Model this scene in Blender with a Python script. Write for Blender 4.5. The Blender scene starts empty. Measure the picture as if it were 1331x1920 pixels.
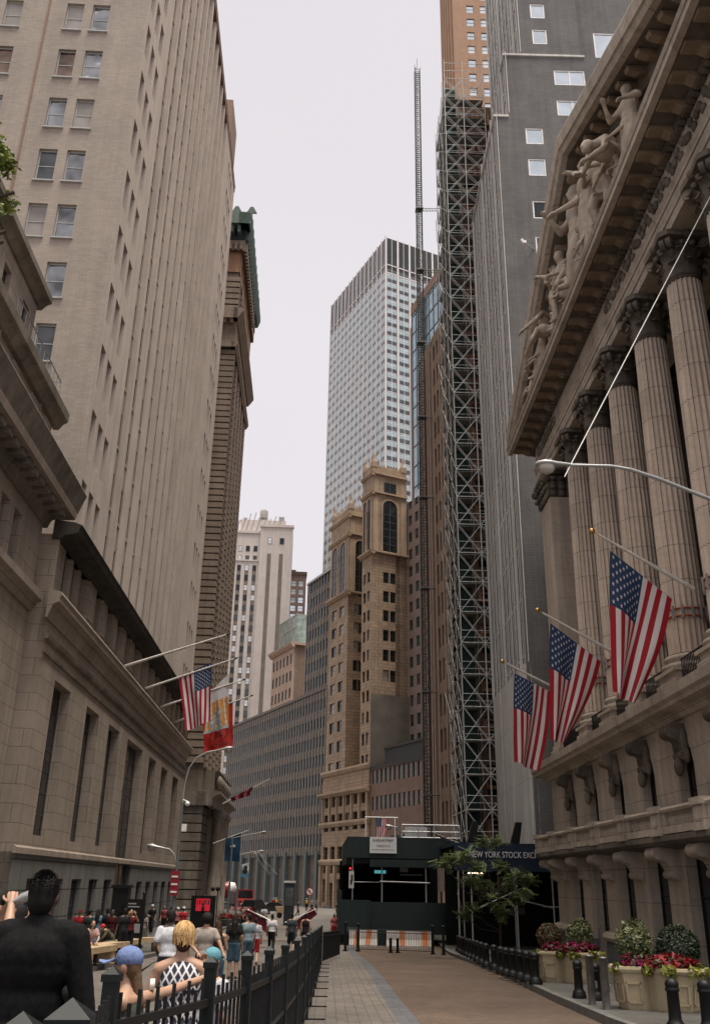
import bpy, math, random
from mathutils import Vector, Matrix
random.seed(11)
S = bpy.context.scene
COL = S.collection
R = math.radians

# ---------------------------------------------------------------- camera
RM = Matrix(((0.99923, 0.02837, 0.02724), (-0.03601, 0.38158, 0.92364), (0.01582, -0.9239, 0.3823)))
CAM = Vector((0, 0, 1.65))
cd = bpy.data.cameras.new('camera'); cam = bpy.data.objects.new('camera', cd); COL.objects.link(cam)
cd.sensor_fit = 'VERTICAL'; cd.sensor_height = 24.0; cd.lens = 21.0; cd.clip_start = 0.1; cd.clip_end = 3000
cm = Matrix.Identity(4)
for i in range(3):
    cm[i][0] = RM[i][0]; cm[i][1] = -RM[i][1]; cm[i][2] = -RM[i][2]; cm[i][3] = CAM[i]
cam.matrix_world = cm
S.camera = cam

# ---------------------------------------------------------------- sky and sun
W = bpy.data.worlds.new('World'); S.world = W; W.use_nodes = True
n = W.node_tree.nodes; l = W.node_tree.links; n.clear()
wo = n.new('ShaderNodeOutputWorld'); bg = n.new('ShaderNodeBackground'); l.new(bg.outputs[0], wo.inputs[0])
SUN_DIR = Vector((0.17, -0.20, 0.96)).normalized()
sky = n.new('ShaderNodeTexSky'); sky.sky_type = 'NISHITA'; sky.sun_disc = False
sky.sun_elevation = math.asin(SUN_DIR.z); sky.sun_rotation = math.atan2(SUN_DIR.x, SUN_DIR.y)
sm = n.new('ShaderNodeVectorMath'); sm.operation = 'SCALE'; sm.inputs['Scale'].default_value = 0.10
l.new(sky.outputs[0], sm.inputs[0])
tc = n.new('ShaderNodeTexCoord'); sx = n.new('ShaderNodeSeparateXYZ'); l.new(tc.outputs['Generated'], sx.inputs[0])
# overcast deck: even lower down, boosted overhead beyond a real deck to brighten the facades
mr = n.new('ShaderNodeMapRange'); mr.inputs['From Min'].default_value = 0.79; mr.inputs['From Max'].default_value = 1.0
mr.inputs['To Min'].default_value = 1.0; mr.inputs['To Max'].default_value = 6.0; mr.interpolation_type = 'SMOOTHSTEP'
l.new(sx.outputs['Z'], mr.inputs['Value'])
nz = n.new('ShaderNodeTexNoise'); nz.inputs['Scale'].default_value = 1.3; nz.inputs['Detail'].default_value = 3
l.new(tc.outputs['Generated'], nz.inputs['Vector'])
nm = n.new('ShaderNodeMapRange'); nm.inputs['From Min'].default_value = 0.3; nm.inputs['From Max'].default_value = 0.7
nm.inputs['To Min'].default_value = 0.965; nm.inputs['To Max'].default_value = 1.03
l.new(nz.outputs['Fac'], nm.inputs['Value'])
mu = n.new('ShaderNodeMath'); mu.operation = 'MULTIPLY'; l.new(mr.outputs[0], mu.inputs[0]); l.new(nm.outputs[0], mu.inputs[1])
cs = n.new('ShaderNodeVectorMath'); cs.operation = 'SCALE'
wm = n.new('ShaderNodeMix'); wm.data_type = 'RGBA'; wm.inputs['A'].default_value = (0.342, 0.321, 0.328, 1); wm.inputs['B'].default_value = (0.385, 0.350, 0.300, 1)
wr_ = n.new('ShaderNodeMapRange'); wr_.inputs['From Min'].default_value = 0.79; wr_.inputs['From Max'].default_value = 0.9; l.new(sx.outputs['Z'], wr_.inputs['Value'])
l.new(wr_.outputs[0], wm.inputs['Factor']); l.new(wm.outputs['Result'], cs.inputs[0])
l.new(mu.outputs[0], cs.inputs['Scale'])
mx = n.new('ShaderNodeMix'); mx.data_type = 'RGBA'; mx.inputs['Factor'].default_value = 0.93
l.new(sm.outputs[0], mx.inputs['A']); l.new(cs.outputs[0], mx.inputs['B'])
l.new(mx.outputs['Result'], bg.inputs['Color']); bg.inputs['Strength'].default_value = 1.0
sl = bpy.data.lights.new('sun', 'SUN'); sl.energy = 1.5; sl.angle = R(25); sl.color = (1.0, 0.93, 0.84)
so = bpy.data.objects.new('sun', sl); COL.objects.link(so)
so.rotation_euler = (-SUN_DIR).to_track_quat('-Z', 'Y').to_euler(); so.location = (0, 0, 150)
S.view_settings.view_transform = 'Standard'; S.view_settings.look = 'None'
S.view_settings.exposure = 1.3; S.view_settings.gamma = 1.0

# ---------------------------------------------------------------- geometry of the street
def gnd(y):
    return -0.033 * y if y < 50 else -1.65 - 0.008 * (y - 50)
def at(px, py, d):
    """world point seen at a photograph pixel, d metres down the street"""
    r = RM @ Vector((px - 665.5, py - 960.0, 1680.0))
    return CAM + r * (d / r.y)
def zt(px, py, d): return at(px, py, d).z

# ---------------------------------------------------------------- materials
MATS = {}
def new_mat(name):
    m = bpy.data.materials.new(name); m.use_nodes = True
    nt = m.node_tree; b = nt.nodes['Principled BSDF']
    return m, nt.nodes, nt.links, b
def c4(c): return (c[0], c[1], c[2], 1)
def ramp_noise(n, l, vec, scale, lo, hi, detail=4, rough=.6, fmin=.3, fmax=.7):
    t = n.new('ShaderNodeTexNoise'); t.inputs['Scale'].default_value = scale; t.inputs['Detail'].default_value = detail
    t.inputs['Roughness'].default_value = rough
    if vec is not None: l.new(vec, t.inputs['Vector'])
    r = n.new('ShaderNodeMapRange'); r.inputs['From Min'].default_value = fmin; r.inputs['From Max'].default_value = fmax
    r.inputs['To Min'].default_value = lo; r.inputs['To Max'].default_value = hi
    l.new(t.outputs['Fac'], r.inputs['Value'])
    return r.outputs[0]
def mulcol(n, l, col, fac):
    m = n.new('ShaderNodeVectorMath'); m.operation = 'SCALE'
    l.new(col, m.inputs[0]); l.new(fac, m.inputs['Scale']); return m.outputs[0]
def plain(name, col, rough=.6, metal=0., spec=.4, scale=3., amt=.15, bump=0., coord='Object'):
    if name in MATS: return MATS[name]
    m, n, l, b = new_mat(name)
    b.inputs['Roughness'].default_value = rough; b.inputs['Metallic'].default_value = metal
    b.inputs['Specular IOR Level'].default_value = spec
    t = n.new('ShaderNodeTexCoord')
    f = ramp_noise(n, l, t.outputs[coord], scale, 1 - amt, 1 + amt)
    rgb = n.new('ShaderNodeRGB'); rgb.outputs[0].default_value = c4(col)
    l.new(mulcol(n, l, rgb.outputs[0], f), b.inputs['Base Color'])
    if bump:
        bp = n.new('ShaderNodeBump'); bp.inputs['Strength'].default_value = bump; bp.inputs['Distance'].default_value = .02
        q = ramp_noise(n, l, t.outputs[coord], scale * 6, 0, 1)
        l.new(q, bp.inputs['Height']); l.new(bp.outputs[0], b.inputs['Normal'])
    MATS[name] = m; return m
def stone(name, c1, c2=None, bw=1.2, bh=.5, mort=.012, mc=None, rough=.85, stain=.22, streak=.18, fine=.07, bump=.35, veins=0., offset=.5, grad=None):
    """ashlar / brick on any axis-aligned wall of a building; x+y runs along the wall, z up"""
    if name in MATS: return MATS[name]
    m, n, l, b = new_mat(name)
    b.inputs['Roughness'].default_value = rough; b.inputs['Specular IOR Level'].default_value = .25
    c2 = c2 or tuple(v * .88 for v in c1); mc = mc or tuple(v * .55 for v in c1)
    t = n.new('ShaderNodeTexCoord'); s = n.new('ShaderNodeSeparateXYZ'); l.new(t.outputs['Object'], s.inputs[0])
    a = n.new('ShaderNodeMath'); a.operation = 'ADD'; l.new(s.outputs['X'], a.inputs[0]); l.new(s.outputs['Y'], a.inputs[1])
    c = n.new('ShaderNodeCombineXYZ'); l.new(a.outputs[0], c.inputs['X']); l.new(s.outputs['Z'], c.inputs['Y'])
    k = n.new('ShaderNodeTexBrick'); k.inputs['Scale'].default_value = 1.0
    k.inputs['Brick Width'].default_value = bw; k.inputs['Row Height'].default_value = bh
    k.inputs['Mortar Size'].default_value = mort; k.inputs['Mortar Smooth'].default_value = .2
    k.inputs['Color1'].default_value = c4(c1); k.inputs['Color2'].default_value = c4(c2); k.inputs['Mortar'].default_value = c4(mc)
    k.offset = offset; k.inputs['Bias'].default_value = -.1
    l.new(c.outputs[0], k.inputs['Vector'])
    col = k.outputs['Color']
    col = mulcol(n, l, col, ramp_noise(n, l, t.outputs['Object'], .35, 1 - stain, 1 + stain * .6, 6, .65))
    mp = n.new('ShaderNodeMapping'); mp.inputs['Scale'].default_value = (1.6, 1.6, .07); l.new(t.outputs['Object'], mp.inputs[0])
    col = mulcol(n, l, col, ramp_noise(n, l, mp.outputs[0], 1.0, 1 - streak, 1 + streak * .4, 5, .7, .25, .6))
    col = mulcol(n, l, col, ramp_noise(n, l, t.outputs['Object'], 14, 1 - fine, 1 + fine, 3))
    if veins:
        mp2 = n.new('ShaderNodeMapping'); mp2.inputs['Rotation'].default_value = (.5, .6, .3); mp2.inputs['Scale'].default_value = (.6, .6, 1.4)
        l.new(t.outputs['Object'], mp2.inputs[0])
        w = n.new('ShaderNodeTexWave'); w.inputs['Scale'].default_value = .9; w.inputs['Distortion'].default_value = 14
        w.inputs['Detail'].default_value = 4; w.inputs['Detail Scale'].default_value = .9
        l.new(mp2.outputs[0], w.inputs['Vector'])
        r = n.new('ShaderNodeMapRange'); r.inputs['From Min'].default_value = 0; r.inputs['From Max'].default_value = .3
        r.inputs['To Min'].default_value = 1 - veins; r.inputs['To Max'].default_value = 1.0
        l.new(w.outputs['Fac'], r.inputs['Value']); col = mulcol(n, l, col, r.outputs[0])
    l.new(col, b.inputs['Base Color'])
    if bump:
        bp = n.new('ShaderNodeBump'); bp.inputs['Strength'].default_value = bump; bp.inputs['Distance'].default_value = .02
        h = n.new('ShaderNodeMath'); h.operation = 'SUBTRACT'; h.inputs[0].default_value = 1; l.new(k.outputs['Fac'], h.inputs[1])
        l.new(h.outputs[0], bp.inputs['Height']); l.new(bp.outputs[0], b.inputs['Normal'])
    MATS[name] = m; return m
def glass(name, col=(.03, .035, .04), rough=.06, spec=.6, metal=0., wavy=.0, amt=.5):
    if name in MATS: return MATS[name]
    m, n, l, b = new_mat(name)
    b.inputs['Roughness'].default_value = rough; b.inputs['Specular IOR Level'].default_value = spec; b.inputs['Metallic'].default_value = metal
    t = n.new('ShaderNodeTexCoord'); oi = n.new('ShaderNodeObjectInfo')
    ad = n.new('ShaderNodeVectorMath'); ad.operation = 'ADD'; l.new(t.outputs['Object'], ad.inputs[0]); l.new(oi.outputs['Location'], ad.inputs[1])
    f = ramp_noise(n, l, ad.outputs[0], .55, 1 - amt, 1 + amt, 2)
    rgb = n.new('ShaderNodeRGB'); rgb.outputs[0].default_value = c4(col)
    l.new(mulcol(n, l, rgb.outputs[0], f), b.inputs['Base Color'])
    if wavy:
        bp = n.new('ShaderNodeBump'); bp.inputs['Strength'].default_value = wavy; bp.inputs['Distance'].default_value = .05
        q = ramp_noise(n, l, ad.outputs[0], 1.1, 0, 1, 1)
        l.new(q, bp.inputs['Height']); l.new(bp.outputs[0], b.inputs['Normal'])
    MATS[name] = m; return m
def emit(name, col, st):
    if name in MATS: return MATS[name]
    m, n, l, b = new_mat(name)
    b.inputs['Base Color'].default_value = c4(col); b.inputs['Emission Color'].default_value = c4(col); b.inputs['Emission Strength'].default_value = st
    MATS[name] = m; return m

# ---------------------------------------------------------------- mesh builder
class MB:
    def __init__(s): s.v = []; s.f = []; s.m = []; s.sm = []
    def add(s, vs, fs, m=0, sm=False):
        o = len(s.v); s.v += [tuple(p) for p in vs]
        for f in fs: s.f.append(tuple(i + o for i in f)); s.m.append(m); s.sm.append(sm)
    def quad(s, a, b, c, d, m=0): s.add((a, b, c, d), ((0, 1, 2, 3),), m)
    def box(s, x0, x1, y0, y1, z0, z1, m=0):
        s.add(((x0, y0, z0), (x1, y0, z0), (x1, y1, z0), (x0, y1, z0), (x0, y0, z1), (x1, y0, z1), (x1, y1, z1), (x0, y1, z1)),
              ((0, 3, 2, 1), (4, 5, 6, 7), (0, 1, 5, 4), (1, 2, 6, 5), (2, 3, 7, 6), (3, 0, 4, 7)), m)
    def cyl(s, p0, p1, r0, r1=None, k=8, m=0, cap=True, sm=True):
        r1 = r0 if r1 is None else r1; p0 = Vector(p0); p1 = Vector(p1); d = p1 - p0
        if d.length < 1e-6: return
        d.normalize(); a = d.orthogonal().normalized(); b = d.cross(a)
        vs = []
        for p, r in ((p0, r0), (p1, r1)):
            for i in range(k):
                t = 2 * math.pi * i / k; vs.append(p + (a * math.cos(t) + b * math.sin(t)) * r)
        s.add(vs, [(i, (i + 1) % k, k + (i + 1) % k, k + i) for i in range(k)], m, sm)
        if cap:
            s.add(vs[:k], [tuple(reversed(range(k)))], m); s.add(vs[k:], [tuple(range(k))], m)
    def tube(s, pts, r, k=6, m=0):
        for a, b in zip(pts[:-1], pts[1:]): s.cyl(a, b, r, r, k, m)
    def lathe(s, prof, c=(0, 0, 0), k=16, m=0, sm=True, a0=0., a1=2 * math.pi):
        full = abs(a1 - a0 - 2 * math.pi) < 1e-6; kk = k if full else k + 1
        vs = []
        for r, z in prof:
            for i in range(kk):
                t = a0 + (a1 - a0) * i / k; vs.append((c[0] + r * math.cos(t), c[1] + r * math.sin(t), c[2] + z))
        fs = []
        for j in range(len(prof) - 1):
            for i in range(k):
                i2 = (i + 1) % kk if full else i + 1
                fs.append((j * kk + i, j * kk + i2, (j + 1) * kk + i2, (j + 1) * kk + i))
        s.add(vs, fs, m, sm)
        if full and prof[-1][0] > 1e-4: s.add(vs[-kk:], [tuple(range(kk))], m)
        if full and prof[0][0] > 1e-4: s.add(vs[:kk], [tuple(reversed(range(kk)))], m)
    def ell(s, c, r, m=0, k=12, j=8, rot=None):
        vs = []; fs = []
        for a in range(j + 1):
            ph = math.pi * a / j - math.pi / 2
            for i in range(k):
                t = 2 * math.pi * i / k
                p = Vector((r[0] * math.cos(ph) * math.cos(t), r[1] * math.cos(ph) * math.sin(t), r[2] * math.sin(ph)))
                if rot is not None: p = rot @ p
                vs.append(p + Vector(c))
        for a in range(j):
            for i in range(k): fs.append((a * k + i, a * k + (i + 1) % k, (a + 1) * k + (i + 1) % k, (a + 1) * k + i))
        s.add(vs, fs, m, True)
    def sweep(s, u0, u1, prof, m=0, y=0.):
        """mouldings along local x: prof = [(outward, z)...] closed polygon"""
        k = len(prof); vs = [(u0, y - o, z) for o, z in prof] + [(u1, y - o, z) for o, z in prof]
        s.add(vs, [(i, (i + 1) % k, k + (i + 1) % k, k + i) for i in range(k)] + [tuple(reversed(range(k))), tuple(range(k, 2 * k))], m)
    def poly(s, pts, off, m=0):
        """extrude polygon pts by vector off"""
        k = len(pts); off = Vector(off); vs = [Vector(p) for p in pts] + [Vector(p) + off for p in pts]
        s.add(vs, [(i, (i + 1) % k, k + (i + 1) % k, k + i) for i in range(k)] + [tuple(reversed(range(k))), tuple(range(k, 2 * k))], m)
    def build(s, name, mats, parent=None, loc=None, rot=None, label=None, kind=None):
        me = s.mesh(name, mats); o = bpy.data.objects.new(name, me); COL.objects.link(o)
        if parent is not None: o.parent = parent
        if loc is not None: o.location = loc
        if rot is not None: o.rotation_euler = rot
        if label: o['label'] = label
        if kind: o['kind'] = kind
        return o
    def mesh(s, name, mats):
        me = bpy.data.meshes.new(name); me.from_pydata(s.v, [], s.f)
        for mt in (mats if isinstance(mats, (list, tuple)) else [mats]): me.materials.append(mt)
        me.polygons.foreach_set('material_index', s.m); me.polygons.foreach_set('use_smooth', s.sm)
        me.update(); return me
def tag(o, label=None, cat=None, group=None, kind=None):
    if label: o['label'] = label
    if cat: o['category'] = cat
    if group: o['group'] = group
    if kind: o['kind'] = kind
    return o
def thing(name, label, cat, loc=(0, 0, 0), rz=0., group=None):
    o = bpy.data.objects.new(name, None); COL.objects.link(o); o.location = loc; o.rotation_euler = (0, 0, rz)
    o.empty_display_size = .3
    return tag(o, label, cat, group)
KIDS = {}
def dup(root, loc, rz=0., label=None, group=None, scale=None):
    def cp(o, p):
        c = o.copy(); COL.objects.link(c)
        if p is not None: c.parent = p
        for ch in o.children: cp(ch, c)
        return c
    r = cp(root, None); r.location = loc; r.rotation_euler = (0, 0, rz)
    if scale: r.scale = (scale,) * 3
    return tag(r, label, None, group)

# ---------------------------------------------------------------- building helper
class Bld:
    """local x along the facade, -y out to the street, z up"""
    def __init__(s, name, label, cat, loc, ang, group=None):
        s.root = thing(name, label, cat, loc, ang, group); s.wins = []; s.ang = ang; s.loc = Vector(loc)
        s.M = Matrix.Translation(s.loc) @ Matrix.Rotation(ang, 4, 'Z')
    def part(s, name, mb, mats, parent=None, label=None): return mb.build(name, mats, parent or s.root, label=label)
    def wall(s, mb, O, th, Wd, H, holes, depth=.25, m=0, style=None, mr=None):
        """wall of width Wd, height H from O, with recessed openings (u, z, w, h[, style])"""
        U = Vector((math.cos(th), math.sin(th), 0)); N = Vector((math.sin(th), -math.cos(th), 0)); O = Vector(O); Z = Vector((0, 0, 1))
        mr = m if mr is None else mr
        hs = [(max(0, h[0]), max(0, h[1]), min(Wd, h[0] + h[2]), min(H, h[1] + h[3])) for h in holes]
        zs = sorted({0, round(H, 4)} | {round(h[1], 4) for h in hs} | {round(h[3], 4) for h in hs})
        P = lambda u, z, d=0.: O + U * u + Z * z - N * d
        for z0, z1 in zip(zs[:-1], zs[1:]):
            if z1 - z0 < 1e-4: continue
            zm = (z0 + z1) / 2
            row = sorted([h for h in hs if h[1] < zm < h[3]])
            u = 0
            for h in row:
                if h[0] > u + 1e-4: mb.quad(P(u, z0), P(h[0], z0), P(h[0], z1), P(u, z1), m)
                u = h[2]
            if u < Wd - 1e-4: mb.quad(P(u, z0), P(Wd, z0), P(Wd, z1), P(u, z1), m)
        for h, src in zip(hs, holes):
            a, b, c, d = h
            mb.quad(P(a, b), P(a, d), P(a, d, depth), P(a, b, depth), mr); mb.quad(P(c, b), P(c, b, depth), P(c, d, depth), P(c, d), mr)
            mb.quad(P(a, d), P(c, d), P(c, d, depth), P(a, d, depth), mr); mb.quad(P(a, b), P(a, b, depth), P(c, b, depth), P(c, b), mr)
            st = src[4] if len(src) > 4 else style
            if st: s.wins.append((P(a, b, depth), th, c - a, d - b, st))
    def finish(s, limit=100, sub=False, name='window'):
        def size(wn):
            p = s.M @ (wn[0] + Vector((0, 0, wn[3] / 2))); v = p - CAM; c = RM.transposed() @ v
            if c.z < 1: return 0
            x = 665.5 + 1680 * c.x / c.z; y = 960 + 1680 * c.y / c.z
            nrm = Matrix.Rotation(s.ang, 3, 'Z') @ Vector((math.sin(wn[1]), -math.cos(wn[1]), 0))
            q = wn[2] * wn[3] * max(0.02, -nrm.dot(v.normalized())) / v.length_squared
            return q if (-40 < x < 1370 and -40 < y < 1960) else q * 1e-3
        ws = sorted(s.wins, key=size, reverse=True); cache = {}
        rest = MB(); rm = []
        for i, (p, th, w, h, st) in enumerate(ws):
            st_d = STY[st]; pv = st_d['pane'][random.randrange(len(st_d['pane']))]
            if i < limit:
                key = (round(w, 2), round(h, 2), st)
                if key not in cache: cache[key] = win_mesh(w, h, st_d, sub)
                fm, pms = cache[key]
                o = bpy.data.objects.new(name, fm if sub else pms[pv.name]); COL.objects.link(o); o.parent = s.root
                o.location = p; o.rotation_euler = (0, 0, th)
                if sub:
                    c = bpy.data.objects.new('pane', pms[pv.name]); COL.objects.link(c); c.parent = o
            else:
                b = MB(); win_geo(b, w, h, st_d, 0, 1)
                mats = [st_d['frame'], pv]
                mi = []
                for mt in mats:
                    if mt not in rm: rm.append(mt)
                    mi.append(rm.index(mt))
                ca, sa = math.cos(th), math.sin(th)
                rest.v_off = len(rest.v)
                o = len(rest.v)
                rest.v += [(p.x + x * ca - y * sa, p.y + x * sa + y * ca, p.z + z) for x, y, z in b.v]
                for f, mm, sm_ in zip(b.f, b.m, b.sm):
                    rest.f.append(tuple(k + o for k in f)); rest.m.append(mi[mm]); rest.sm.append(sm_)
        if rest.v: rest.build(name, rm, s.root, kind='stuff')
STY = {}
def win_geo(b, w, h, st, fm, pm):
    f = st.get('fw', .07); t = st.get('ft', .05)
    if fm is not None:
        b.box(0, f, -t, .0, 0, h, fm); b.box(w - f, w, -t, .0, 0, h, fm); b.box(f, w - f, -t, 0, h - f, h, fm); b.box(f, w - f, -t, 0, 0, f, fm)
        nv, nh = st.get('bars', (0, 1)); bw = st.get('bw', .05)
        for i in range(1, nv + 1):
            x = w * i / (nv + 1); b.box(x - bw / 2, x + bw / 2, -t * .8, 0, f, h - f, fm)
        for i in range(1, nh + 1):
            z = h * i / (nh + 1); b.box(f, w - f, -t * .9, 0, z - bw / 2, z + bw / 2, fm)
        if st.get('sill'): b.box(-.08, w + .08, -.36, -.02, -.09, 0.0, fm)
    if pm is not None: b.quad((f * .5, -.012, f * .5), (w - f * .5, -.012, f * .5), (w - f * .5, -.012, h - f * .5), (f * .5, -.012, h - f * .5), pm)
def win_mesh(w, h, st, sub):
    if sub:
        b = MB(); win_geo(b, w, h, st, 0, None); fm = b.mesh('window', [st['frame']]); d = {}
        for p in st['pane']:
            b = MB(); win_geo(b, w, h, st, None, 0); d[p.name] = b.mesh('pane', [p])
        return fm, d
    d = {}
    for p in st['pane']:
        b = MB(); win_geo(b, w, h, st, 0, 1); d[p.name] = b.mesh('window', [st['frame'], p])
    return None, d
def facade(h, right=False): return R(-90 - h) if right else R(90 - h)
def along(x0, h, u): return (x0 + math.sin(R(h)) * u, math.cos(R(h)) * u, 0)
# ---------------------------------------------------------------- common materials
M_iron = plain('black_iron', (.006, .0065, .0075), .45, 0, .4, 6, .2)
M_black = plain('black_paint', (.005, .0053, .0058), .5, 0, .28, 4, .25)
M_steel = plain('galvanised_steel', (.42, .42, .42), .45, .6, .5, 5, .15)
M_gold = plain('brass_ball', (.55, .33, .1), .3, .9, .5)
M_white = plain('white_paint', (.72, .70, .68), .5, 0, .4)
M_pole = plain('pole_paint', (.55, .51, .46), .5, 0, .4, 4, .2)
M_grey = plain('grey_paint', (.22, .23, .24), .5, 0, .4)

# ---------------------------------------------------------------- ground
def sheet(name, xf0, xf1, ys, mat, dz=0., n_x=1):
    b = MB()
    for y0, y1 in zip(ys[:-1], ys[1:]):
        b.quad((xf0(y0), y0, gnd(y0) + dz), (xf1(y0), y0, gnd(y0) + dz), (xf1(y1), y1, gnd(y1) + dz), (xf0(y1), y1, gnd(y1) + dz))
    o = b.build(name, [mat]); o['kind'] = 'structure'; return o
YS = [-30, -8, 0] + [2.5 * i for i in range(1, 30)] + [80, 90, 100, 115, 130, 150, 175, 200, 250, 320, 420, 700, 1500]
def pavers(name, c1, c2, mc, bw, bh, mort, rot=0., rough=.85, rnd=.25, spec=.25):
    m, n, l, b = new_mat(name); b.inputs['Roughness'].default_value = rough; b.inputs['Specular IOR Level'].default_value = spec
    t = n.new('ShaderNodeTexCoord'); mp = n.new('ShaderNodeMapping'); mp.inputs['Rotation'].default_value = (0, 0, rot); l.new(t.outputs['Object'], mp.inputs[0])
    k = n.new('ShaderNodeTexBrick'); k.inputs['Scale'].default_value = 1; k.inputs['Brick Width'].default_value = bw; k.inputs['Row Height'].default_value = bh
    k.inputs['Mortar Size'].default_value = mort; k.inputs['Color1'].default_value = c4(c1); k.inputs['Color2'].default_value = c4(c2); k.inputs['Mortar'].default_value = c4(mc)
    k.inputs['Mortar Smooth'].default_value = .3
    l.new(mp.outputs[0], k.inputs['Vector'])
    col = mulcol(n, l, k.outputs['Color'], ramp_noise(n, l, t.outputs['Object'], .3, 1 - rnd * 1.5, 1 + rnd, 7, .75))
    col = mulcol(n, l, col, ramp_noise(n, l, t.outputs['Object'], 4.5, .78, 1.15, 6, .7))
    col = mulcol(n, l, col, ramp_noise(n, l, t.outputs['Object'], 30, .85, 1.12, 2))
    l.new(col, b.inputs['Base Color'])
    bp = n.new('ShaderNodeBump'); bp.inputs['Strength'].default_value = .4; bp.inputs['Distance'].default_value = .01
    h = n.new('ShaderNodeMath'); h.operation = 'SUBTRACT'; h.inputs[0].default_value = 1; l.new(k.outputs['Fac'], h.inputs[1])
    l.new(h.outputs[0], bp.inputs['Height']); l.new(bp.outputs[0], b.inputs['Normal'])
    MATS[name] = m; return m
M_cobble = pavers('brown_cobbles', (.118, .082, .06), (.098, .07, .053), (.056, .044, .036), .2, .1, .008, R(2))
M_pave = pavers('grey_pavers', (.15, .13, .113), (.125, .11, .097), (.10, .088, .078), .42, .2, .014, R(90.5))
M_band = pavers('bluestone_band', (.105, .105, .11), (.09, .09, .095), (.07, .07, .072), 1.1, .9, .01, 0)
M_side = pavers('sidewalk_slabs', (.10, .095, .086), (.088, .084, .078), (.06, .057, .053), 1.4, 1.4, .012, 0)
M_kerb = plain('kerb_stone', (.12, .115, .108), .8, 0, .3, 3, .2, .3)
kl = lambda y: -6.95 - .006 * y
def kr(y):
    pts = [(-30, 5.2), (0, 5.15), (17, 5.2), (23, 5.5), (30, 6.0), (40, 6.45), (53, 6.9), (60, 7.4), (80, 8.2), (140, 8.4), (1500, 8.4)]
    for (a, p), (b, q) in zip(pts[:-1], pts[1:]):
        if a <= y <= b: return p + (q - p) * (y - a) / (b - a)
    return 8.4
far = lambda v: (lambda y: v)
g = MB()
for y0, y1 in zip(YS[:-1], YS[1:]):
    g.quad((-900, y0, gnd(y0) - .004), (900, y0, gnd(y0) - .004), (900, y1, gnd(y1) - .004), (-900, y1, gnd(y1) - .004))
g = g.build('street', [M_cobble]); g['kind'] = 'structure'
NEAR = [y for y in YS if y <= 62]
# light grey pavers on the left of the open lane, band of bluestone, brown cobbles right of it
def bandx(y):
    pts = [(-30, 1.85), (0, 1.8), (18, 1.8), (24, 1.88), (30, 2.0), (40, 2.1), (53, 1.95), (62, 1.9), (1500, 1.9)]
    for (a, p), (b, q) in zip(pts[:-1], pts[1:]):
        if a <= y <= b: return p + (q - p) * (y - a) / (b - a)
sheet('pavement', lambda y: kl(y) + .16, lambda y: bandx(y) - .36, NEAR, M_pave, .002)
sheet('paving_band', lambda y: bandx(y) - .36, lambda y: bandx(y), NEAR, M_band, .004)
FAR = [y for y in YS if y >= 62 or y == 60][1:] if 60 in YS else [y for y in YS if y >= 62]
FAR = [62.5] + [y for y in YS if 62.5 < y <= 200]
sheet('plaza', lambda y: kl(y) + .16, lambda y: kr(y) - .16, FAR, pavers('far_pavers', (.2, .175, .155), (.17, .152, .138), (.1, .105, .095), .5, .25, .014, R(3)), .002)
SW = [y for y in YS if y <= 250]
b = MB()
for side in (0, 1):
    for y0, y1 in zip(SW[:-1], SW[1:]):
        if side == 0: xa0, xb0, xa1, xb1 = -40, kl(y0), -40, kl(y1)
        else: xa0, xb0, xa1, xb1 = kr(y0), 45, kr(y1), 45
        z0 = gnd(y0) + .14; z1 = gnd(y1) + .14
        b.quad((xa0, y0, z0), (xb0, y0, z0), (xb1, y1, z1), (xa1, y1, z1))
b = b.build('sidewalk', [M_side]); b['kind'] = 'structure'
b = MB()
for fx, sg in ((kl, 1), (kr, -1)):
    for y0, y1 in zip(SW[:-1], SW[1:]):
        A = lambda x, y, z: (x, y, gnd(y) + z)
        x0, x1 = fx(y0), fx(y1)
        b.quad(A(x0, y0, .146), A(x0 + .16 * sg, y0, .146), A(x1 + .16 * sg, y1, .146), A(x1, y1, .146))
        b.quad(A(x0 + .16 * sg, y0, -.02), A(x0 + .16 * sg, y0, .146), A(x1 + .16 * sg, y1, .146), A(x1 + .16 * sg, y1, -.02))
b = b.build('kerb', [M_kerb]); b['kind'] = 'structure'

# ---------------------------------------------------------------- materials of the left side
M_lime = stone('limestone_ashlar', (.31, .256, .208), (.28, .23, .187), 1.5, .72, .012, (.12, .10, .085), stain=.2, streak=.22, bump=.3)
M_limed = stone('weathered_limestone', (.19, .16, .13), (.165, .14, .113), 1.5, 3., .008, (.07, .06, .05), stain=.35, streak=.45, bump=.15)
M_limeb = stone('grey_base_stone', (.175, .17, .157), (.15, .147, .138), 1.6, 1.15, .03, (.05, .05, .048), stain=.2, bump=.6)
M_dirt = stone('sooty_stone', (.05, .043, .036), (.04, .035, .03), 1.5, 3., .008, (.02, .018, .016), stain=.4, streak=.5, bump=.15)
M_brick = stone('tan_brick', (.30, .247, .205), (.245, .197, .16), .42, .14, .013, (.36, .31, .265), stain=.16, streak=.12, fine=.1, bump=.25)
M_brick2 = stone('buff_brick', (.335, .285, .24), (.29, .243, .203), .42, .14, .011, (.25, .215, .185), stain=.12, streak=.12, fine=.08, bump=.15)
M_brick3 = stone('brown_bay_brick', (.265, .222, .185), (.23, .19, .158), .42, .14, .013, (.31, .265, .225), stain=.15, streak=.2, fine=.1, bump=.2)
M_trim = stone('smooth_tan_stone', (.46, .39, .335), (.44, .372, .318), 3., 4.1, .006, (.3, .26, .22), stain=.12, streak=.2, bump=.1)
G_dark = glass('dark_glass', (.012, .014, .016), .08, .5, amt=.6)
G_refl = glass('reflecting_glass', (.24, .245, .25), .05, .6, .75, .9, .6)
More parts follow.
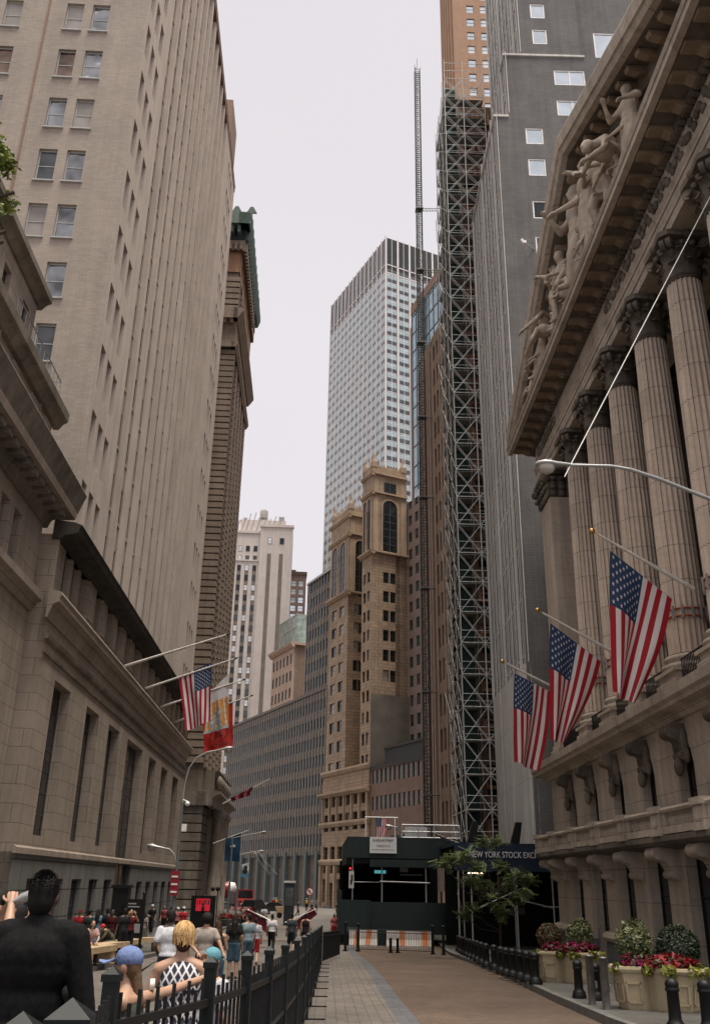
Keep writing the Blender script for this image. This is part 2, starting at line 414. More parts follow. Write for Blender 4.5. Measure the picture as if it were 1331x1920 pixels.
G_warm = glass('warm_reflecting_glass', (.17, .115, .085), .06, .6, .55, .3, .7)
G_palepane = glass('pale_pane_glass', (.27, .245, .22), .25, .5, 0, 0, .3)  # pale pane tone; in the north sashes it stands in for bright reflections
G_mid = glass('grey_glass', (.07, .078, .082), .08, .6, .2, .1, .5)
M_frameL = plain('pale_sash', (.36, .36, .35), .5)
M_frameD = plain('dark_sash', (.05, .052, .055), .5)
M_frameB = plain('bronze_sash', (.12, .085, .06), .5)
STY['sashN'] = dict(frame=M_frameL, pane=[G_refl, G_warm, G_mid, G_palepane, G_dark], bars=(0, 1), fw=.08, sill=True)
STY['sash'] = dict(frame=M_frameL, pane=[G_refl, G_mid, G_mid, G_dark], bars=(0, 1), fw=.06)
STY['dkslit'] = dict(frame=M_frameD, pane=[G_dark, G_dark, G_mid], bars=(0, 1), fw=.06)
STY['tall'] = dict(frame=M_frameD, pane=[G_dark], bars=(2, 6), fw=.08)
STY['attic'] = dict(frame=M_frameD, pane=[G_dark, G_dark, G_mid], bars=(1, 1), fw=.07)
STY['base'] = dict(frame=M_frameD, pane=[G_dark], bars=(1, 2), fw=.08)

# ---------------------------------------------------------------- low stone bank on the corner
bk = Bld('bank_building', 'low massive limestone bank with tall dark slot windows under a sooty overhanging cornice', 'building', along(-11.2, -.9, 0), facade(-.9))
mb = MB()
E0 = 84.6
Ws = [(39.5, 42.4), (45.75, 48.7), (51.3, 54.4), (65.4, 68.6), (71.3, 74.5), (77.6, 81.0)]
zb = 2.55
h = [(a - 37.2, 3.26 - zb, b - a, 9.65 - 3.26, 'tall') for a, b in Ws] + [(57.0 - 37.2, 0, 5.6, 9.66 - zb, 'tall')]
bk.wall(mb, (37.2, 0, zb), 0, E0 - 37.2, 13. - zb, h, .52)
at_h = [(38.75 - 37.2, .3, 1.1, 2.05, 'attic'), (40.3 - 37.2, .3, 1.1, 2.05, 'attic'), (41.85 - 37.2, .3, 1.05, 2.05, 'attic')]
u = 44.9
while u < 83.5:
    at_h.append((u - 37.2, .3, 1.25, 2.05, 'attic')); u += 2.78
bk.wall(mb, (37.2, .12, 13.0), 0, E0 - 37.2, 2.6, at_h, .32)
mb.box(37.2, E0, 2.2, 24, -3, 15.7)                      # body behind the facade
mb.quad((37.2, 24, -3), (37.2, 0, -3), (37.2, 0, 15.6), (37.2, 24, 15.6)); mb.quad((E0, 0, -3), (E0, 24, -3), (E0, 24, 15.6), (E0, 0, 15.6))
bk.part('wall', mb, [M_lime])
mb = MB()
bh = []
u = 39.4
while u < 55: bh.append((u - 37.2, .6, 2.1, 3.6, 'base')); u += 3.75
u = 64.9
while u < 84: bh.append((u - 37.2, .5, 2.1, 3.6, 'base')); u += 3.75
bh.append((57.3 - 37.2, 0, 5.0, 5.2, 'base'))
bk.wall(mb, (37.2, -.06, -2.6), 0, E0 - 37.2, 5.15, bh, .3)
mb.quad((37.2, 2, -3), (37.2, -.06, -3), (37.2, -.06, 2.55), (37.2, 2, 2.55))
bk.part('base_course', mb, [M_limeb])
mb = MB()
mb.sweep(37.05, E0, [(0, 2.5), (.16, 2.5), (.16, 2.72), (.05, 2.8), (0, 2.8)], 0)
mb.sweep(37.05, E0, [(0, 10.3), (.1, 10.3), (.12, 10.42), (0, 10.42)], 1)
mb.sweep(37.0, E0, [(0, 10.85), (.16, 10.9), (.2, 11.05), (.08, 11.12), (0, 11.12)], 1)
mb.sweep(36.7, E0 + .3, [(0, 11.7), (.08, 11.7), (.18, 12.05), (.26, 12.3), (.5, 12.4), (.5, 12.6), (.58, 12.7), (.54, 12.82), (0, 12.94)], 0)
# panels between the attic windows
u = 46.25
while u < 83: mb.box(u + .1, u + 1.35, -.0, .14, 13.15, 15.5, 0); mb.box(u + .25, u + 1.2, -.05, 0.0, 13.5, 15.1, 0); u += 2.78
mb.box(43.1, 44.7, -.02, .14, 13.15, 15.5, 0); mb.box(43.3, 44.5, -.07, -.02, 13.5, 15.1, 0)
bk.part('string_course', mb, [M_lime, M_limed])
mb = MB()
mb.sweep(37.0, E0 + .6, [(0, 15.35), (.1, 15.35), (.22, 15.5), (.5, 15.55), (.78, 15.62), (.84, 15.85), (.92, 15.98), (.6, 16.1), (-.3, 16.2), (-.3, 15.35)])
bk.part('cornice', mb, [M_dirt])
# taller corner pavilion, set back a little
mb = MB()
pv = .78
ph = [(20 - 14, 3.2, 2.6, 6.3, 'tall'), (26 - 14, 3.2, 2.6, 6.3, 'tall'), (31.2 - 14, 3.2, 2.6, 6.3, 'tall'),
      (33.3 - 14, 15.55, 1.0, 2.3, 'attic'), (31.7 - 14, 15.55, 1.0, 2.3, 'attic'), (29.0 - 14, 15.55, 1.0, 2.3, 'attic'), (27.4 - 14, 15.55, 1.0, 2.3, 'attic')]
bk.wall(mb, (14, pv, -2.6), 0, 37.0 - 14, 19.0, ph, .6)
mb.box(14, 36.5, pv + .15, 18, 16.4, 20.9)
mb.box(14, 37.19, pv + 1.5, 24, -3, 16.3)
for a in (24.2, 27.6, 30.6, 33.2, 35.2): mb.box(a, a + .9, pv + .08, pv + .15, 18.3, 20.4)
for a in (25.4, 28.8, 34.4): mb.box(a, a + .06, pv + .03, pv + .15, 17.9, 20.9)
bk.part('corner_pavilion', mb, [M_lime])
mb = MB()
mb.sweep(14, 36.9, [(0, 12.0), (.1, 12.0), (.3, 12.35), (.5, 12.45), (.52, 12.75), (.1, 12.95), (0, 12.95)], 0, pv)
mb.sweep(14, 37.3, [(0, 15.9), (.12, 15.9), (.2, 16.15), (.35, 16.35), (.35, 16.5), (-.2, 16.5), (-.2, 15.9)], 1, pv)
mb.sweep(14, 37.9, [(-.2, 16.5), (1.1, 16.55), (1.15, 16.85), (1.15, 16.9), (-.2, 16.9)], 0, pv)
mb.sweep(14, 38.0, [(-.2, 16.9), (1.15, 16.9), (1.3, 17.35), (1.45, 17.75), (1.4, 17.85), (-.2, 17.95)], 1, pv)
u = 22.
while u < 37.2: mb.box(u, u + .42, pv - .95, pv - .3, 16.25, 16.52, 1); u += .85
mb.sweep(14, 36.9, [(-.2, 20.55), (.05, 20.55), (.25, 20.85), (.42, 20.95), (.45, 21.35), (.2, 21.5), (-.2, 21.5)], 1, pv)
bk.part('pavilion_cornice', mb, [M_lime, M_limed])
# roof railing and penthouse block behind it
mb = MB()
for z in (21.6, 22.9): mb.tube([(30, pv + .1, z), (36.6, pv + .1, z), (36.6, pv + 6, z)], .03)
u = 30.
while u < 36.7: mb.cyl((u, pv + .1, 21.5), (u, pv + .1, 22.9), .02, k=5); u += .55
bk.part('roof_railing', mb, [M_grey])
mb = MB()
bk.wall(mb, (14, pv + .3, 21.4), 0, 18.6, 2.9, [(17.0, .5, .8, 1.6, 'attic'), (14.6, .5, .8, 1.6, 'attic'), (12.2, .5, .8, 1.6, 'attic')], .25)
mb.quad((32.6, pv + .3, 21.4), (32.6, 12, 21.4), (32.6, 12, 24.3), (32.6, pv + .3, 24.3))
mb.sweep(14, 32.9, [(-.6, 24.25), (.1, 24.25), (.3, 24.5), (.5, 24.6), (.5, 24.9), (-.6, 25.0)], 1, pv + .3)
bk.part('penthouse', mb, [M_lime, M_limed])
bk.finish(100, True)

# ---------------------------------------------------------------- tall tan office tower behind it
tw = Bld('office_tower', 'tall tan brick office tower with thin vertical pilasters rising behind the low bank', 'building', along(-12.2, -.9, 0), facade(-.9))
Z0, Z1, FP = 13.0, 84.6, 4.12
rows = [33.16 + FP * k - 2.67 for k in range(-5, 13) if 33.16 + FP * k < Z1 - 1.5]
U0, U1 = 42.2, 92.0
mb = MB(); mt = MB()
def trip(u0): return [(u0 + 1.62 * i, z - Z0, 1.0, 2.67, 'sash') for i in range(3) for z in rows]
tw.wall(mt, (U0, 0, Z0), 0, 48.3 - U0, Z1 - Z0, trip(.55), .38, style='sash')
tw.wall(mt, (80.6, 0, Z0), 0, U1 - 80.6, Z1 - Z0, trip(4.3), .38, style='sash')
NB = 12; bw = (80.6 - 48.3) / NB
hs = []
for i in range(NB):
    for z in rows: hs.append((i * bw + 1.3, z - Z0 + .05, 1.1, 2.35, 'dkslit'))
mbb = MB()
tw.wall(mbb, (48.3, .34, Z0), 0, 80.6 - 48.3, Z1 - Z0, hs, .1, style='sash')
for i in range(NB + 1):
    a = 48.3 + i * bw
    mt.box(a - .02 if i else a, a + .62 if i < NB else a + .02, -.02 if i in (0, NB) else .02, .34, Z0, Z1)
    for z in rows:
        if i < NB: mt.box(a + 1.25, a + 2.45, .26, .4, z - .1, z - .0)
# north wall
rn = [35.62 + FP * k for k in range(-5, 12)]
hs = []
for z in rn:
    for y in (2.45, 4.12, 8.05, 9.75, 13.6, 15.3): hs.append((25 - y - 1.1, z - Z0, 1.1, 2.42, 'sashN'))
tw.wall(mb, (U0, 25, Z0), R(-90), 25, Z1 - Z0, hs, .22, style='sashN')
mb.quad((U1, 0, Z0), (U1, 25, Z0), (U1, 25, Z1), (U1, 0, Z1)); mb.quad((U0, .0, Z1), (U1, .0, Z1), (U1, 25, Z1), (U0, 25, Z1))
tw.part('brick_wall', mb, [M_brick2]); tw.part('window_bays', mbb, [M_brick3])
tw.part('stone_piers', mt, [M_trim])
mb = MB()
mb.sweep(U0 - .1, U1 + .1, [(-.3, Z1 - .5), (.06, Z1 - .5), (.06, Z1 + .1), (.12, Z1 + .25), (-.3, Z1 + .25)])
mb.box(86, 91.8, .3, 6, Z1 + .25, Z1 + 9)
mb.box(U0 - .06, U0, 6.3, 6.42, Z0, Z1)
tw.part('parapet', mb, [plain('rust_brown_coping', (.20, .12, .08), .7)])
tw.finish(100, True)

# ---------------------------------------------------------------- rusticated brown tower with copper cornice
M_rust = stone('brown_rusticated_stone', (.25, .195, .15), (.215, .165, .128), 1.6, .8, .01, (.13, .1, .08), stain=.2, streak=.2, bump=.2)
M_obrick = stone('orange_brick', (.30, .165, .095), (.26, .14, .08), .3, .1, .01, (.25, .17, .12), stain=.1)
M_copper = plain('green_copper', (.105, .15, .128), .7, 0, .3, 2, .3, .3)
M_copd = plain('dark_copper', (.022, .034, .033), .7, 0, .3, 2, .3)
STY['dim'] = dict(frame=M_frameD, pane=[G_dark, G_mid], bars=(0, 1), fw=.08)
rt = Bld('stone_tower', 'narrow brown stone tower with deep horizontal bands and a projecting green copper cornice', 'building', along(-12.05, -.9, 104), facade(-.9))
L = 23.0
mb = MB()
def band(z0, z1, st, gr, out=0., L=L):
    z = z0
    while z + st <= z1 + .01:
        mb.box(0 - out, L + out, 0 - out, 22, z, z + gr, 1)            # recess
        for k in range(6):
            a = k * L / 5.6
            mb.box(a - (out if k == 0 else 0) - .1, a + 2.0, -.16 - out, .3, z + gr, z + st, 0)
        mb.box(-.16 - out, 2.0, -.16 - out, 22, z + gr, z + st, 0)
        z += st
band(13.6, 68.0, .86, .2)
band(74.0, 80.6, .95, .25)
mb.box(.1, L, .1, 22, 0, 86, 1)
mb.box(-.1, L, -.1, 22, 68.0, 74.0, 0)
rt.part('rusticated_wall', mb, [M_rust, stone('brown_joint_stone', (.15, .118, .09), None, 3, 3, .01)])
mb = MB()
mb.sweep(-.6, L + .4, [(-.3, 68.0), (.25, 68.0), (.6, 68.6), (.6, 68.9), (-.3, 69.0)])
mb.sweep(-1., L + .8, [(-.3, 72.4), (.3, 72.4), (.9, 73.3), (1.1, 73.6), (1.1, 74.0), (-.3, 74.1)])
mb.box(-.6, -.1, -.1, 22, 68.0, 69.0); mb.box(-1., -.1, -.3, 22, 72.4, 74.1)
for k in range(14): mb.box(-.75, -.1, .3 + k * .9, .75 + k * .9, 71.8, 72.4)
mb.box(-.5, L, -.5, 22, 84.0, 85.8)
for k in range(22): mb.box(-.85, -.5, -.2 + k * .75, .15 + k * .75, 84.0, 85.3)
for k in range(24): mb.box(-.2 + k * .8, .15 + k * .8, -.85, -.5, 84.0, 85.3)
rt.part('stone_bands', mb, [M_rust])
mb = MB()
rt.wall(mb, (-.05, 22, 80.6), R(-90), 22, 3.4, [(22 - 3.3, .9, 1.0, 2.1, 'dim'), (22 - 6.5, .9, 1.0, 2.1, 'dim')], .2, style='dim')
rt.wall(mb, (-.05, -.05, 80.6), 0, L, 3.4, [(2 + 3 * k, .9, 1.2, 2.1, 'dim') for k in range(6)], .2, style='dim')
rt.part('brick_storey', mb, [M_obrick])
mb = MB()
mb.sweep(-2.0, L + 1, [(-.5, 87.6), (.95, 87.6), (1.1, 88.0), (1.35, 88.8), (1.35, 89.4), (-.5, 89.6)])
mb.box(-2.0, -.1, -1.2, 22, 87.6, 89.6)
mb.box(-.6, L, -.6, 22, 85.8, 87.6, 1)
for k in range(20): mb.box(.2 + k * .95, .6 + k * .95, -.92, -.6, 86.4, 87.6, 0); mb.box(-1.6, -.6, .2 + k * .95, .6 + k * .95, 86.4, 87.6, 0)
for k in range(11):
    a = -2.0 + k * 2.1; mb.poly([(a, -1.3, 89.5), (a + 1.5, -1.3, 89.5), (a + .95, -1.3, 90.6), (a + .55, -1.3, 90.6)], (0, .2, 0))
    mb.poly([(-1.95, a, 89.5), (-1.95, a + 1.5, 89.5), (-1.95, a + .95, 90.6), (-1.95, a + .55, 90.6)], (.2, 0, 0))
rt.part('copper_cornice', mb, [M_copper, M_copd])
# portico at the foot
mb = MB()
band(-2.2, 9.2, .95, .12, .5, 5.0)
rt.part('rusticated_base', mb, [M_limed, M_dirt])
mb = MB()
for k in range(4):
    u0 = 6.5 + k * 3.6
    mb.lathe([(.75, -2.2), (.75, -1.6), (.62, -1.5), (.6, 3), (.5, 8.3), (.72, 8.6), (.8, 9.2)], (u0, -1.6, 0), 20)
mb.sweep(-.9, L + 1, [(-1, 9.2), (.75, 9.2), (.75, 10.0), (1.0, 10.2), (1.6, 10.45), (1.6, 10.7), (-1, 10.9)], 0, -.9)
mb.box(-.9, 5, -1.0, 10, 9.2, 10.7)
mb.sweep(4.6, L, [(-1, 11.0), (.8, 11.0), (.8, 13.2), (1.3, 13.5), (-1, 13.6)], 0, -.4)
for k in range(5): mb.ell((6 + k * 3, -1.6, 12.2), (.9, .5, .8), 0)
rt.part('portico', mb, [M_limed])
rt.finish(60)
# ---------------------------------------------------------------- continuous bodies (voxel-remeshed)
TMP = bpy.data.scenes.new('blob_work')
def cap(b, p0, p1, r0, r1, k=10):
    p0 = Vector(p0); p1 = Vector(p1); d = p1 - p0
    if d.length < 1e-5: d = Vector((0, 0, 1e-3))
    d.normalize(); a = d.orthogonal().normalized(); c = d.cross(a)
    rings = []
    for ang in (-75, -45, -15): t = R(ang); rings.append((p0 + d * r0 * math.sin(t), r0 * math.cos(t)))
    rings.append((p0, r0)); rings.append((p1, r1))
    for ang in (15, 45, 75): t = R(ang); rings.append((p1 + d * r1 * math.sin(t), r1 * math.cos(t)))
    vs = []
    for p, r in rings:
        for i in range(k):
            t = 2 * math.pi * i / k; vs.append(p + (a * math.cos(t) + c * math.sin(t)) * r)
    fs = []
    for j in range(len(rings) - 1):
        for i in range(k): fs.append((j * k + i, j * k + (i + 1) % k, (j + 1) * k + (i + 1) % k, (j + 1) * k + i))
    fs.append(tuple(reversed(range(k)))); fs.append(tuple(range(len(vs) - k, len(vs))))
    b.add(vs, fs, 0, True)
def prims(b, ps):
    for p in ps:
        if p[0] == 'c': cap(b, *p[1:])
        else: b.ell(p[1], p[2], 0, 14, 9, p[3] if len(p) > 3 else None)
def blob(ps, voxel, mats, name='body', it=3, extra=None):
    b = MB(); prims(b, ps); me = b.mesh(name, [])
    o = bpy.data.objects.new('blob', me); TMP.collection.objects.link(o)
    m = o.modifiers.new('r', 'REMESH'); m.mode = 'VOXEL'; m.voxel_size = voxel; m.use_smooth_shade = True
    if it: q = o.modifiers.new('s', 'SMOOTH'); q.iterations = it; q.factor = .5
    vl = TMP.view_layers[0]; vl.update(); dg = vl.depsgraph
    out = bpy.data.meshes.new_from_object(o.evaluated_get(dg))
    bpy.data.objects.remove(o); bpy.data.meshes.remove(me)
    vs = [v.co.copy() for v in out.vertices]; fs = [tuple(p.vertices) for p in out.polygons]
    bpy.data.meshes.remove(out)
    r = MB(); r.add(vs, fs, 0, True)
    if extra: extra(r)
    return r.mesh(name, mats)
def V(*a): return Vector(a)
BASE = dict(hip=(0, 0, .95), waist=(0, 0, 1.10), chest=(0, 0, 1.30), neck=(0, 0, 1.46), head=(0, .02, 1.63),
            hL=(-.088, 0, .92), kL=(-.10, .03, .50), aL=(-.10, -.02, .08), tL=(-.115, .12, .035),
            hR=(.088, 0, .92), kR=(.10, .03, .50), aR=(.10, -.02, .08), tR=(.115, .12, .035),
            sL=(-.178, 0, 1.41), eL=(-.23, -.03, 1.13), wL=(-.24, .06, .89),
            sR=(.178, 0, 1.41), eR=(.23, -.03, 1.13), wR=(.24, .06, .89))
def hand_prims(w, e, side, curl=.5, s=1.):
    """palm and five unequal bent fingers continuing the forearm e->w"""
    d = (w - e).normalized(); up = V(0, 0, 1) if abs(d.z) < .8 else V(0, 1, 0)
    x = d.cross(up).normalized() * side; n = x.cross(d).normalized() * side      # x towards the thumb
    ps = [('c', w, w + d * .075 * s, .026 * s, .03 * s), ('c', w + d * .03 * s + x * .018 * s, w + d * .08 * s + x * .022 * s, .018 * s, .018 * s),
          ('c', w + d * .03 * s - x * .018 * s, w + d * .075 * s - x * .024 * s, .018 * s, .016 * s)]
    fl = ((.026, .070), (.009, .080), (-.009, .075), (-.026, .058))
    for off, ln in fl:
        a = w + d * .088 * s + x * off * s; bb = a + (d * math.cos(curl * .6) - n * math.sin(curl * .6)) * ln * .5 * s
        c = bb + (d * math.cos(curl * 1.8) - n * math.sin(curl * 1.8)) * ln * .5 * s
        ps += [('c', a, bb, .0095 * s, .0085 * s, 6), ('c', bb, c, .0085 * s, .0065 * s, 6)]
    a = w + d * .03 * s + x * .03 * s; bb = a + (d * .7 + x * .6 - n * .3).normalized() * .04 * s; c = bb + (d * .9 + x * .15 - n * .35).normalized() * .032 * s
    ps += [('c', a, bb, .0115 * s, .0095 * s, 6), ('c', bb, c, .0095 * s, .0075 * s, 6)]
    return ps
def body_prims(J, fem=False, head=True, thick=1.):
    t = thick; ps = []
    for s in 'LR':
        ps += [('c', J['h' + s], J['k' + s], .088 * t, .06 * t), ('c', J['k' + s], J['a' + s], .058 * t, .04 * t),
               ('c', J['k' + s].lerp(J['a' + s], .15) , J['k' + s].lerp(J['a' + s], .5), .056 * t, .05 * t),
               ('c', J['a' + s], J['t' + s], .042 * t, .034 * t)]
        ps += [('c', J['s' + s], J['e' + s], .052 * t, .041 * t), ('c', J['e' + s], J['w' + s], .042 * t, .028 * t)]
        ps += [('c', J['neck'], J['s' + s], .062 * t, .058 * t)]
    ax = (J['chest'] - J['hip']).normalized()
    rot = Vector((0, 0, 1)).rotation_difference(ax).to_matrix()
    ps += [('e', J['hip'], ((.168 if fem else .16) * t, .118 * t, .13), rot), ('e', J['waist'], ((.125 if fem else .148) * t, .10 * t, .17), rot),
           ('e', J['chest'], ((.155 if fem else .178) * t, .115 * t, .19), rot), ('c', J['neck'], J['head'], .06 * t, .052 * t)]
    return ps
def head_prims(h, f, s=1.):
    """h centre, f facing direction"""
    f = f.normalized(); r = f.cross(V(0, 0, 1)).normalized(); u = r.cross(f).normalized()
    rot = Matrix((r, f, u)).transposed()
    q = lambda a, b, c: h + r * a * s + f * b * s + u * c * s
    return [('e', q(0, -.008, .012), (.074 * s, .092 * s, .108 * s), rot), ('e', q(0, .03, -.055), (.055 * s, .058 * s, .062 * s), rot),
            ('c', q(0, .086, .012), q(0, .104, -.022), .011 * s, .015 * s), ('c', q(0, .076, -.058), q(0, .084, -.06), .02 * s, .014 * s), ('e', q(0, .062, -.098), (.028 * s, .026 * s, .02 * s), rot),
            ('e', q(.076, -.005, -.01), (.012 * s, .022 * s, .032 * s), rot), ('e', q(-.076, -.005, -.01), (.012 * s, .022 * s, .032 * s), rot)], q, rot
SK = {}
def skin(c):
    k = tuple(c)
    if k not in SK:
        m, n, l, b = new_mat('skin'); t = n.new('ShaderNodeTexCoord'); rgb = n.new('ShaderNodeRGB'); rgb.outputs[0].default_value = c4(c)
        l.new(mulcol(n, l, rgb.outputs[0], ramp_noise(n, l, t.outputs['Object'], 9, .88, 1.1)), b.inputs['Base Color'])
        b.inputs['Roughness'].default_value = .5; b.inputs['Subsurface Weight'].default_value = .08; b.inputs['Subsurface Radius'].default_value = (.02, .008, .004)
        SK[k] = m
    return SK[k]
CL = {}
def cloth(c, rough=.85):
    k = tuple(c)
    if k not in CL:
        m, n, l, b = new_mat('cloth'); t = n.new('ShaderNodeTexCoord'); rgb = n.new('ShaderNodeRGB'); rgb.outputs[0].default_value = c4(c)
        l.new(mulcol(n, l, rgb.outputs[0], ramp_noise(n, l, t.outputs['Object'], 6, .8, 1.15)), b.inputs['Base Color'])
        b.inputs['Roughness'].default_value = rough; b.inputs['Specular IOR Level'].default_value = .2
        bp = n.new('ShaderNodeBump'); bp.inputs['Strength'].default_value = .5; bp.inputs['Distance'].default_value = .03
        mp = n.new('ShaderNodeMapping'); mp.inputs['Scale'].default_value = (7, 7, 3); mp.inputs['Rotation'].default_value = (.4, .3, 0); l.new(t.outputs['Object'], mp.inputs[0])
        l.new(ramp_noise(n, l, mp.outputs[0], 1.2, 0, 1, 3), bp.inputs['Height']); l.new(bp.outputs[0], b.inputs['Normal'])
        CL[k] = m
    return CL[k]
M_eye = plain('dark_eye', (.012, .01, .01), .3)
LIGHT = (.42, .26, .185); TAN = (.36, .21, .14); BROWN = (.16, .085, .055); DARKSK = (.07, .04, .028)
def person(x, y, h, face, label, shirt, legs, hair=(.012, .01, .009), sk=LIGHT, pose=None, sleeve='short', bottom='trousers', hairlen=0, hat=None,
           fem=False, vox=.022, look=None, group=None, z=None, shoe=(.03, .03, .03), thick=1., pattern=None, bag=None, hands=.5, vest=None, collar=False, strands=None):
    s = h / 1.75
    J = {k: Vector(v) for k, v in BASE.items()}
    if pose:
        for k, v in pose.items(): J[k] = Vector(v)
    if fem and not (pose and 'sL' in pose): J['sL'].x += .018; J['sR'].x -= .018
    zz = (gnd(y) if z is None else z)
    if z is None and (x < kl(y) or x > kr(y)): zz += .14
    root = thing('person', label, 'person', (x, y, zz), R(-face), group); root.scale = (s, s, s)
    f = Vector(look) if look else V(0, 1, 0)
    hp, q, rot = head_prims(J['head'], f)
    ps = body_prims(J, fem, thick=thick) + hp
    fine = vox <= .014
    hands_ps = []
    for sd, sg in (('L', 1), ('R', -1)):
        hp2 = hand_prims(J['w' + sd], J['e' + sd], sg, hands)
        ps.append(('c', J['w' + sd], J['w' + sd] + (J['w' + sd] - J['e' + sd]).normalized() * .05, .027, .024))
        hands_ps += hp2
    def ex(r):
        bb = MB(); prims(bb, hands_ps); r.add(bb.v, bb.f, 0, True)
        for sg in (-1, 1):
            r.ell(q(.03 * sg, .078, .012), (.012, .009, .007), 1, 8, 5, rot)
            r.ell(q(.03 * sg, .082, .034), (.019, .006, .004), 1, 8, 5, rot)
        r.ell(q(0, .093, -.066), (.021, .006, .005), 1, 8, 5, rot)
    me = blob(ps, vox, [skin(sk), M_eye], 'body', 2, ex)
    o = bpy.data.objects.new('body', me); COL.objects.link(o); o.parent = root
    def child(name, prs, mat, it=3, v=None):
        m2 = blob(prs, v or vox, [mat], name, it); c = bpy.data.objects.new(name, m2); COL.objects.link(c); c.parent = root; return c
    g = .02
    ax = (J['chest'] - J['hip']).normalized(); rt_ = Vector((0, 0, 1)).rotation_difference(ax).to_matrix()
    tk = thick
    if shirt is not None:
        sp = [('e', J['chest'], ((.175 if fem else .198) * tk, .135 * tk, .19), rt_), ('e', J['waist'], ((.15 if fem else .172) * tk, .122 * tk, .19), rt_)]
        if bottom != 'dress': sp.append(('e', J['hip'].lerp(J['waist'], .25), ((.188 if fem else .182) * tk, .138 * tk, .11), rt_))
        for sd in 'LR':
            sp.append(('c', J['neck'] - V(0, 0, .045), J['s' + sd], .07 * tk, .068 * tk if sleeve != 'none' else .05))
            e, w, s_ = J['e' + sd], J['w' + sd], J['s' + sd]
            if sleeve == 'short': sp.append(('c', s_, s_.lerp(e, .62), .07 * tk, .066 * tk))
            elif sleeve == 'long': sp += [('c', s_, e, .072 * tk, .058 * tk), ('c', e, e.lerp(w, .93), .058 * tk, .042 * tk)]
        if collar: sp += [('c', J['neck'] - V(0, 0, .03), J['neck'] + V(0, .004, .045), .082, .07), ('c', J['sL'] + V(.05, 0, .02), J['sR'] - V(.05, 0, -.02), .075, .075), ('e', J['chest'] + V(0, -.01, .05), (.2 * tk, .13 * tk, .15))]
        child('shirt', sp, pattern or cloth(shirt))
    if vest is not None:
        child('vest', [('e', J['chest'], (.215, .15, .2), rt_), ('e', J['waist'], (.19, .14, .16), rt_)], cloth(vest))
    lp = [('e', J['hip'], ((.19 if fem else .182) * tk, .14 * tk, .13), rt_)]
    if bottom in ('trousers', 'shorts', 'jeans'):
        for sd in 'LR':
            hh, k, a = J['h' + sd], J['k' + sd], J['a' + sd]
            if bottom == 'shorts': lp += [('c', hh, hh.lerp(k, .95), .112 * tk, .092 * tk)]
            else: lp += [('c', hh, k, .108 * tk, .08 * tk), ('c', k, k.lerp(a, .93), .08 * tk, .066 * tk)]
        child('shorts' if bottom == 'shorts' else 'trousers', lp, cloth(legs))
    elif bottom in ('skirt', 'dress', 'long'):
        zk = {'skirt': .55, 'dress': .5, 'long': .1}[bottom]
        m_ = (J['kL'] + J['kR']) / 2; a_ = (J['aL'] + J['aR']) / 2
        e_ = m_ if bottom != 'long' else a_
        lp += [('c', J['hip'] + V(-.06, 0, 0), e_ + V(-.11, 0, zk - e_.z), .125, .11), ('c', J['hip'] + V(.06, 0, 0), e_ + V(.11, 0, zk - e_.z), .125, .11), ('c', J['hip'], e_ + V(0, -.04, zk - e_.z), .14, .16)]
        child('skirt', lp, cloth(legs))
    sh = []
    for sd in 'LR':
        a, t = J['a' + sd], J['t' + sd]; sh += [('c', a - V(0, 0, .035), t, .05, .04)]
    child('shoes', sh, cloth(shoe, .5), 2)
    u = q(0, 0, 1) - q(0, 0, 0); b_ = q(0, -1, 0) - q(0, 0, 0)
    hr = [('e', q(0, -.022, .03), (.083, .092, .1), rot), ('e', q(0, -.05, -.02), (.072, .065, .085), rot)]
    if 1 <= hairlen <= 2: hr += [('c', q(0, -.05, 0), q(0, -.085, -.16), .08, .085), ('c', q(.05, -.02, 0), q(.07, -.04, -.14), .04, .045), ('c', q(-.05, -.02, 0), q(-.07, -.04, -.14), .04, .045)]
    if hairlen == 2: hr += [('c', q(0, -.085, -.14), q(0, -.13, -.42), .1, .075), ('c', q(.06, -.06, -.14), q(.08, -.1, -.38), .05, .04), ('c', q(-.06, -.06, -.14), q(-.08, -.1, -.38), .05, .04)]
    if hairlen == 4: hr += [('c', q(0, -.07, -.06), q(0, -.12, -.26), .05, .04), ('c', q(.04, -.05, -.08), q(.05, -.09, -.2), .035, .025)]
    if hairlen == 3: hr = [('e', q(0, -.02, .035), (.125, .125, .125), rot)]
    if hair is not None: child('hair', hr, plain('hair_%d' % (hash(hair) % 9999), hair, .75, 0, .18, 30, .4))
    if strands is not None:
        cols, ln, cnt, up_ = strands; b = MB()
        for _ in range(cnt):
            th = random.uniform(0, 2 * math.pi); ph = random.uniform(.15, 1.45); st_ = math.sin(ph)
            if math.sin(th) * st_ > .55: continue
            d0 = (math.cos(th) * st_, math.sin(th) * st_ - .1, math.cos(ph)); prev = None; w_ = random.uniform(.0035, .008); ml = random.randrange(len(cols)); L2 = ln * random.uniform(.6, 1.25); jit = random.uniform(-.25, .25)
            for k in range(6):
                f_ = k / 5; ph2 = ph + f_ * L2 * 9; 
                if up_: p_ = q(d0[0] * (.084 + .012 * f_), d0[1] * (.093 + .012 * f_) - .02, .03 + d0[2] * (.1 + .016 * f_))
                else:
                    t2 = th + jit * f_; r2 = math.sin(min(ph2, 1.75)); drop = max(0, ph2 - 1.65) * .1
                    p_ = q(math.cos(t2) * r2 * .094, math.sin(t2) * r2 * .1 - .024 - .0 * f_, .03 + math.cos(min(ph2, 1.75)) * .108 - drop)
                sd_ = q(-math.sin(th), math.cos(th), 0) - q(0, 0, 0); ww = w_ * (1 - .6 * f_); cur = (p_ - sd_ * ww, p_ + sd_ * ww)
                if prev: b.add([prev[0], prev[1], cur[1], cur[0]], [(0, 1, 2, 3)], ml)
                prev = cur
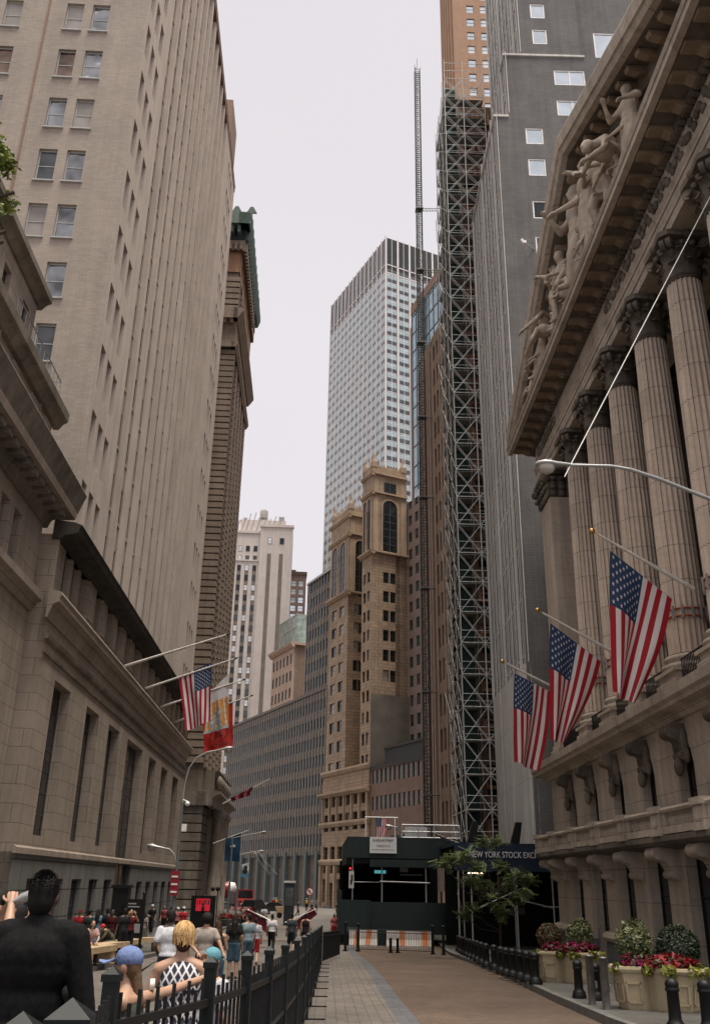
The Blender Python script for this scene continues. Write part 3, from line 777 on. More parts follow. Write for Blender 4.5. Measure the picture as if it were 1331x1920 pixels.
        if b.v: b.build('hair_strands', [plain('hair_%d' % (hash(c_) % 9999), c_, .7, 0, .18, 30, .35) for c_ in cols], root)
    if hat is not None:
        hc, brim = hat
        b = MB(); b.ell(q(0, -.014, .045), (.089, .108, .088), 0, 18, 10, rot); b.ell(q(0, -.014, .133), (.011, .011, .006), 0, 8, 5, rot)
        vs = []; kk = 9
        for i in range(kk):
            t = R(-60 + 120 * i / (kk - 1)); vs.append(q(math.sin(t) * .086, .04 + .055 * math.cos(t), .042)); vs.append(q(math.sin(t) * .098, .06 + brim * math.cos(t), .028 - .02 * abs(math.sin(t))))
        b.poly([vs[2 * i] for i in range(kk)] + [vs[2 * i + 1] for i in reversed(range(kk))], u * .008, 0)
        b.build('cap', [cloth(hc)], root)
    if bag is not None: child('backpack', [('e', J['chest'] + V(0, -.2, -.06), (.14, .1, .2))], cloth(bag))
    return root
# ---------------------------------------------------------------- columned exchange building
M_marb = stone('veined_marble', (.44, .375, .31), (.395, .335, .278), 2.6, 1.15, .008, (.12, .10, .082), stain=.25, streak=.28, veins=.07, bump=.15)
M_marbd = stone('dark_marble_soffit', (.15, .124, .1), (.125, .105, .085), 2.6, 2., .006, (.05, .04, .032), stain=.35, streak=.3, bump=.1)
M_colm = stone('fluted_column_marble', (.56, .46, .375), (.50, .405, .325), 40., 1.3, .012, (.15, .11, .085), stain=.18, streak=.38, fine=.06, veins=.06, bump=.15, offset=0)
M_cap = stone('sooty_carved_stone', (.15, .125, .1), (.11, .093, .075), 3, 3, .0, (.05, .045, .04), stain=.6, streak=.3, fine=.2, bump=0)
M_fig = stone('pale_carved_stone', (.50, .415, .335), None, 30, 30, .0, stain=.45, streak=.4, fine=.12, bump=0)
def carve(m):
    n = m.node_tree.nodes; l = m.node_tree.links; b = n['Principled BSDF']; t = n.new('ShaderNodeTexCoord'); mp = n.new('ShaderNodeMapping'); mp.inputs['Scale'].default_value = (9, 9, 2.2); l.new(t.outputs['Object'], mp.inputs[0])
    bp = n.new('ShaderNodeBump'); bp.inputs['Strength'].default_value = .8; bp.inputs['Distance'].default_value = .05; l.new(ramp_noise(n, l, mp.outputs[0], 1.2, 0, 1, 4), bp.inputs['Height']); l.new(bp.outputs[0], b.inputs['Normal'])
carve(M_fig)
M_tymp = stone('tympanum_stone', (.24, .195, .152), None, 3, 2, .004, stain=.2, bump=0)
M_plin = stone('grey_plinth', (.13, .135, .135), None, 2, 1, .01, stain=.2)
STY['dkglass'] = dict(frame=M_black, pane=[G_dark], bars=(1, 3), fw=.1)
ny = Bld('exchange_building', 'columned marble exchange building with a sculpted pediment and a balustraded balcony', 'building', along(11.1, 1, 48.5), facade(1, True))
LS = 33.0
mb = MB()
PT = 3.77
# ground floor piers
hs = []
for k in range(8):
    a = 3.1 + PT * k
    hs.append((a, .0, 1.95 if k != 4 else 3.0, 5.3, 'dkglass'))
ny.wall(mb, (0, 0, -2.6), 0, LS, 5.5, hs, .40)
hs = [(3.35 + PT * k, 0.2, 1.42, 3.0, 'dkglass') for k in range(8)]
ny.wall(mb, (0, .02, 2.9), 0, LS, 4.6, hs, .36)
mb.quad((0, 14, -2.6), (0, 0, -2.6), (0, 0, 7.5), (0, 14, 7.5)); mb.quad((LS, 0, -2.6), (LS, 14, -2.6), (LS, 14, 7.5), (LS, 0, 7.5))
for k in range(8):        # arch shoulders at the top of the upper openings
    a = 3.35 + PT * k
    for sg, x in ((1, a), (-1, a + 1.42)):
        mb.poly([(x, .02, 6.1), (x, .02, 5.3), (x + sg * .12, .02, 5.75), (x + sg * .4, .02, 6.1)], (0, .9, 0))
ny.part('basement_wall', mb, [M_marb])
for k in range(9):
    mb = MB(); a = PT * k + (1.3 if k else 0) ; b_ = PT * k + 3.1
    if k == 5: a += 1.05
    if k == 8: b_ = LS
    mb.sweep(a - .12, b_ + .12, [(0, -.36), (.22, -.36), (.3, -.22), (.26, -.08), (.1, .0), (0, .02)], 0)
    mb.box(a - .1, b_ + .1, -.16, 0, -2.6, -.36, 1)
    ny.part('plinth', mb, [M_marb, M_plin])
# consoles and balcony
mb = MB()
def console(b, x, z, w, h, d, y=0.):
    prof = [(0, 0), (d * .18, .05 * h), (d * .3, .3 * h), (d * .45, .52 * h), (d * .8, .62 * h), (d, .78 * h), (d * .98, .95 * h), (d * .85, h), (0, h)]
    b.sweep(x - w / 2, x + w / 2, [(o, z + t) for o, t in prof], 0, y)
    b.cyl((x - w / 2 - .03, y - d * .8, z + h * .8), (x + w / 2 + .03, y - d * .8, z + h * .8), h * .2, None, 12)
    b.cyl((x - w / 2 - .03, y - d * .22, z + h * .2), (x + w / 2 + .03, y - d * .22, z + h * .2), h * .13, None, 10)
for k in range(9):
    for dx in ((2.2,) if k else (.35, 2.3)):
        x = PT * k + dx
        if x < LS: mb = MB(); console(mb, x, 1.85, .85, 1.05, .82); ny.part('console', mb, [M_marb])
mb = MB()
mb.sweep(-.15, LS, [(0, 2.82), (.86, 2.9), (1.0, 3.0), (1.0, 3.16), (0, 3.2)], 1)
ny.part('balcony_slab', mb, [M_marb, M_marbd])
mb = MB()
mb.sweep(-.05, LS, [(.62, 3.2), (.94, 3.2), (.94, 3.4), (.62, 3.4)])
mb.sweep(-.1, LS, [(.58, 3.82), (.97, 3.82), (1.0, 3.9), (.97, 3.97), (.58, 3.97)])
posts = [0.0, 3.2] + [3.2 + PT * k for k in range(1, 8)]
for p in posts:
    mb.box(p, p + .75, -1.02, -.56, 3.18, 3.86); mb.box(p - .06, p + .81, -1.1, -.5, 3.84, 4.04); mb.box(p - .04, p + .79, -1.06, -.54, 3.16, 3.36)
    mb.box(p + .15, p + .6, -1.05, -1.02, 3.42, 3.78)
bal = [(.05, 0), (.075, .02), (.075, .05), (.04, .08), (.085, .18), (.09, .23), (.045, .33), (.04, .36), (.07, .39), (.07, .42)]
for p, q_ in zip(posts[:-1], posts[1:]):
    n_ = int((q_ - p - 1.45) / .2); a = (p + .75 + q_) / 2 - (n_ - 1) * .1
    mb.box(p + .8, p + 1.1, -.93, -.64, 3.4, 3.82); mb.box(q_ - .3, q_ - .02, -.93, -.64, 3.4, 3.82)
    for k in range(n_): mb.lathe(bal, (a + .2 * k, -.78, 3.4), 8)
ny.part('balustrade', mb, [M_marb])
for k in range(8):
    mb = MB(); x = 3.35 + .71 + PT * k
    console(mb, x, 5.35, .62, 1.25, .5, .02)
    for sg in (-1, 1):
        mb.ell((x + sg * .36, -.08, 6.0), (.12, .14, .45)); mb.ell((x + sg * .42, -.05, 5.6), (.08, .1, .25))
    mb.ell((x, -.2, 5.25), (.16, .16, .3))
    ny.part('keystone', mb, [M_cap])
mb = MB()
mb.sweep(-.9, LS + .5, [(0, 6.75), (.1, 6.75), (.25, 6.95), (.7, 7.0), (.72, 7.12), (.85, 7.2), (.88, 7.5), (0, 7.56)])
mb.box(-.9, -.001, -.1, 4, 6.85, 7.5)
ny.part('platform_cornice', mb, [M_marb])
# pedestals, railings, columns
CU = [48.5 - u for u in (41.6, 37.75, 33.95, 30.2, 26.4, 22.6)]
AY = .95
for c in CU + [1.4, 29.8]:
    mb = MB(); mb.box(c - .95, c + .95, .0, AY + 1., 7.56, 8.15); mb.box(c - .85, c + .85, .08, AY + 1., 8.15, 8.4); ny.part('pedestal', mb, [M_marb])
mb = MB(); mb.box(0, LS, .5, 6, 7.3, 7.6); ny.part('platform', mb, [M_marb])
cs_ = [1.4] + CU
for p, q_ in zip(cs_[:-1], cs_[1:]):
    x0, x1 = p + .97, q_ - .97; mb = MB()
    for z in (7.75, 8.75): mb.tube([(x0, .25, z), (x1, .25, z)], .03, 5)
    k = x0
    while k < x1: mb.cyl((k, .25, 7.6), (k, .25, 8.75), .018, None, 5); k += .14
    ny.part('iron_railing', mb, [M_iron])
def column_mesh():
    b = MB(); NF = 22
    def ring(r, z):
        vs = []
        for i in range(NF):
            for a, d in ((.0, 0), (.16, 0), (.34, .045), (.58, .065), (.82, .045)):
                t = 2 * math.pi * (i + a) / NF; rr = r - d * r / .7; vs.append((rr * math.cos(t), rr * math.sin(t), z))
        return vs
    zs = [(.70, 9.05), (.70, 12), (.685, 15), (.655, 18), (.60, 21.75)]
    k = NF * 5; vs = []
    for r, z in zs: vs += ring(r, z)
    fs = []
    for j in range(len(zs) - 1):
        for i in range(k): fs.append((j * k + i, j * k + (i + 1) % k, (j + 1) * k + (i + 1) % k, (j + 1) * k + i))
    b.add(vs, fs)
    return b.mesh('shaft', [M_colm])
def base_mesh():
    b = MB()
    b.box(-.98, .98, -.98, .98, 8.4, 8.52)
    b.lathe([(.9, 8.52), (1.0, 8.6), (.98, 8.7), (.86, 8.74), (.8, 8.8), (.86, 8.86), (.9, 8.92), (.86, 9.0), (.74, 9.05)], (0, 0, 0), 32)
    return b.mesh('base', [M_marb])
def leaf(b, r, t, z, h, w, curl, m=0):
    n_ = 5; vs = []
    ct, st_ = math.cos(t), math.sin(t)
    for i in range(n_ + 1):
        f = i / n_
        if f < .7: rr = r + .05 * f; zz = z + h * f / .7
        else: g = (f - .7) / .3; rr = r + .035 + curl * math.sin(g * 1.9); zz = z + h + .1 * math.sin(g * 2.6) - .14 * g * g * (1 if g > .5 else .2)
        ww = w * (1 - .55 * f * f)
        for sd, lift in ((-1, 0), (-.45, .03), (0, .05), (.45, .03), (1, 0)):
            x = rr + lift; yv = sd * ww / 2 * (1 + .15 * math.sin(f * 19))
            vs.append((x * ct - yv * st_, x * st_ + yv * ct, zz))
    fs = []
    for i in range(n_):
        for j in range(4): fs.append((i * 5 + j, i * 5 + j + 1, (i + 1) * 5 + j + 1, (i + 1) * 5 + j))
    b.add(vs, fs, m, True)
def capital_mesh(R0=.6):
    b = MB(); z0 = 21.75
    b.lathe([(R0 + .02, z0), (R0 + .06, z0 + .05), (R0 + .02, z0 + .1), (R0 - .02, z0 + .12), (R0 - .02, z0 + 1.0), (R0 + .15, z0 + 1.45), (R0 + .2, z0 + 1.5)], (0, 0, 0), 24)
    for k in range(8): leaf(b, R0, k * math.pi / 4, z0 + .1, .55, .5, .28)
    for k in range(8): leaf(b, R0 + .02, (k + .5) * math.pi / 4, z0 + .15, .95, .5, .34)
    for k in range(4):
        t = math.pi / 4 + k * math.pi / 2; c, s_ = math.cos(t), math.sin(t)
        for off in (-.12, .12):
            p = Vector(((R0 + .42) * c - off * s_, (R0 + .42) * s_ + off * c, z0 + 1.3)); nrm = Vector((-s_, c, 0))
            b.cyl(p - nrm * .09, p + nrm * .09, .21, None, 12); b.cyl(p - nrm * .12, p + nrm * .12, .09, None, 8)
            b.cyl(Vector((R0 * c * .9, R0 * s_ * .9, z0 + .85)), p + Vector((0, 0, .05)), .07, .1, 6)
        t = k * math.pi / 2; b.ell(((R0 + .3) * math.cos(t), (R0 + .3) * math.sin(t), z0 + 1.62), (.17, .17, .15))
        for off in (-.2, .2):
            p = Vector(((R0 + .18) * math.cos(t) - off * math.sin(t), (R0 + .18) * math.sin(t) + off * math.cos(t), z0 + 1.33)); b.ell(p, (.12, .12, .12))
    pts = []
    for k in range(4):
        for da, rr in ((-.14, 1.2), (.14, 1.2), (.45, .98), (math.pi / 4, .9), (math.pi / 2 - .45, .98)):
            t = math.pi / 4 + k * math.pi / 2 + da; pts.append((rr * math.cos(t) * (R0 + .42) / .96, rr * math.sin(t) * (R0 + .42) / .96, z0 + 1.52))
    b.poly(pts, (0, 0, .22))
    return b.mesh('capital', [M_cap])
M_strap = plain('orange_strap', (.35, .09, .03), .6)
def strap_mesh():
    b = MB()
    for z in (10.35, 10.62): b.lathe([(.72, z), (.745, z), (.745, z + .05), (.72, z + .05)], (0, 0, 0), 24)
    for k in range(14):
        t = k * math.pi / 7; b.box(.745 * math.cos(t) - .035, .745 * math.cos(t) + .035, .745 * math.sin(t) - .035, .745 * math.sin(t) + .035, 10.28, 10.75, 1)
    return b.mesh('strap', [M_strap, M_steel])
shm, bsm, cpm, stm = column_mesh(), base_mesh(), capital_mesh(), strap_mesh()
for c in CU:
    for nme, me in (('column', shm),):
        o = bpy.data.objects.new(nme, me); COL.objects.link(o); o.parent = ny.root; o.location = (c, AY, 0)
        for nn, mm in (('base', bsm), ('capital', cpm), ('strap', stm)):
            q_ = bpy.data.objects.new(nn, mm); COL.objects.link(q_); q_.parent = o
def pil(x0, x1):
    b = MB(); b.box(x0, x1, .4, 3.6, 8.9, 21.9); b.box(x0 - .12, x1 + .12, .28, 3.6, 8.4, 8.9)
    o = ny.part('pilaster', b, [stone('plain_pilaster_marble', (.46, .38, .305), (.42, .345, .277), 5, 1.6, .006, (.2, .155, .12), stain=.15, streak=.3, veins=.06, bump=.05)])
    b = MB(); b.box(x0 + .05, x1 - .05, .45, 3.6, 21.9, 23.3); b.box(x0 - .25, x1 + .25, .1, 3.6, 23.27, 23.5)
    for fy, rr in ((.36, 0),):
        for k in range(5):
            x = x0 + .15 + (x1 - x0 - .3) * k / 4
            for z, h in ((21.95, .5), (22.3, .7)):
                b.ell((x, .35, z + h * .5), (.22, .12, h * .55)); b.ell((x, .2, z + h), (.2, .16, .13))
    for k in range(6):
        y = .6 + k * .5
        for xx, sg in ((x1, 1), (x0, -1)):
            for z, h in ((21.95, .5), (22.3, .7)): b.ell((xx, y, z + h * .5), (.12, .22, h * .55)); b.ell((xx + sg * .15, y, z + h), (.16, .2, .13))
    b.ell((x0, .2, 23.0), (.3, .3, .25)); b.ell((x1, .2, 23.0), (.3, .3, .25))
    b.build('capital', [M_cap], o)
pil(.2, 2.6); pil(28.6, 31)
# dark curtain wall behind the columns
mb = MB()
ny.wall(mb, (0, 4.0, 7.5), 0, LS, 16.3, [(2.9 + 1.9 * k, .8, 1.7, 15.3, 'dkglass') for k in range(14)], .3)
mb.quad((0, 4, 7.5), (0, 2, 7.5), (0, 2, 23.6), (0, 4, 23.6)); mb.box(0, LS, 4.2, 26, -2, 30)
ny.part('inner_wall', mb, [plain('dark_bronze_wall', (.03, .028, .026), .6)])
mb = MB(); mb.box(-7.4, -.02, 2.9, 24, -2.5, 27); ny.part('shade_block', mb, [M_marbd])  # added filler block, keeps sky light off the annex wall
# entablature
mb = MB()
f0 = AY - .62
mb.sweep(.1, LS, [(-3.2, 23.5), (.0, 23.5), (.0, 23.9), (.05, 23.9), (.05, 24.4), (.1, 24.4), (.1, 24.55), (.2, 24.7), (.0, 24.75), (.0, 26.0), (-3.2, 26.0)], 0, f0)
for k in range(9): mb.box(5.4 + k * 2.6, 5.44 + k * 2.6, f0 - .03, f0, 24.85, 25.9)
ny.part('entablature', mb, [M_marb])
mb = MB()
for k in range(16):   # carved garlands on the frieze near its end
    mb.ell((1.1 + k * .28, f0 - .05, 25.35 + .2 * math.sin(k * 2.1)), (.16, .1, .2)); 
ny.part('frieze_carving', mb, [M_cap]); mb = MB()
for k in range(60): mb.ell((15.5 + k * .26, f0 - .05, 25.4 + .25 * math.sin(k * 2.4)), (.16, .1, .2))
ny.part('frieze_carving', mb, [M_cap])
mb = MB()
CP = f0 + 1.1            # outward reach of the cornice from the frieze
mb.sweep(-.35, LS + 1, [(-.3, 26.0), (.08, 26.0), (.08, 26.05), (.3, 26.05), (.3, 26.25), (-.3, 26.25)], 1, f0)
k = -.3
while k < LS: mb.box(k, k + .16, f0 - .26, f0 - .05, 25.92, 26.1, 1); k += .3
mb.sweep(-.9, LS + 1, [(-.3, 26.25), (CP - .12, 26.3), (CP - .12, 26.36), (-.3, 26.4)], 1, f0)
mb.sweep(-1.0, LS + 1, [(CP - .25, 26.2), (CP - .0, 26.2), (CP, 26.42), (CP + .05, 26.46), (CP + .12, 26.6), (CP + .05, 26.75), (-.3, 26.8), (-.3, 26.4), (CP - .25, 26.36)], 0, f0)
ny.part('cornice', mb, [M_marb, M_marbd])
M_warm = stone('warm_stone_block', (.24, .175, .12), None, 9, 9, .0, stain=.3, bump=0)
k = -.6
while k < LS:
    mb = MB(); mb.sweep(k, k + .42, [(.0, 25.98), (.35, 25.98), (.6, 26.12), (CP - .32, 26.1), (CP - .28, 26.28), (0, 26.28)], 0, f0); k += 1.15
    ny.part('modillion', mb, [M_warm])
# pediment
AX, AZ = 15.3, 35.4
def rake(prof, x0, z0, x1, z1, m, b):
    """profile (outward, up) extruded along a sloping line"""
    k = len(prof); vs = [(x0, f0 - o, z0 + t) for o, t in prof] + [(x1, f0 - o, z1 + t) for o, t in prof]
    b.add(vs, [(i, (i + 1) % k, k + (i + 1) % k, k + i) for i in range(k)] + [tuple(reversed(range(k))), tuple(range(k, 2 * k))], m)
mb = MB()
RP = [(CP - .45, -1.0), (CP - .15, -.95), (CP - .05, -.7), (CP + .05, -.65), (CP + .12, -.1), (CP + .1, 0), (-1.2, 0), (-1.2, -.4), (CP - .5, -.62)]
rake(RP, -1.0, 27.5, AX, AZ, 0, mb); rake(RP, AX, AZ, LS + 1, 28.0, 0, mb)
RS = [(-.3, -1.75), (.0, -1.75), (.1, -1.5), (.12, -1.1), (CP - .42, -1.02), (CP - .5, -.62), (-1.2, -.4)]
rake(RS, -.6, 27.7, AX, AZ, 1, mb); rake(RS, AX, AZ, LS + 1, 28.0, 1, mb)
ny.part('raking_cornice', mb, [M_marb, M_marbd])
sl = (AZ - 27.5) / (AX + 1)
for k in range(13):
    x = .5 + k * 1.15
    mb = MB()
    if x < AX: rake([(.1, -1.45), (.45, -1.45), (CP - .6, -1.3), (CP - .55, -1.08), (.1, -1.08)], x, 27.5 + (x + 1) * sl, x + .42, 27.5 + (x + 1.42) * sl, 0, mb); ny.part('raking_modillion', mb, [M_warm])
for k in range(14):
    mb = MB(); x = AX + .8 + k * 1.15; s2 = (AZ - 28) / (LS + 1 - AX)
    rake([(.1, -1.45), (.45, -1.45), (CP - .6, -1.3), (CP - .55, -1.08), (.1, -1.08)], x, AZ - (x - AX) * s2, x + .42, AZ - (x + .42 - AX) * s2, 0, mb); ny.part('raking_modillion', mb, [M_warm])
mb = MB()
mb.add([(-.5, f0 + .2, 26.7), (LS + 1, f0 + .2, 26.7), (AX, f0 + .2, 35.0)], [(0, 1, 2)])
mb.poly([(-.4, 1.2, 26.7), (LS + 1, 1.2, 26.7), (LS + 1, 1.2, 28), (AX, 1.2, 35.2), (-.4, 1.2, 27.5)], (0, 24, 0))
ny.part('tympanum', mb, [M_tymp])
ny.finish(40)
# pediment figures
def statue(x, ht, face, pose, name='statue', fem=False, drape=True, dy=0., zb=26.75, nude=False):
    J = {k: Vector(v) for k, v in BASE.items()}
    for k, v in pose.items(): J[k] = Vector(v)
    hp, q, rot = head_prims(J['head'], V(0, 1, 0)); ps = body_prims(J, fem, thick=1.25) + hp
    for sd, sg in (('L', 1), ('R', -1)): ps += hand_prims(J['w' + sd], J['e' + sd], sg, .7, 1.2)
    ps.append(('e', q(0, -.02, .04), (.09, .1, .1), rot))
    if drape:
        m_ = J['hip']
        for t in range(5):
            a = -.14 + t * .07; ps.append(('c', V(m_.x + a * .8, m_.y + .05, m_.z + .1), V(a * 1.3, .06 + .03 * (t % 2), .05), .06, .06))
        ps.append(('c', m_, V(0, 0, .1), .15, .2))
    me = blob(ps, .03, [M_fig], name, 2)
    o = bpy.data.objects.new(name, me); COL.objects.link(o); o.parent = ny.root; s = ht / 1.75
    o.location = (x, f0 - .62 + dy, zb); o.rotation_euler = (0, 0, R(180 + face)); o.scale = (s, s, s)
up = dict(eL=(-.3, .1, 1.2), wL=(-.12, .26, 1.36))
sit = dict(hip=(0, -.1, .5), waist=(0, -.08, .68), chest=(0, -.02, .88), neck=(0, .02, 1.04), head=(0, .06, 1.2), hL=(-.09, -.1, .48), hR=(.09, -.1, .48), kL=(-.16, .35, .55), kR=(.16, .33, .5),
           aL=(-.16, .3, .1), aR=(.2, .42, .08), tL=(-.16, .42, .05), tR=(.2, .54, .05), sL=(-.18, .0, 1.0), sR=(.18, .0, 1.0), eL=(-.28, .1, .76), wL=(-.2, .32, .66), eR=(.28, .08, .76), wR=(.22, .34, .62))
bend = dict(hip=(0, -.2, .8), waist=(0, -.05, .95), chest=(0, .18, 1.02), neck=(0, .36, 1.0), head=(0, .5, .92), hL=(-.1, -.2, .78), hR=(.1, -.2, .78), kL=(-.14, .05, .45), kR=(.14, -.15, .42),
            sL=(-.18, .3, 1.0), sR=(.18, .3, 1.0), eL=(-.28, .42, .7), wL=(-.15, .62, .55), eR=(.28, .42, .7), wR=(.12, .64, .5))
recl = dict(hip=(0, 0, .22), waist=(.1, 0, .34), chest=(.22, 0, .48), neck=(.3, 0, .62), head=(.36, .03, .78), hL=(-.05, -.06, .2), hR=(-.05, .06, .2), kL=(-.45, -.1, .5), kR=(-.5, .1, .25), aL=(-.7, -.1, .1), aR=(-.95, .1, .1),
            tL=(-.82, -.1, .06), tR=(-1.08, .1, .08), sL=(.2, -.17, .6), sR=(.24, .17, .6), eL=(.4, -.22, .36), wL=(.55, -.1, .12), eR=(.05, .25, .42), wR=(-.18, .2, .4))
reach = dict(eR=(.3, .14, 1.22), wR=(.16, .34, 1.34), eL=(-.36, .1, 1.18), wL=(-.3, .36, 1.05), kL=(-.12, .16, .52), aL=(-.1, .2, .1), tL=(-.1, .34, .04))
hold = dict(eL=(-.3, .06, 1.14), wL=(-.08, .3, 1.1), eR=(.3, .06, 1.14), wR=(.08, .3, 1.02), kR=(.12, .16, .55), head=(0, .08, 1.6))
FG = [(3.0, 1.9, -20, recl, False, False), (3.9, 2.5, -45, bend, False, False), (4.9, 3.6, -20, hold, True, True), (5.9, 3.0, 10, sit, False, False), (7.2, 4.9, -25, reach, True, True), (8.6, 4.0, -40, bend, False, True),
      (10.0, 5.6, -10, up, False, False), (11.5, 5.0, 20, hold, True, True), (12.9, 4.6, -50, sit, False, True), (14.6, 6.4, 0, reach, True, True), (16.6, 6.2, 10, up, True, True), (18.6, 5.2, 30, hold, False, False), (20.4, 5.0, 20, bend, False, False), (22.4, 4.4, 20, reach, True, True)]
for k in range(15):     # lesser carved figures and children filling the gaps
    x_ = 4.4 + k * 1.25; hmax = (26.9 + (x_ + 1) * .49 if x_ < AX else 35.0 - (x_ - AX) * .4) - 28.2
    FG.append((x_, max(1.6, min(hmax, 4.4) * random.uniform(.55, .85)), random.uniform(-50, 40), random.choice((hold, bend, sit, reach)), k % 3 == 0, k % 2 == 0))
for x, ht, fc, ps_, fem, dr in FG: statue(x, ht, fc, ps_, 'statue', fem, dr)
# ---------------------------------------------------------------- ribbed annex with a bare dark grey side wall
M_dgrey = stone('painted_grey_brick', (.15, .143, .14), (.134, .128, .125), .6, .2, .008, (.085, .08, .078), stain=.2, streak=.16, fine=.05, bump=.15, rough=.9)
M_dgrey2 = stone('painted_dark_brick', (.10, .098, .097), (.092, .09, .089), .6, .2, .006, (.06, .06, .06), stain=.12, streak=.1, fine=.05, bump=.15)
M_fin = stone('pale_grey_fin', (.60, .575, .545), (.56, .54, .51), 4, 3.9, .01, (.2, .19, .18), stain=.15, streak=.25, bump=.05)
M_back = plain('grey_spandrel', (.11, .105, .10), .6, 0, .4, .6, .2)
G_sky = glass('sky_glass', (.66, .72, .75), .04, .8, .9, .08, .12)
STY['white'] = dict(frame=M_white, pane=[G_sky, G_sky, G_sky, G_mid], bars=(0, 0), fw=.12, ft=.08)
STY['whites'] = dict(frame=M_white, pane=[G_sky], bars=(0, 0), fw=.12, ft=.08)
STY['white2'] = dict(frame=M_white, pane=[G_sky], bars=(1, 0), fw=.12, bw=.12, ft=.08)
STY['whited'] = dict(frame=M_white, pane=[G_mid, G_dark], bars=(0, 0), fw=.12, ft=.08)
STY['slit'] = dict(frame=M_frameD, pane=[G_dark, G_dark, G_mid], bars=(0, 0), fw=.03)
ax = Bld('ribbed_annex', 'grey office block with ribbed pale front and bare dark side wall with white framed windows', 'building', (12.93, 57, 0), facade(1, True))
mb = MB(); D = 26
N = lambda x: x - 12.93
# side walls facing the camera, three tiers
h1 = [(N(15.47), 59.0, 1.48, 1.75, 'whites'), (N(15.5), 55.6, 1.45, 1.8, 'whites'), (N(15.6), 51.2, 1.3, 1.8, 'whited'), (N(15.62), 47.6, 1.4, 1.8, 'whited')]
ax.wall(mb, (0, 0, 2.5), R(90), D, 62 - 2.5, [(a, b - 2.5, c, d, e) for a, b, c, d, e in h1], .12)
h2 = [(N(18.33) - 1.1, .25, 2.7, 1.75, 'white2'), (N(18.32) - 1.1, 3.75, 2.7, 1.75, 'white2')]
ax.wall(mb, (0, 1.1, 62), R(90), D - 1.1, 69.1 - 62, h2, .12)
h3 = [(N(16.7) - 2.45, 4.7, 1.3, 1.8, 'whites'), (N(16.72) - 2.45, 1.5, 1.3, 1.8, 'whites')]
ax.wall(mb, (0, 2.45, 69.1), R(90), 20.85 - 15.38, 30, [(a, b, c, d, e) for a, b, c, d, e in h3] + [(a, b + 3.2, c, d, e) for a, b, c, d, e in h3[:1]] + [(a, b + 6.4 + 3.2 * k, c, d, e) for k in range(5) for a, b, c, d, e in h3[:1]], .12)
mb.quad((0, N(20.85), 69.1), (-6, N(20.85), 69.1), (-6, N(20.85), 99), (0, N(20.85), 99), 1)
ax.wall(mb, (-1.2, N(20.85), 69.1), R(90), 16, 30, [(N(22.6) - N(20.85), 1.1, 2.2, 3.4, 'whites')], .1)
mb.box(-14, -.3, .8, 26, 2.5, 61.9, 1); mb.box(-14, -.3, 1.7, 26, 61.9, 69.0, 1); mb.box(-14, -1.5, 2.9, 26, 69.1, 99, 1)
mb.quad((0, 0, 62), (0, 1.1, 62), (-14, 1.1, 62), (-14, 0, 62), 0)
ax.part('side_wall', mb, [M_dgrey, M_dgrey2])
# ledges
mb = MB(); mb.box(-14, .12, -.1, 1.2, 61.85, 62.05); mb.box(-2, .14, 1.0, 8.2, 69.0, 69.2)
ax.part('coping', mb, [M_fin])
mb = MB(); mf = MB()
def ribs(y, z0, z1, x0, x1, first):
    hs = []
    n_ = int((x1 - x0) / 1.3); sp = (x1 - x0) / n_
    for i in range(n_):
        for k in range(int((z1 - z0) / 3.85)):
            if (i % 4) != 3: hs.append((i * sp + .3, first + k * 3.85, sp - .36, 1.9, 'slit'))
    ax.wall(mb, (x0, y + .1, z0), 0, x1 - x0, z1 - z0, hs, .03)
    for i in range(n_ + 1):
        a = x0 + i * sp; mf.box(a - .12, a + .12, y + .03 if i % 4 else y - .08, y + .11, z0, z1, 0); mf.box(a + sp * .45, a + sp * .45 + .08, y + .06, y + .11, z0, z1, 0)
    k = z0 + first - .5
    while k < z1: mf.box(x0, x1, y + .06, y + .1, k - .15, k, 0); k += 3.85
ribs(0, 15.0, 62, -13, -.28, 1.2); ribs(1.1, 62, 69.1, -13, -.3, .6); ribs(2.45, 69.1, 99, -13, -.3, .9)
mf.box(-.3, -.006, .012, .3, 2.5, 61.8); mf.box(-.3, -.006, 1.112, 1.4, 62.1, 69.0); mf.box(-.3, -.006, 2.462, 2.8, 69.25, 99)
# fluted base strips
for a in (-12.6, -9.0, -5.6, -2.9):
    w_ = 2.6 if a > -6 else 3.0
    for k in range(5): mf.box(a + k * w_ / 5, a + k * w_ / 5 + w_ / 5 - .07, -.12, .28, 2.4, 15)
    mf.box(a, a + w_, .0, .28, 2.4, 15)
mf.box(-13, 0, .26, .3, 2.4, 15)
ax.part('ribbed_front', mb, [M_back]); ax.part('fins', mf, [M_fin])
ax.finish(100)
# floodlight bracket on the side wall
t = thing('floodlight', 'small white floodlight on an arm sticking out of the dark grey side wall', 'floodlight', (14.55, 56.2, 48.1))
b = MB(); b.cyl((0, 0, 0), (.9, .75, 0), .05); b.build('arm', [M_steel], t)
b = MB(); b.box(-.22, .1, -.15, .15, -.1, .12); b.box(-.3, -.1, -.1, .1, .1, .3); b.build('lamp_head', [M_white], t)

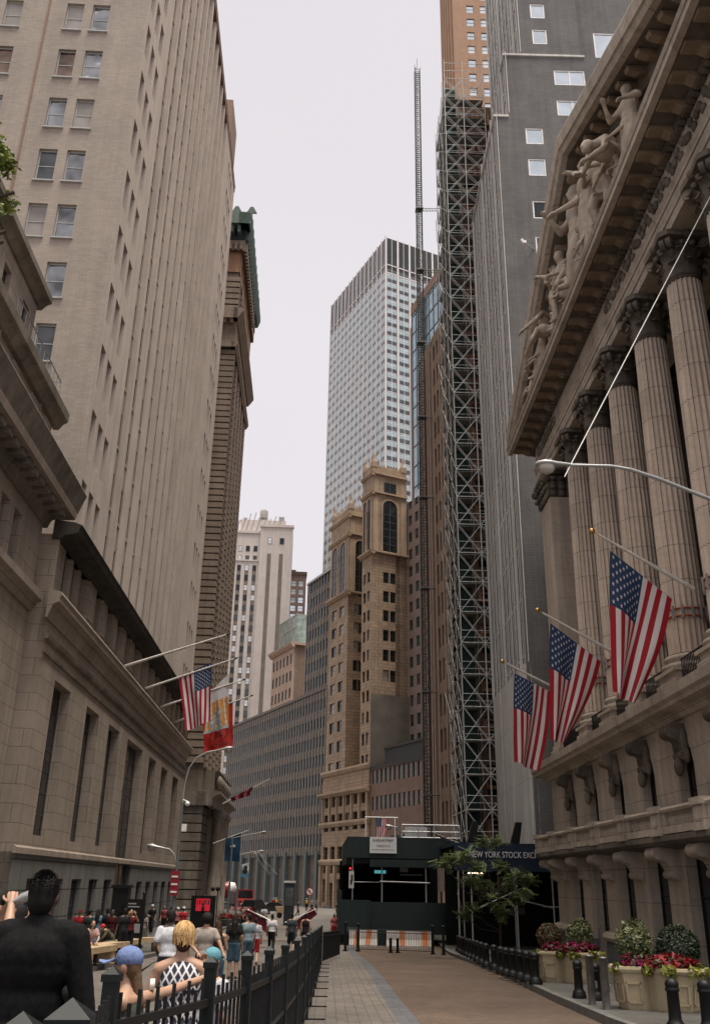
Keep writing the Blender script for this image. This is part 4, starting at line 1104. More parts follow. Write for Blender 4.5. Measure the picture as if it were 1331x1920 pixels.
# ---------------------------------------------------------------- scaffolded building, scaffold, hoist mast
M_sbr = stone('brown_brick', (.19, .115, .075), (.16, .095, .065), .3, .1, .01, (.15, .11, .085), stain=.15)
M_terra = stone('terracotta_trim', (.36, .195, .12), None, 2, 2, .005, stain=.2)
sb = Bld('scaffolded_building', 'brown building almost hidden behind the tall metal scaffold', 'building', (12.35, 72.0, 0), facade(1, True))
mb = MB()
hs = []
for k in range(20):
    for a in (-7.2, -4.2): hs.append((a + 9, 4.5 + 3.75 * k, 1.5, 2.2, 'dim'))
sb.wall(mb, (-9, 0, 0), 0, 8.9, 79, hs, .3, style='dim')
sb.wall(mb, (0, .01, 0), R(90), 20, 79, [(q0, 4.2 + 3.75 * k, 1.3, 2.4, 'dim') for k in range(19) for q0 in (.4, 2.1)], .2); mb.box(-9, -.4, .6, 20, 0, 78.9)
sb.part('brick_wall', mb, [M_sbr])
for k in range(20):
    z = 5.0 + 3.75 * k
    for a in (.35, 2.0):
        mb = MB(); mb.box(0, .5, a - .1, a + 1.3, z - .25, z); mb.box(0, .5, a - .1, a + .12, z, z + 1.3); mb.box(0, .5, a + 1.05, a + 1.3, z, z + 1.3); mb.box(.35, .45, a, a + 1.2, z + .4, z + .55); mb.box(.35, .45, a, a + 1.2, z + .8, z + .95); mb.box(0, .5, a - .1, a + 1.3, z + 1.2, z + 1.35)
        sb.part('balcony', mb, [M_terra])
sb.finish(40)
SCX0, SCX1, SCY0 = 10.75, 14.9, 70.0
sc = thing('scaffold', 'very tall narrow tower of cross braced metal tube scaffolding', 'scaffold', (SCX0, SCY0, 0))
LH, NLIFT, SD, NBAY = 2.55, 30, 2.6, 3
M_tube = plain('scaffold_tube', (.52, .53, .52), .5, .4, .5, 3, .2)
M_tube2 = plain('scaffold_plate', (.16, .15, .13), .8)
M_net = plain('green_netting', (.028, .052, .048), .9, 0, .2, 1.2, .35)
b = MB(); wd = SCX1 - SCX0; r_ = .036
for j in range(NBAY + 1):
    for x in (0, wd * .47, wd):
        if j and x > 1.: continue
        b.cyl((x, j * SD, 0), (x, j * SD, LH), r_, None, 6)
    w2 = 1.4 if j else wd
    b.cyl((0, j * SD, 0), (w2, j * SD, 0), r_, None, 6); b.cyl((0, j * SD, 1.0), (w2, j * SD, 1.0), r_ * .7, None, 5)
    if j: b.cyl((1.4, j * SD, 0), (1.4, j * SD, LH), r_, None, 6)
for x0, x1 in ((0, wd * .47), (wd * .47, wd)):
    for y in (0, .28):
        b.cyl((x0, y, 0), (x1, y, LH), r_ * .75, None, 5); b.cyl((x1, y, 0), (x0, y, LH), r_ * .75, None, 5)
b.cyl((0, .28, 0), (0, .28, LH), r_ * .8, None, 5); b.cyl((wd * .47, .28, 0), (wd * .47, .28, LH), r_ * .8, None, 5); b.cyl((0, .28, .5), (wd, .28, .5), r_ * .7, None, 5)
for j in range(NBAY):
    for x in (0, 1.4):
        b.cyl((x, j * SD, 0), (x, (j + 1) * SD, LH), r_ * .75, None, 5); b.cyl((x, (j + 1) * SD, 0), (x, j * SD, LH), r_ * .75, None, 5)
        b.cyl((x, j * SD, 0), (x, (j + 1) * SD, 0), r_, None, 5); b.cyl((x, j * SD, 1.0), (x, (j + 1) * SD, 1.0), r_ * .7, None, 5)
lm = b.mesh('scaffold_lift', [M_tube])
b = MB(); b.box(.05, wd - .05, .35, 1.5, -.06, 0); b.box(.05, 1.4, 1.5, NBAY * SD, -.06, 0); pm = b.mesh('platform', [M_tube2])
b = MB(); b.box(.25, 1.3, 1.45, 1.5, .0, LH); b.box(1.9, 3.9, 1.6, 1.65, 0, LH * .55); netm = b.mesh('safety_net', [M_net])
b = MB(); b.box(.25, 1.3, 1.45, 1.5, .0, LH); netm2 = b.mesh('safety_net', [M_net])
for k in range(NLIFT):
    z = 4.3 + k * LH
    for nme, me in (('scaffold_lift', lm), ('platform', pm), ('safety_net', netm2 if k % 3 else netm)):
        o = bpy.data.objects.new(nme, me); COL.objects.link(o); o.parent = sc; o.location = (random.uniform(-.02, .02), 0, z)
b = MB(); z = 4.3 + NLIFT * LH
for x in (0, wd * .47, wd):
    for j in range(1): b.cyl((x, j * SD, z), (x, j * SD, z + 2.6), r_, None, 6)
for zz in (0, 1.1, 2.2): b.cyl((0, 0, z + zz), (wd, 0, z + zz), r_ * .7, None, 5)
b.build('guard_rail', [M_tube], sc)
for k in range(NLIFT):      # loose braces and couplers on the street side
    z = 4.3 + k * LH
    for j in range(NBAY):
        if random.random() < .45:
            a = random.uniform(0, SD); b = MB(); b.cyl((-.12, j * SD + a, z), (-.12 - random.uniform(0, .35), j * SD + random.uniform(0, SD), z + LH), .03, None, 5); b.build('outer_brace', [M_tube], sc)
# mast
MX, MY = 10.68, 95.0
ms = thing('hoist_mast', 'slender dark lattice hoist mast standing higher than the scaffold beside it', 'mast', (MX, MY, gnd(MY)))
b = MB(); w_ = .36; SH = 1.5
for x in (-w_, w_):
    for y in (-w_, w_): b.cyl((x, y, 0), (x, y, SH), .05, None, 6)
for z in (0, .375, .75, 1.125):
    for x in (-w_, w_): b.cyl((x, -w_, z), (x, w_, z), .03, None, 4)
    for y in (-w_, w_): b.cyl((-w_, y, z), (w_, y, z), .03, None, 4)
for y in (-w_, w_):
    b.cyl((-w_, y, 0), (w_, y, .75), .024, None, 4); b.cyl((w_, y, .75), (-w_, y, SH), .024, None, 4)
for x in (-w_, w_):
    b.cyl((x, -w_, 0), (x, w_, .75), .024, None, 4); b.cyl((x, w_, .75), (x, -w_, SH), .024, None, 4)
b.cyl((-w_ + .12, -w_ - .05, 0), (-w_ + .12, -w_ - .05, SH), .035, None, 4); b.cyl((0, w_, 0), (0, w_, SH), .05, None, 4)
mm = b.mesh('mast_section', [plain('dark_mast_steel', (.05, .052, .05), .6, .3)])
NS = int((111.5 - gnd(MY)) / SH)
for k in range(NS):
    o = bpy.data.objects.new('mast_section', mm); COL.objects.link(o); o.parent = ms; o.location = (0, 0, k * SH)
for z in (12, 22.5, 34, 45, 55.5, 66, 77, 87):
    b = MB()
    for dy in (-.25, .25): b.cyl((w_, dy, z), (2.6 - (dy), dy, z + .15), .045, None, 5)
    for k in range(5): b.cyl((w_ + k * .42, -.25, z), (w_ + (k + 1) * .42, .25, z), .03, None, 4)
    b.box(-.5, .5, -.5, .5, z - .1, z + .1)
    b.build('wall_tie', [plain('tie_steel', (.13, .13, .125), .5, .4)], ms)
b = MB(); b.cyl((0, 0, NS * SH), (0, 0, NS * SH + 2.2), .03); b.cyl((-.36, 0, NS * SH), (-.36, 0, NS * SH + 1), .03); b.build('mast_tip', [M_black], ms)
# ---------------------------------------------------------------- bend of the street: everything beyond stands turned 24 degrees left
BH = -24
M_tan = stone('tan_ashlar', (.37, .272, .19), (.29, .212, .148), 1.5, .62, .03, (.15, .11, .078), stain=.25, streak=.16, bump=.2)
M_tanp = stone('tan_smooth', (.385, .285, .2), None, 3, 2.2, .01, stain=.2, streak=.2, bump=.1)
M_tand = stone('tan_carved', (.27, .19, .125), None, .5, .35, .06, (.12, .085, .055), stain=.3, bump=.6)
M_blank = plain('bare_cement_wall', (.145, .13, .108), .9, 0, .2, .25, .25)
STY['pair'] = dict(frame=M_frameD, pane=[G_dark, G_dark, G_dark, G_palepane], bars=(0, 1), fw=.08)
STY['big'] = dict(frame=M_frameD, pane=[G_dark], bars=(1, 5), fw=.1, bw=.1)
SCB = .93
def bend(s, off=0.):
    """point s metres back along the bend line, off metres away from the street"""
    h = R(BH); return (8.35 - math.sin(h) * s + math.cos(h) * off, 165 - math.cos(h) * s - math.sin(h) * off, 0)
ta = Bld('tan_twin_tower', 'ornate tan stone building with two turreted towers and tall arched windows', 'building', bend(0), facade(BH, True))
GZ = -3.0
rowz = [zt(720, y, 165) for y in (1275, 1236, 1197, 1162, 1125, 1089, 1054)]
pitch = (rowz[-1] - rowz[0]) / 6
zBtop = 80.4; zAtop = 75.0
mb = MB(); mc = MB(); mp = MB()
zc1 = zt(690, 1030, 165)       # cornice under the arcade of tower B
zc2 = zt(690, 940, 165)
def arch(b, O, th, w, h, n_=12, m=0):
    """dark arched window recess drawn as a stone surround plus its own glass"""
    U = Vector((math.cos(th), math.sin(th), 0)); N_ = Vector((math.sin(th), -math.cos(th), 0)); O = Vector(O); Z = Vector((0, 0, 1))
    inner = [(-w / 2, 0)] + [(-w / 2 * math.cos(math.pi * i / n_), h - w / 2 + w / 2 * math.sin(math.pi * i / n_)) for i in range(n_ + 1)] + [(w / 2, 0)]
    outer = [(-w / 2 - .35, 0)] + [(-(w / 2 + .35) * math.cos(math.pi * i / n_), h - w / 2 + (w / 2 + .35) * math.sin(math.pi * i / n_)) for i in range(n_ + 1)] + [(w / 2 + .35, 0)]
    P = lambda p, d: O + U * p[0] + Z * p[1] + N_ * d
    for (a, a2), (o1, o2) in zip(zip(inner[:-1], inner[1:]), zip(outer[:-1], outer[1:])):
        b.quad(P(a, .18), P(a2, .18), P(o2, .18), P(o1, .18), m); b.quad(P(a, .18), P(a, .0), P(a2, .0), P(a2, .18), m); b.quad(P(o1, .18), P(o2, .18), P(o2, 0), P(o1, 0), m)
    g_ = MB(); g_.add([P(p, .03) for p in inner], [tuple(range(len(inner)))], 0)
    f_ = MB()
    for i in range(1, 6): g_.add([P((-w / 2, h * i / 7 - .06), .06), P((w / 2, h * i / 7 - .06), .06), P((w / 2, h * i / 7 + .06), .06), P((-w / 2, h * i / 7 + .06), .06)], [(0, 1, 2, 3)], 1)
    g_.add([P((-.08, 0), .07), P((.08, 0), .07), P((.08, h - .1), .07), P((-.08, h - .1), .07)], [(0, 1, 2, 3)], 1)
    ta.part('arched_window', g_, [G_dark, M_frameD])
def tower(s0, s1, ztop, off0, nsdepth, has_rows, lowz):
    W_ = s1 - s0; L_ = off0
    # street face
    hs = []
    z = rowz[0] - 9 * pitch
    while z < zc1 - 5:
        if z > 21:
            for k in range(2): hs.append((W_ * (.16 + .40 * k), z - 18, W_ * .24, 2.1, 'pair'))
        z += pitch
    ta.wall(mb, (s0, 0, 18), 0, W_, ztop - 18, hs, .3)
    # face towards the camera
    hs = []
    z = rowz[0]
    while z < zc1 - 4:
        for u in (nsdepth * .40, nsdepth * .60): hs.append((u - .65, z - 18, 1.25, 2.2, 'pair'))
        z += pitch
    ta.wall(mb, (s1, 0, 18), R(90), nsdepth, ztop - 18, hs, .3)
    mb.box(s0, s1 - .5, .5, nsdepth, 18, ztop - .5)
    mb.quad((s0, nsdepth, 18), (s0, 0, 18), (s0, 0, ztop), (s0, nsdepth, ztop))
    # cornices
    for zz, o in ((ztop - 13.2 - 6.2, .9), (ztop - 6.6, .5), (ztop - 2.4, .5)):
        mc.sweep(s0 - .4, s1 + o, [(-.2, zz), (o * .4, zz + .1), (o, zz + .55), (o, zz + .85), (-.2, zz + 1.0)])
        mc.box(s1, s1 + o, -o, nsdepth, zz + .5, zz + .86)
    # crest and turrets
    for c in (s0 + .5, s1 - .5):
        mp.box(c - .6, c + .6, -.1, 1.1, ztop - .2, ztop + 1.0); mp.lathe([(.55, 1.0), (.35, 1.6), (.28, 2.2), (.32, 2.4), (.1, 3.2), (.02, 3.8)], (c, .5, ztop), 8)
    mp.box(s1 - 1.1, s1 + .1, nsdepth - 1.2, nsdepth, ztop - .2, ztop + 1.0); mp.lathe([(.55, 1.0), (.35, 1.6), (.28, 2.2), (.32, 2.4), (.1, 3.2), (.02, 3.8)], (s1 - .5, nsdepth - .6, ztop), 8)
    k = s0 + 1.4
    while k < s1 - 1.2: mp.lathe([(.16, 0), (.2, .3), (.05, 1.0)], (k, .25, ztop - .2), 6); k += .55
    k = 1.6
    while k < nsdepth - 1.5: mp.lathe([(.16, 0), (.2, .3), (.05, 1.0)], (s1 - .2, k, ztop - .2), 6); k += .6
    # carved panels
    for zz in (ztop - 5.5,): mc.box(s1 - .0, s1 + .06, .3, 1.3, zz, zz + 2.6); mc.box(s1, s1 + .06, nsdepth - 1.3, nsdepth - .3, zz, zz + 2.6)
    for yy in (.15, nsdepth - 1.35): mc.box(s1, s1 + .12, yy, yy + 1.2, ztop - 18.5, ztop - 7)
    ah = 11.0
    arch(mc, (s1, nsdepth / 2, ztop - 18.2), R(90), nsdepth * .42, ah)
    arch(mc, (s0 + W_ * .28, 0, ztop - 18.2), 0, W_ * .3, ah); arch(mc, (s0 + W_ * .72, 0, ztop - 18.2), 0, W_ * .3, ah)
    for c in (s0 + W_ * .5,): mc.lathe([(.22, 0), (.2, 8), (.32, 8.5)], (c, -.25, ztop - 18.2), 10)
tower(-4.3, 0, zBtop, 0, 7.8, True, 18)
tower(-19.6, -10.6, zAtop, 0, 5.0, True, 18)
mb.box(-10.6, -4.3, 4.9, 9, 18, 66); mb.box(-19.6, 0, 5.2, 24, 18, 62)
b = MB(); ta.wall(b, (-10.6, 4.85, 18), 0, 6.3, 50, [(2.2, 4 + pitch * k, 1.9, 2.6, 'pair') for k in range(12)], .2); ta.part('recessed_wall', b, [M_tan])
ta.part('wall', mb, [M_tan]); ta.part('cornices', mc, [M_tanp]); ta.part('roof_crest', mp, [M_tanp])
b = MB(); b.box(0.0, .12, -.05, 8.4, 18, rowz[0] - 2.5); ta.part('bare_wall', b, [M_blank])
b = MB(); b.box(0.12, .2, 4.8, 7.9, zt(720, 870, 165) - 6.6 , zt(720, 870, 165) - 4.4); b = MB()
ta.wall(b, (.02, 2.5, zBtop - 5.6), R(90), 2.9, 2.4, [(0.05, .05, 2.8, 2.3, 'big')], .0); ta.part('attic_surround', b, [M_tanp])
# lower ornate storeys
mb = MB(); hs = []
for k in range(6): hs.append((1.0 + 3.15 * k, 13.5, 1.9, 3.0, 'pair')); hs.append((1.0 + 3.15 * k, 6.2, 2.0, 4.6, 'big')); hs.append((1.2 + 3.15 * k, 17.8, 1.5, 2.3, 'pair'))
hs += [(1.0, 1.2, 2.0, 4.0, 'pair'), (4.1, -0.5 + .5, 2.2, 4.6, 'base'), (7.3, 1.2, 2.0, 4.0, 'pair'), (10.4, 1.2, 2.0, 4.0, 'pair'), (13.6, 1.2, 2.0, 4.0, 'pair')]
ta.wall(mb, (-19.9, -.25, GZ), 0, 20.0, 21 - GZ, hs, .5)
mb.box(-19.8, 0, .3, 6, GZ, 21); mb.quad((.1, -.25, GZ), (.1, 6, GZ), (.1, 6, 21), (.1, -.25, 21))
ta.part('lower_storeys', mb, [M_tan])
mb = MB()
for z, o in ((4.6, .4), (11.2, .6), (16.6, 1.1), (20.6, .5)): mb.sweep(-20.3, .4, [(0, z), (o * .4, z), (o, z + .5), (o, z + .8), (0, z + 1.0)], 0, -.25)
for k in range(7): mb.box(-20 + 3.2 * k, -19.3 + 3.2 * k, -.6, -.25, GZ, 4.5); mb.box(-19.9 + 3.2 * k, -19.3 + 3.2 * k, -.45, -.25, 12.3, 16.5)
ta.part('string_courses', mb, [M_tanp])
b = MB()
for k in range(4): b.box(-16.5 + .0, -13.5, -2.2 + .45 * k, -.3, GZ + .17 * k, GZ + .17 * (k + 1))
for x in (-16.4, -13.6): b.cyl((x, -2.2, GZ + .9), (x, -.4, GZ + 1.6), .05); b.cyl((x, -2.2, GZ), (x, -2.2, GZ + .9), .04)
ta.part('entrance_steps', b, [M_kerb])
ta.finish(100)

# ---------------------------------------------------------------- low brown granite wing and taller granite block behind
M_gran = stone('brown_granite', (.20, .135, .105), (.18, .122, .095), 1.6, 1.1, .006, (.14, .1, .08), stain=.12, streak=.15, bump=.05)
M_granp = stone('pinkish_granite', (.26, .195, .172), (.24, .18, .158), 2, 1.2, .006, (.18, .135, .12), stain=.12, streak=.15, bump=.05)
G_green = glass('green_glass', (.05, .085, .08), .1, .6, .3, .1, .4)
STY['green'] = dict(frame=M_frameD, pane=[G_green, G_green, G_mid], bars=(0, 0), fw=.07)
lw = Bld('granite_wing', 'low brown granite building with two rows of green tinted windows', 'building', bend(.3), facade(BH, True))
mb = MB(); LW = 23.0
r1 = zt(740, 1462, 156); r2 = zt(740, 1507, 156)
hs = [(.5 + 1.62 * k, r1 - GZ, 1.0, 2.3, 'green') for k in range(13)] + [(.5 + 1.62 * k, r2 - GZ - .6, 1.0, 2.3, 'green') for k in range(13)] + [(.5 + 1.62 * k, 6.5, 1.0, 2.6, 'green') for k in range(4)]
lw.wall(mb, (0, 0, GZ), 0, LW, 20.2 - GZ, hs, .2)
mb.box(0, LW, .4, 6, GZ, 20.2); mb.quad((0, 6, GZ), (0, 0, GZ), (0, 0, 20.2), (0, 6, 20.2)); mb.box(8, 16, -.05, 0, 3, 8, 0)
lw.part('wall', mb, [M_gran])
mb = MB(); mb.box(-.1, LW, -.12, .5, 20.2, 20.75); mb.box(2.5, LW, 1.5, 6, 20.7, 23.6); mb.box(2.3, LW + .2, 1.3, 6, 23.6, 24.0); lw.part('dark_parapet', mb, [plain('dark_lead_roof', (.03, .029, .028), .7)])
mb = MB(); mb.box(7.5, 17, -.08, 0, 2.2, 9.0); lw.part('dark_entrance', mb, [M_black])
lw.finish(100)
gb = Bld('granite_block', 'plain pinkish granite office block with pairs of windows next to the tan towers', 'building', bend(.6, 8), facade(BH, True))
mb = MB(); hs = []
for k in range(17):
    for a in (1.0, 3.6, 6.6, 9.2): hs.append((a, 4 + 3.62 * k, 1.35, 2.1, 'green'))
gb.wall(mb, (-1.4, 0, 10), 0, 16, 63.5, [(a + 0.2, b_, c, d, e) for a, b_, c, d, e in hs], .22)
mb.box(-1.4, 14.6, .4, 14, 10, 73.4); mb.quad((-1.4, 12, 10), (-1.4, 0, 10), (-1.4, 0, 73.5), (-1.4, 12, 73.5)); mb.box(6.6, 14.6, 2.5, 14, 73.4, 84.5)
gb.part('wall', mb, [M_granp])
mb = MB(); mb.box(2.2, 9, .8, 1.2, 73.5, 75.6); gb.part('pale_parapet', mb, [M_white])
gb.finish(80)

# ---------------------------------------------------------------- bronze ribbed block
M_brz = plain('bronze_fin', (.34, .235, .175), .55, .1, .4, 1.2, .15)
M_brzd = plain('dark_bronze', (.03, .021, .017), .5, .2, .4)
G_blue = glass('blue_reflection_glass', (.22, .32, .37), .08, .7, .35, .1, .25)  # base colour brightened to emulate a bluish sky reflection
bz = Bld('bronze_block', 'bronze coloured office block of close vertical ribs with a blue glass top', 'building', (12.9, 89.5, 0), facade(-10, True))
mb = MB(); mf = MB(); L_ = 10.8
hs = []
for k in range(17):
    for a in (5.8, 7.1, 8.6, 9.7): hs.append((a, 4 + 3.6 * k + 2, .7, 2.3, 'slit'))
bz.wall(mb, (-L_, 0, 1), 0, L_, 62, hs, .2, 1)
b0 = -L_
for k in range(int(5.6 / .85)): mf.box(b0 + .85 * k, b0 + .85 * k + .36, -.16, 0, 7, 63)
for a in (-5.2, -2.5, -.35): mf.box(a, a + .35, -.12, 0, 7, 63)
mb.box(-L_, 0, .5, 14, 1, 62.8, 0); mb.quad((-L_, 14, 1), (-L_, 0, 1), (-L_, 0, 63), (-L_, 14, 63), 0)
bz.part('wall', mb, [M_brzd, stone('bronze_panel', (.3, .21, .155), None, 3, 3.6, .01, stain=.1)]); bz.part('ribs', mf, [M_brz])
mb = MB(); mb.box(-L_ - .2, .1, -.5, 0, 4.5, 7); mb.box(-L_, 0, -.42, -.0, 1, 4.5); bz.part('base_panels', mb, [stone('pink_base_panel', (.28, .22, .19), None, 2.6, 2.0, .02, stain=.1)])
bz.finish(68)
bg_ = Bld('blue_glass_block', 'blue glass fronted office block with a brown rim seen behind the mast', 'building', (at(838, 900, 205).x, 205, 0), facade(-18, True))
L_ = 21.0; zg0 = 40; zg1 = zt(832, 515, 205)
mb = MB(); mb.box(-L_, 0, 0, 16, zg0, zg1); bg_.part('glass_wall', mb, [G_blue])
mb = MB()
for k in range(9): mb.box(-L_ + k * 3.0, -L_ + k * 3.0 + .22, -.14, 0, zg0, zg1)
k = zg0
while k < zg1: mb.box(-L_, 0, -.12, 0, k, k + .35); k += 6.2
mb.box(-L_ * .62, -L_ * .56, -.9, 0, zg0, zg1)
bg_.part('mullions', mb, [M_frameD])
mb = MB(); mb.box(-L_ - .4, .2, -.2, 16, zg1, zg1 + 3.2); mb.box(-L_ - 1.2, -L_, -.1, 16, zg0, zg1 - 4); bg_.part('brown_rim', mb, [plain('brown_coping', (.19, .11, .075), .7)])

# ---------------------------------------------------------------- orange brick tower
ob = Bld('brick_tower', 'very tall orange brick tower with small pale sash windows above the scaffold', 'building', (18.7, 110, 0), facade(0, True))
M_or2 = stone('orange_tower_brick', (.37, .228, .15), (.33, .2, .132), .3, .1, .008, (.36, .23, .15), stain=.12, streak=.12, bump=.05)
M_red2 = stone('red_tower_brick', (.30, .09, .05), (.26, .08, .045), .3, .1, .01, (.24, .12, .08), stain=.1, bump=.05)
G_pale = glass('pale_reflection_glass', (.68, .71, .73), .15, .5, .2, 0, .2)  # bright sky reflection put into the pale base colour
STY['pale'] = dict(frame=M_frameD, pane=[G_pale, G_pale, G_sky], bars=(0, 1), fw=.07, bw=.1)
mb = MB(); mr_ = MB(); hs = []
OPT = 3.22
for k in range(40):
    z = 160 - OPT * k - .55 - 3.2 + 1.5
    for a in (2.35, 4.75): hs.append((a, z, 1.3, 1.75, 'pale'))
ob.wall(mb, (0, 0, 0), R(90), 7.0, 165, hs, .15)
ob.wall(mr_, (.05, 7.0, 0), R(90), 3.2, 165, [(.4, z, 2.1, 1.75, 'pale') for a, z, *_ in hs[::2]], .15)
ob.wall(mb, (0, 10.2, 0), R(90), 12, 165, [(a, z, 1.3, 1.75, 'pale') for aa, z, *_ in hs[::2] for a in (1.2, 3.6, 7, 9.4)], .15)
mb.quad((0, 0, 0), (0, 0, 165), (-14, 0, 165), (-14, 0, 0)); mb.quad((-14, 0, 165), (0, 0, 165), (0, 22, 165), (-14, 22, 165))
for k in range(5): mb.box(-13 + 2.7 * k, -11.6 + 2.7 * k, -.25, 0, 0, 165)
ob.part('wall', mb, [M_or2]); ob.part('red_bays', mr_, [M_red2])
ob.finish(80)

# ---------------------------------------------------------------- big office building of thin pale fins along the bend
M_fin2 = plain('aluminium_fin', (.33, .315, .295), .45, .2, .5, .6, .12)
M_spb = plain('brown_spandrel', (.115, .088, .067), .6, 0, .4, .7, .3)
G_off = glass('office_glass', (.022, .028, .032), .08, .6, .3, .1, .6)
fb = Bld('finned_office', 'long office building of thin pale vertical fins stepping up towards the tan towers', 'building', bend(-20.2), facade(BH, True))
mb = MB(); mf = MB(); mg = MB()
LF = 62.0; ST = 3.75
def fins(y, x0, x1, z0, z1, sp=1.55):
    mg.quad((x0, y + .25, z0), (x1, y + .25, z0), (x1, y + .25, z1), (x0, y + .25, z1))
    z = z0
    while z < z1 - .5:
        mb.box(x0, x1, y + .12, y + .25, z - .4, z + 1.15); z += ST
    k = x0
    while k <= x1 + .01: mf.box(k - .06, k + .06, y - .04, y + .2, z0 - .5, z1 + .3); k += sp
ZL = 44.5; ZH = 65.5
fins(0, -LF, 0, 7, ZL - 6); fins(2.2, -17.0, -.2, ZL - 5, ZH)
mb.box(-LF, 0, .5, 20, -4, ZL - 6.2); mb.box(-17, 0, 2.6, 20, ZL - 7, ZH)
mb.quad((0, 0, 6), (0, 8, 6), (0, 8, ZL - 6), (0, 0, ZL - 6)); mb.box(-LF - .1, 0, -.1, .5, ZL - 6.2, ZL - 5.6)
mf.box(-17.2, 0, 2.0, 2.6, ZH, ZH + .5)
fb.part('spandrels', mb, [M_spb]); fb.part('fins', mf, [M_fin2])
o = fb.part('window', mg, [G_off]); o['kind'] = 'stuff'
mb = MB()
for k in range(12): mb.box(-LF + 5.4 * k, -LF + 5.4 * k + 1.0, -.3, 1.4, -4, 7.2)
mb.box(-LF, 0, .3, .5, 6.4, 7.2)
fb.part('columns', mb, [plain('blue_grey_column', (.10, .125, .13), .6)])
mb = MB(); mb.box(-LF, 0, .8, .9, 2.6, 4.2); fb.part('dark_fascia', mb, [M_black])
fb.finish()

# ---------------------------------------------------------------- glass tower
M_wmul = plain('white_mullion', (.66, .63, .63), .5, 0, .4, .3, .06)
G_pan = glass('pale_spandrel_glass', (.42, .52, .545), .12, .6, .25, 0, .25)
G_tw = glass('tower_glass', (.085, .095, .10), .06, .6, .35, .05, .5)
STY['twr'] = dict(frame=M_wmul, pane=[G_tw], bars=(1, 0), fw=.05, bw=.12)
STY['twl'] = dict(frame=M_wmul, pane=[G_pan], bars=(1, 0), fw=.05, bw=.12)
pc = at(722, 870, 280)
gt = Bld('glass_tower', 'white and glass office tower with a dark striped crown behind the tan building', 'building', (pc.x, pc.y, 0), facade(BH, True))
ZT = 233.5; LT, WT = 50.5, 62.0
mb = MB(); md = MB(); mw = MB()
NBx, NBy = 14, 12
fl = 3.95
for (n_, Lg, th, O) in ((NBx, LT, 0, (-LT, 0, 0)), (NBy, WT, R(90), (0, 0, 0))):
    U = Vector((math.cos(th), math.sin(th), 0)); N_ = Vector((math.sin(th), -math.cos(th), 0)); O = Vector(O); bw_ = Lg / n_
    def bx(b, u0, u1, z0, z1, d0, d1, m):
        p = [O + U * u + N_ * d + Vector((0, 0, z)) for z in (z0, z1) for u, d in ((u0, d0), (u1, d0), (u1, d1), (u0, d1))]
        b.add(p, ((0, 3, 2, 1), (4, 5, 6, 7), (0, 1, 5, 4), (1, 2, 6, 5), (2, 3, 7, 6), (3, 0, 4, 7)), m)
    bx(md, 0, Lg, 60, ZT - .3, -.6, 0, 0)
    for i in range(n_ + 1): bx(mb, i * bw_ - .36, i * bw_ + .36, 60, ZT + .3, 0, .2, 0)
    for i in range(n_):
        bx(mb, i * bw_ + bw_ / 2 - .1, i * bw_ + bw_ / 2 + .08, 60, ZT, 0, .12, 0)
        for k in range(36):
            z = ZT - 17 - fl * k
            if z < 62: break
            gt.wins.append((O + U * (i * bw_ + .5) + Vector((0, 0, z)) + N_ * .06, th, bw_ - 1.0, 1.75, 'twr'))
            bx(mw, i * bw_ + .5, i * bw_ + bw_ - .5, z - 2.1, z - .1, .0, .1, 0)
            for q_ in range(2): bx(mb, i * bw_ + .5, i * bw_ + bw_ - .5, z - .2 - q_ * .95, z - .08 - q_ * .95, 0, .16, 0)
    for z in (ZT - 16.9, ZT - 13.2): bx(mb, 0, Lg, z, z + .4, 0, .2, 0)
md.box(-LT, 0, 0, WT, 60, ZT - .3)
gt.part('dark_core', md, [plain('dark_crown_glass', (.10, .11, .11), .3, .1, .5, .05, .25)]); gt.part('mullions', mb, [M_wmul]); gt.part('pale_panels', mw, [G_pan])
gt.finish(100)

# ---------------------------------------------------------------- far group down the street
M_wst = stone('white_stone', (.60, .54, .50), (.57, .51, .47), 4, 3.5, .01, (.45, .4, .37), stain=.08, streak=.12, bump=0)
M_wdk = plain('grey_brown_panel', (.19, .165, .14), .7, 0, .3, .5, .15)
STY['far'] = dict(frame=M_frameD, pane=[G_mid, G_pale, G_dark], bars=(0, 1), fw=.12)
d0 = 330.
xl = at(430, 1200, d0).x; pR = at(500, 1330, d0).x
fw_ = Bld('white_tower', 'pale stone tower with dark vertical window strips far down the street', 'building', (at(465, 1200, d0).x - 14, d0, 0), R(2))
zt1 = zt(470, 995, d0); zt2 = zt(505, 985, d0)
mb = MB(); mw = MB(); hs = []
for c in range(9):
    for k in range(26):
        hs.append((.8 + 2.95 * c - .6, zt1 - 8.5 - 4.0 * k, 1.5, 2.3, 'far'))
fw_.wall(mb, (-10, 0, 0), 0, 26.4, zt1, [(a + .15, z, w, h_, e) for a, z, w, h_, e in hs], -.07)
for c in range(9): mw.box(-10 + .35 + 2.95 * c, -10 + .35 + 2.95 * c + 1.5, -.05, .0, 10, zt1 - 14.2)
for c in range(0):
    mw.box(-3.2 + 5.0 * c, -1.7 + 5.0 * c, -.06, 0, 10, zt1 - 12)
mb.box(16.4, 29, -1.2, 20, 0, zt2); mb.box(-10, 16.4, .6, 20, 0, zt1 - .1); mb.box(-10.2, 16.6, -.5, .5, zt1 - 1, zt1); mb.box(-10.2, 16.6, -.4, .0, zt1 - 12.6, zt1 - 12)
mb.box(16, 29.4, -1.7, 0, zt2 - 1, zt2); mb.box(8, 26, 3, 20, zt1, zt2 + 3.5)
for a in (19.4, 24.0): mw.box(a, a + 1.5, -1.28, -1.2, 10, zt2 - 12)
for a in (19.3, 24.0): fw_.wins.append((Vector((a, -1.26, zt2 - 8)), 0, 1.7, 2.6, 'far'))
fw_.part('wall', mb, [M_wst]); fw_.part('dark_strips', mw, [M_wdk])
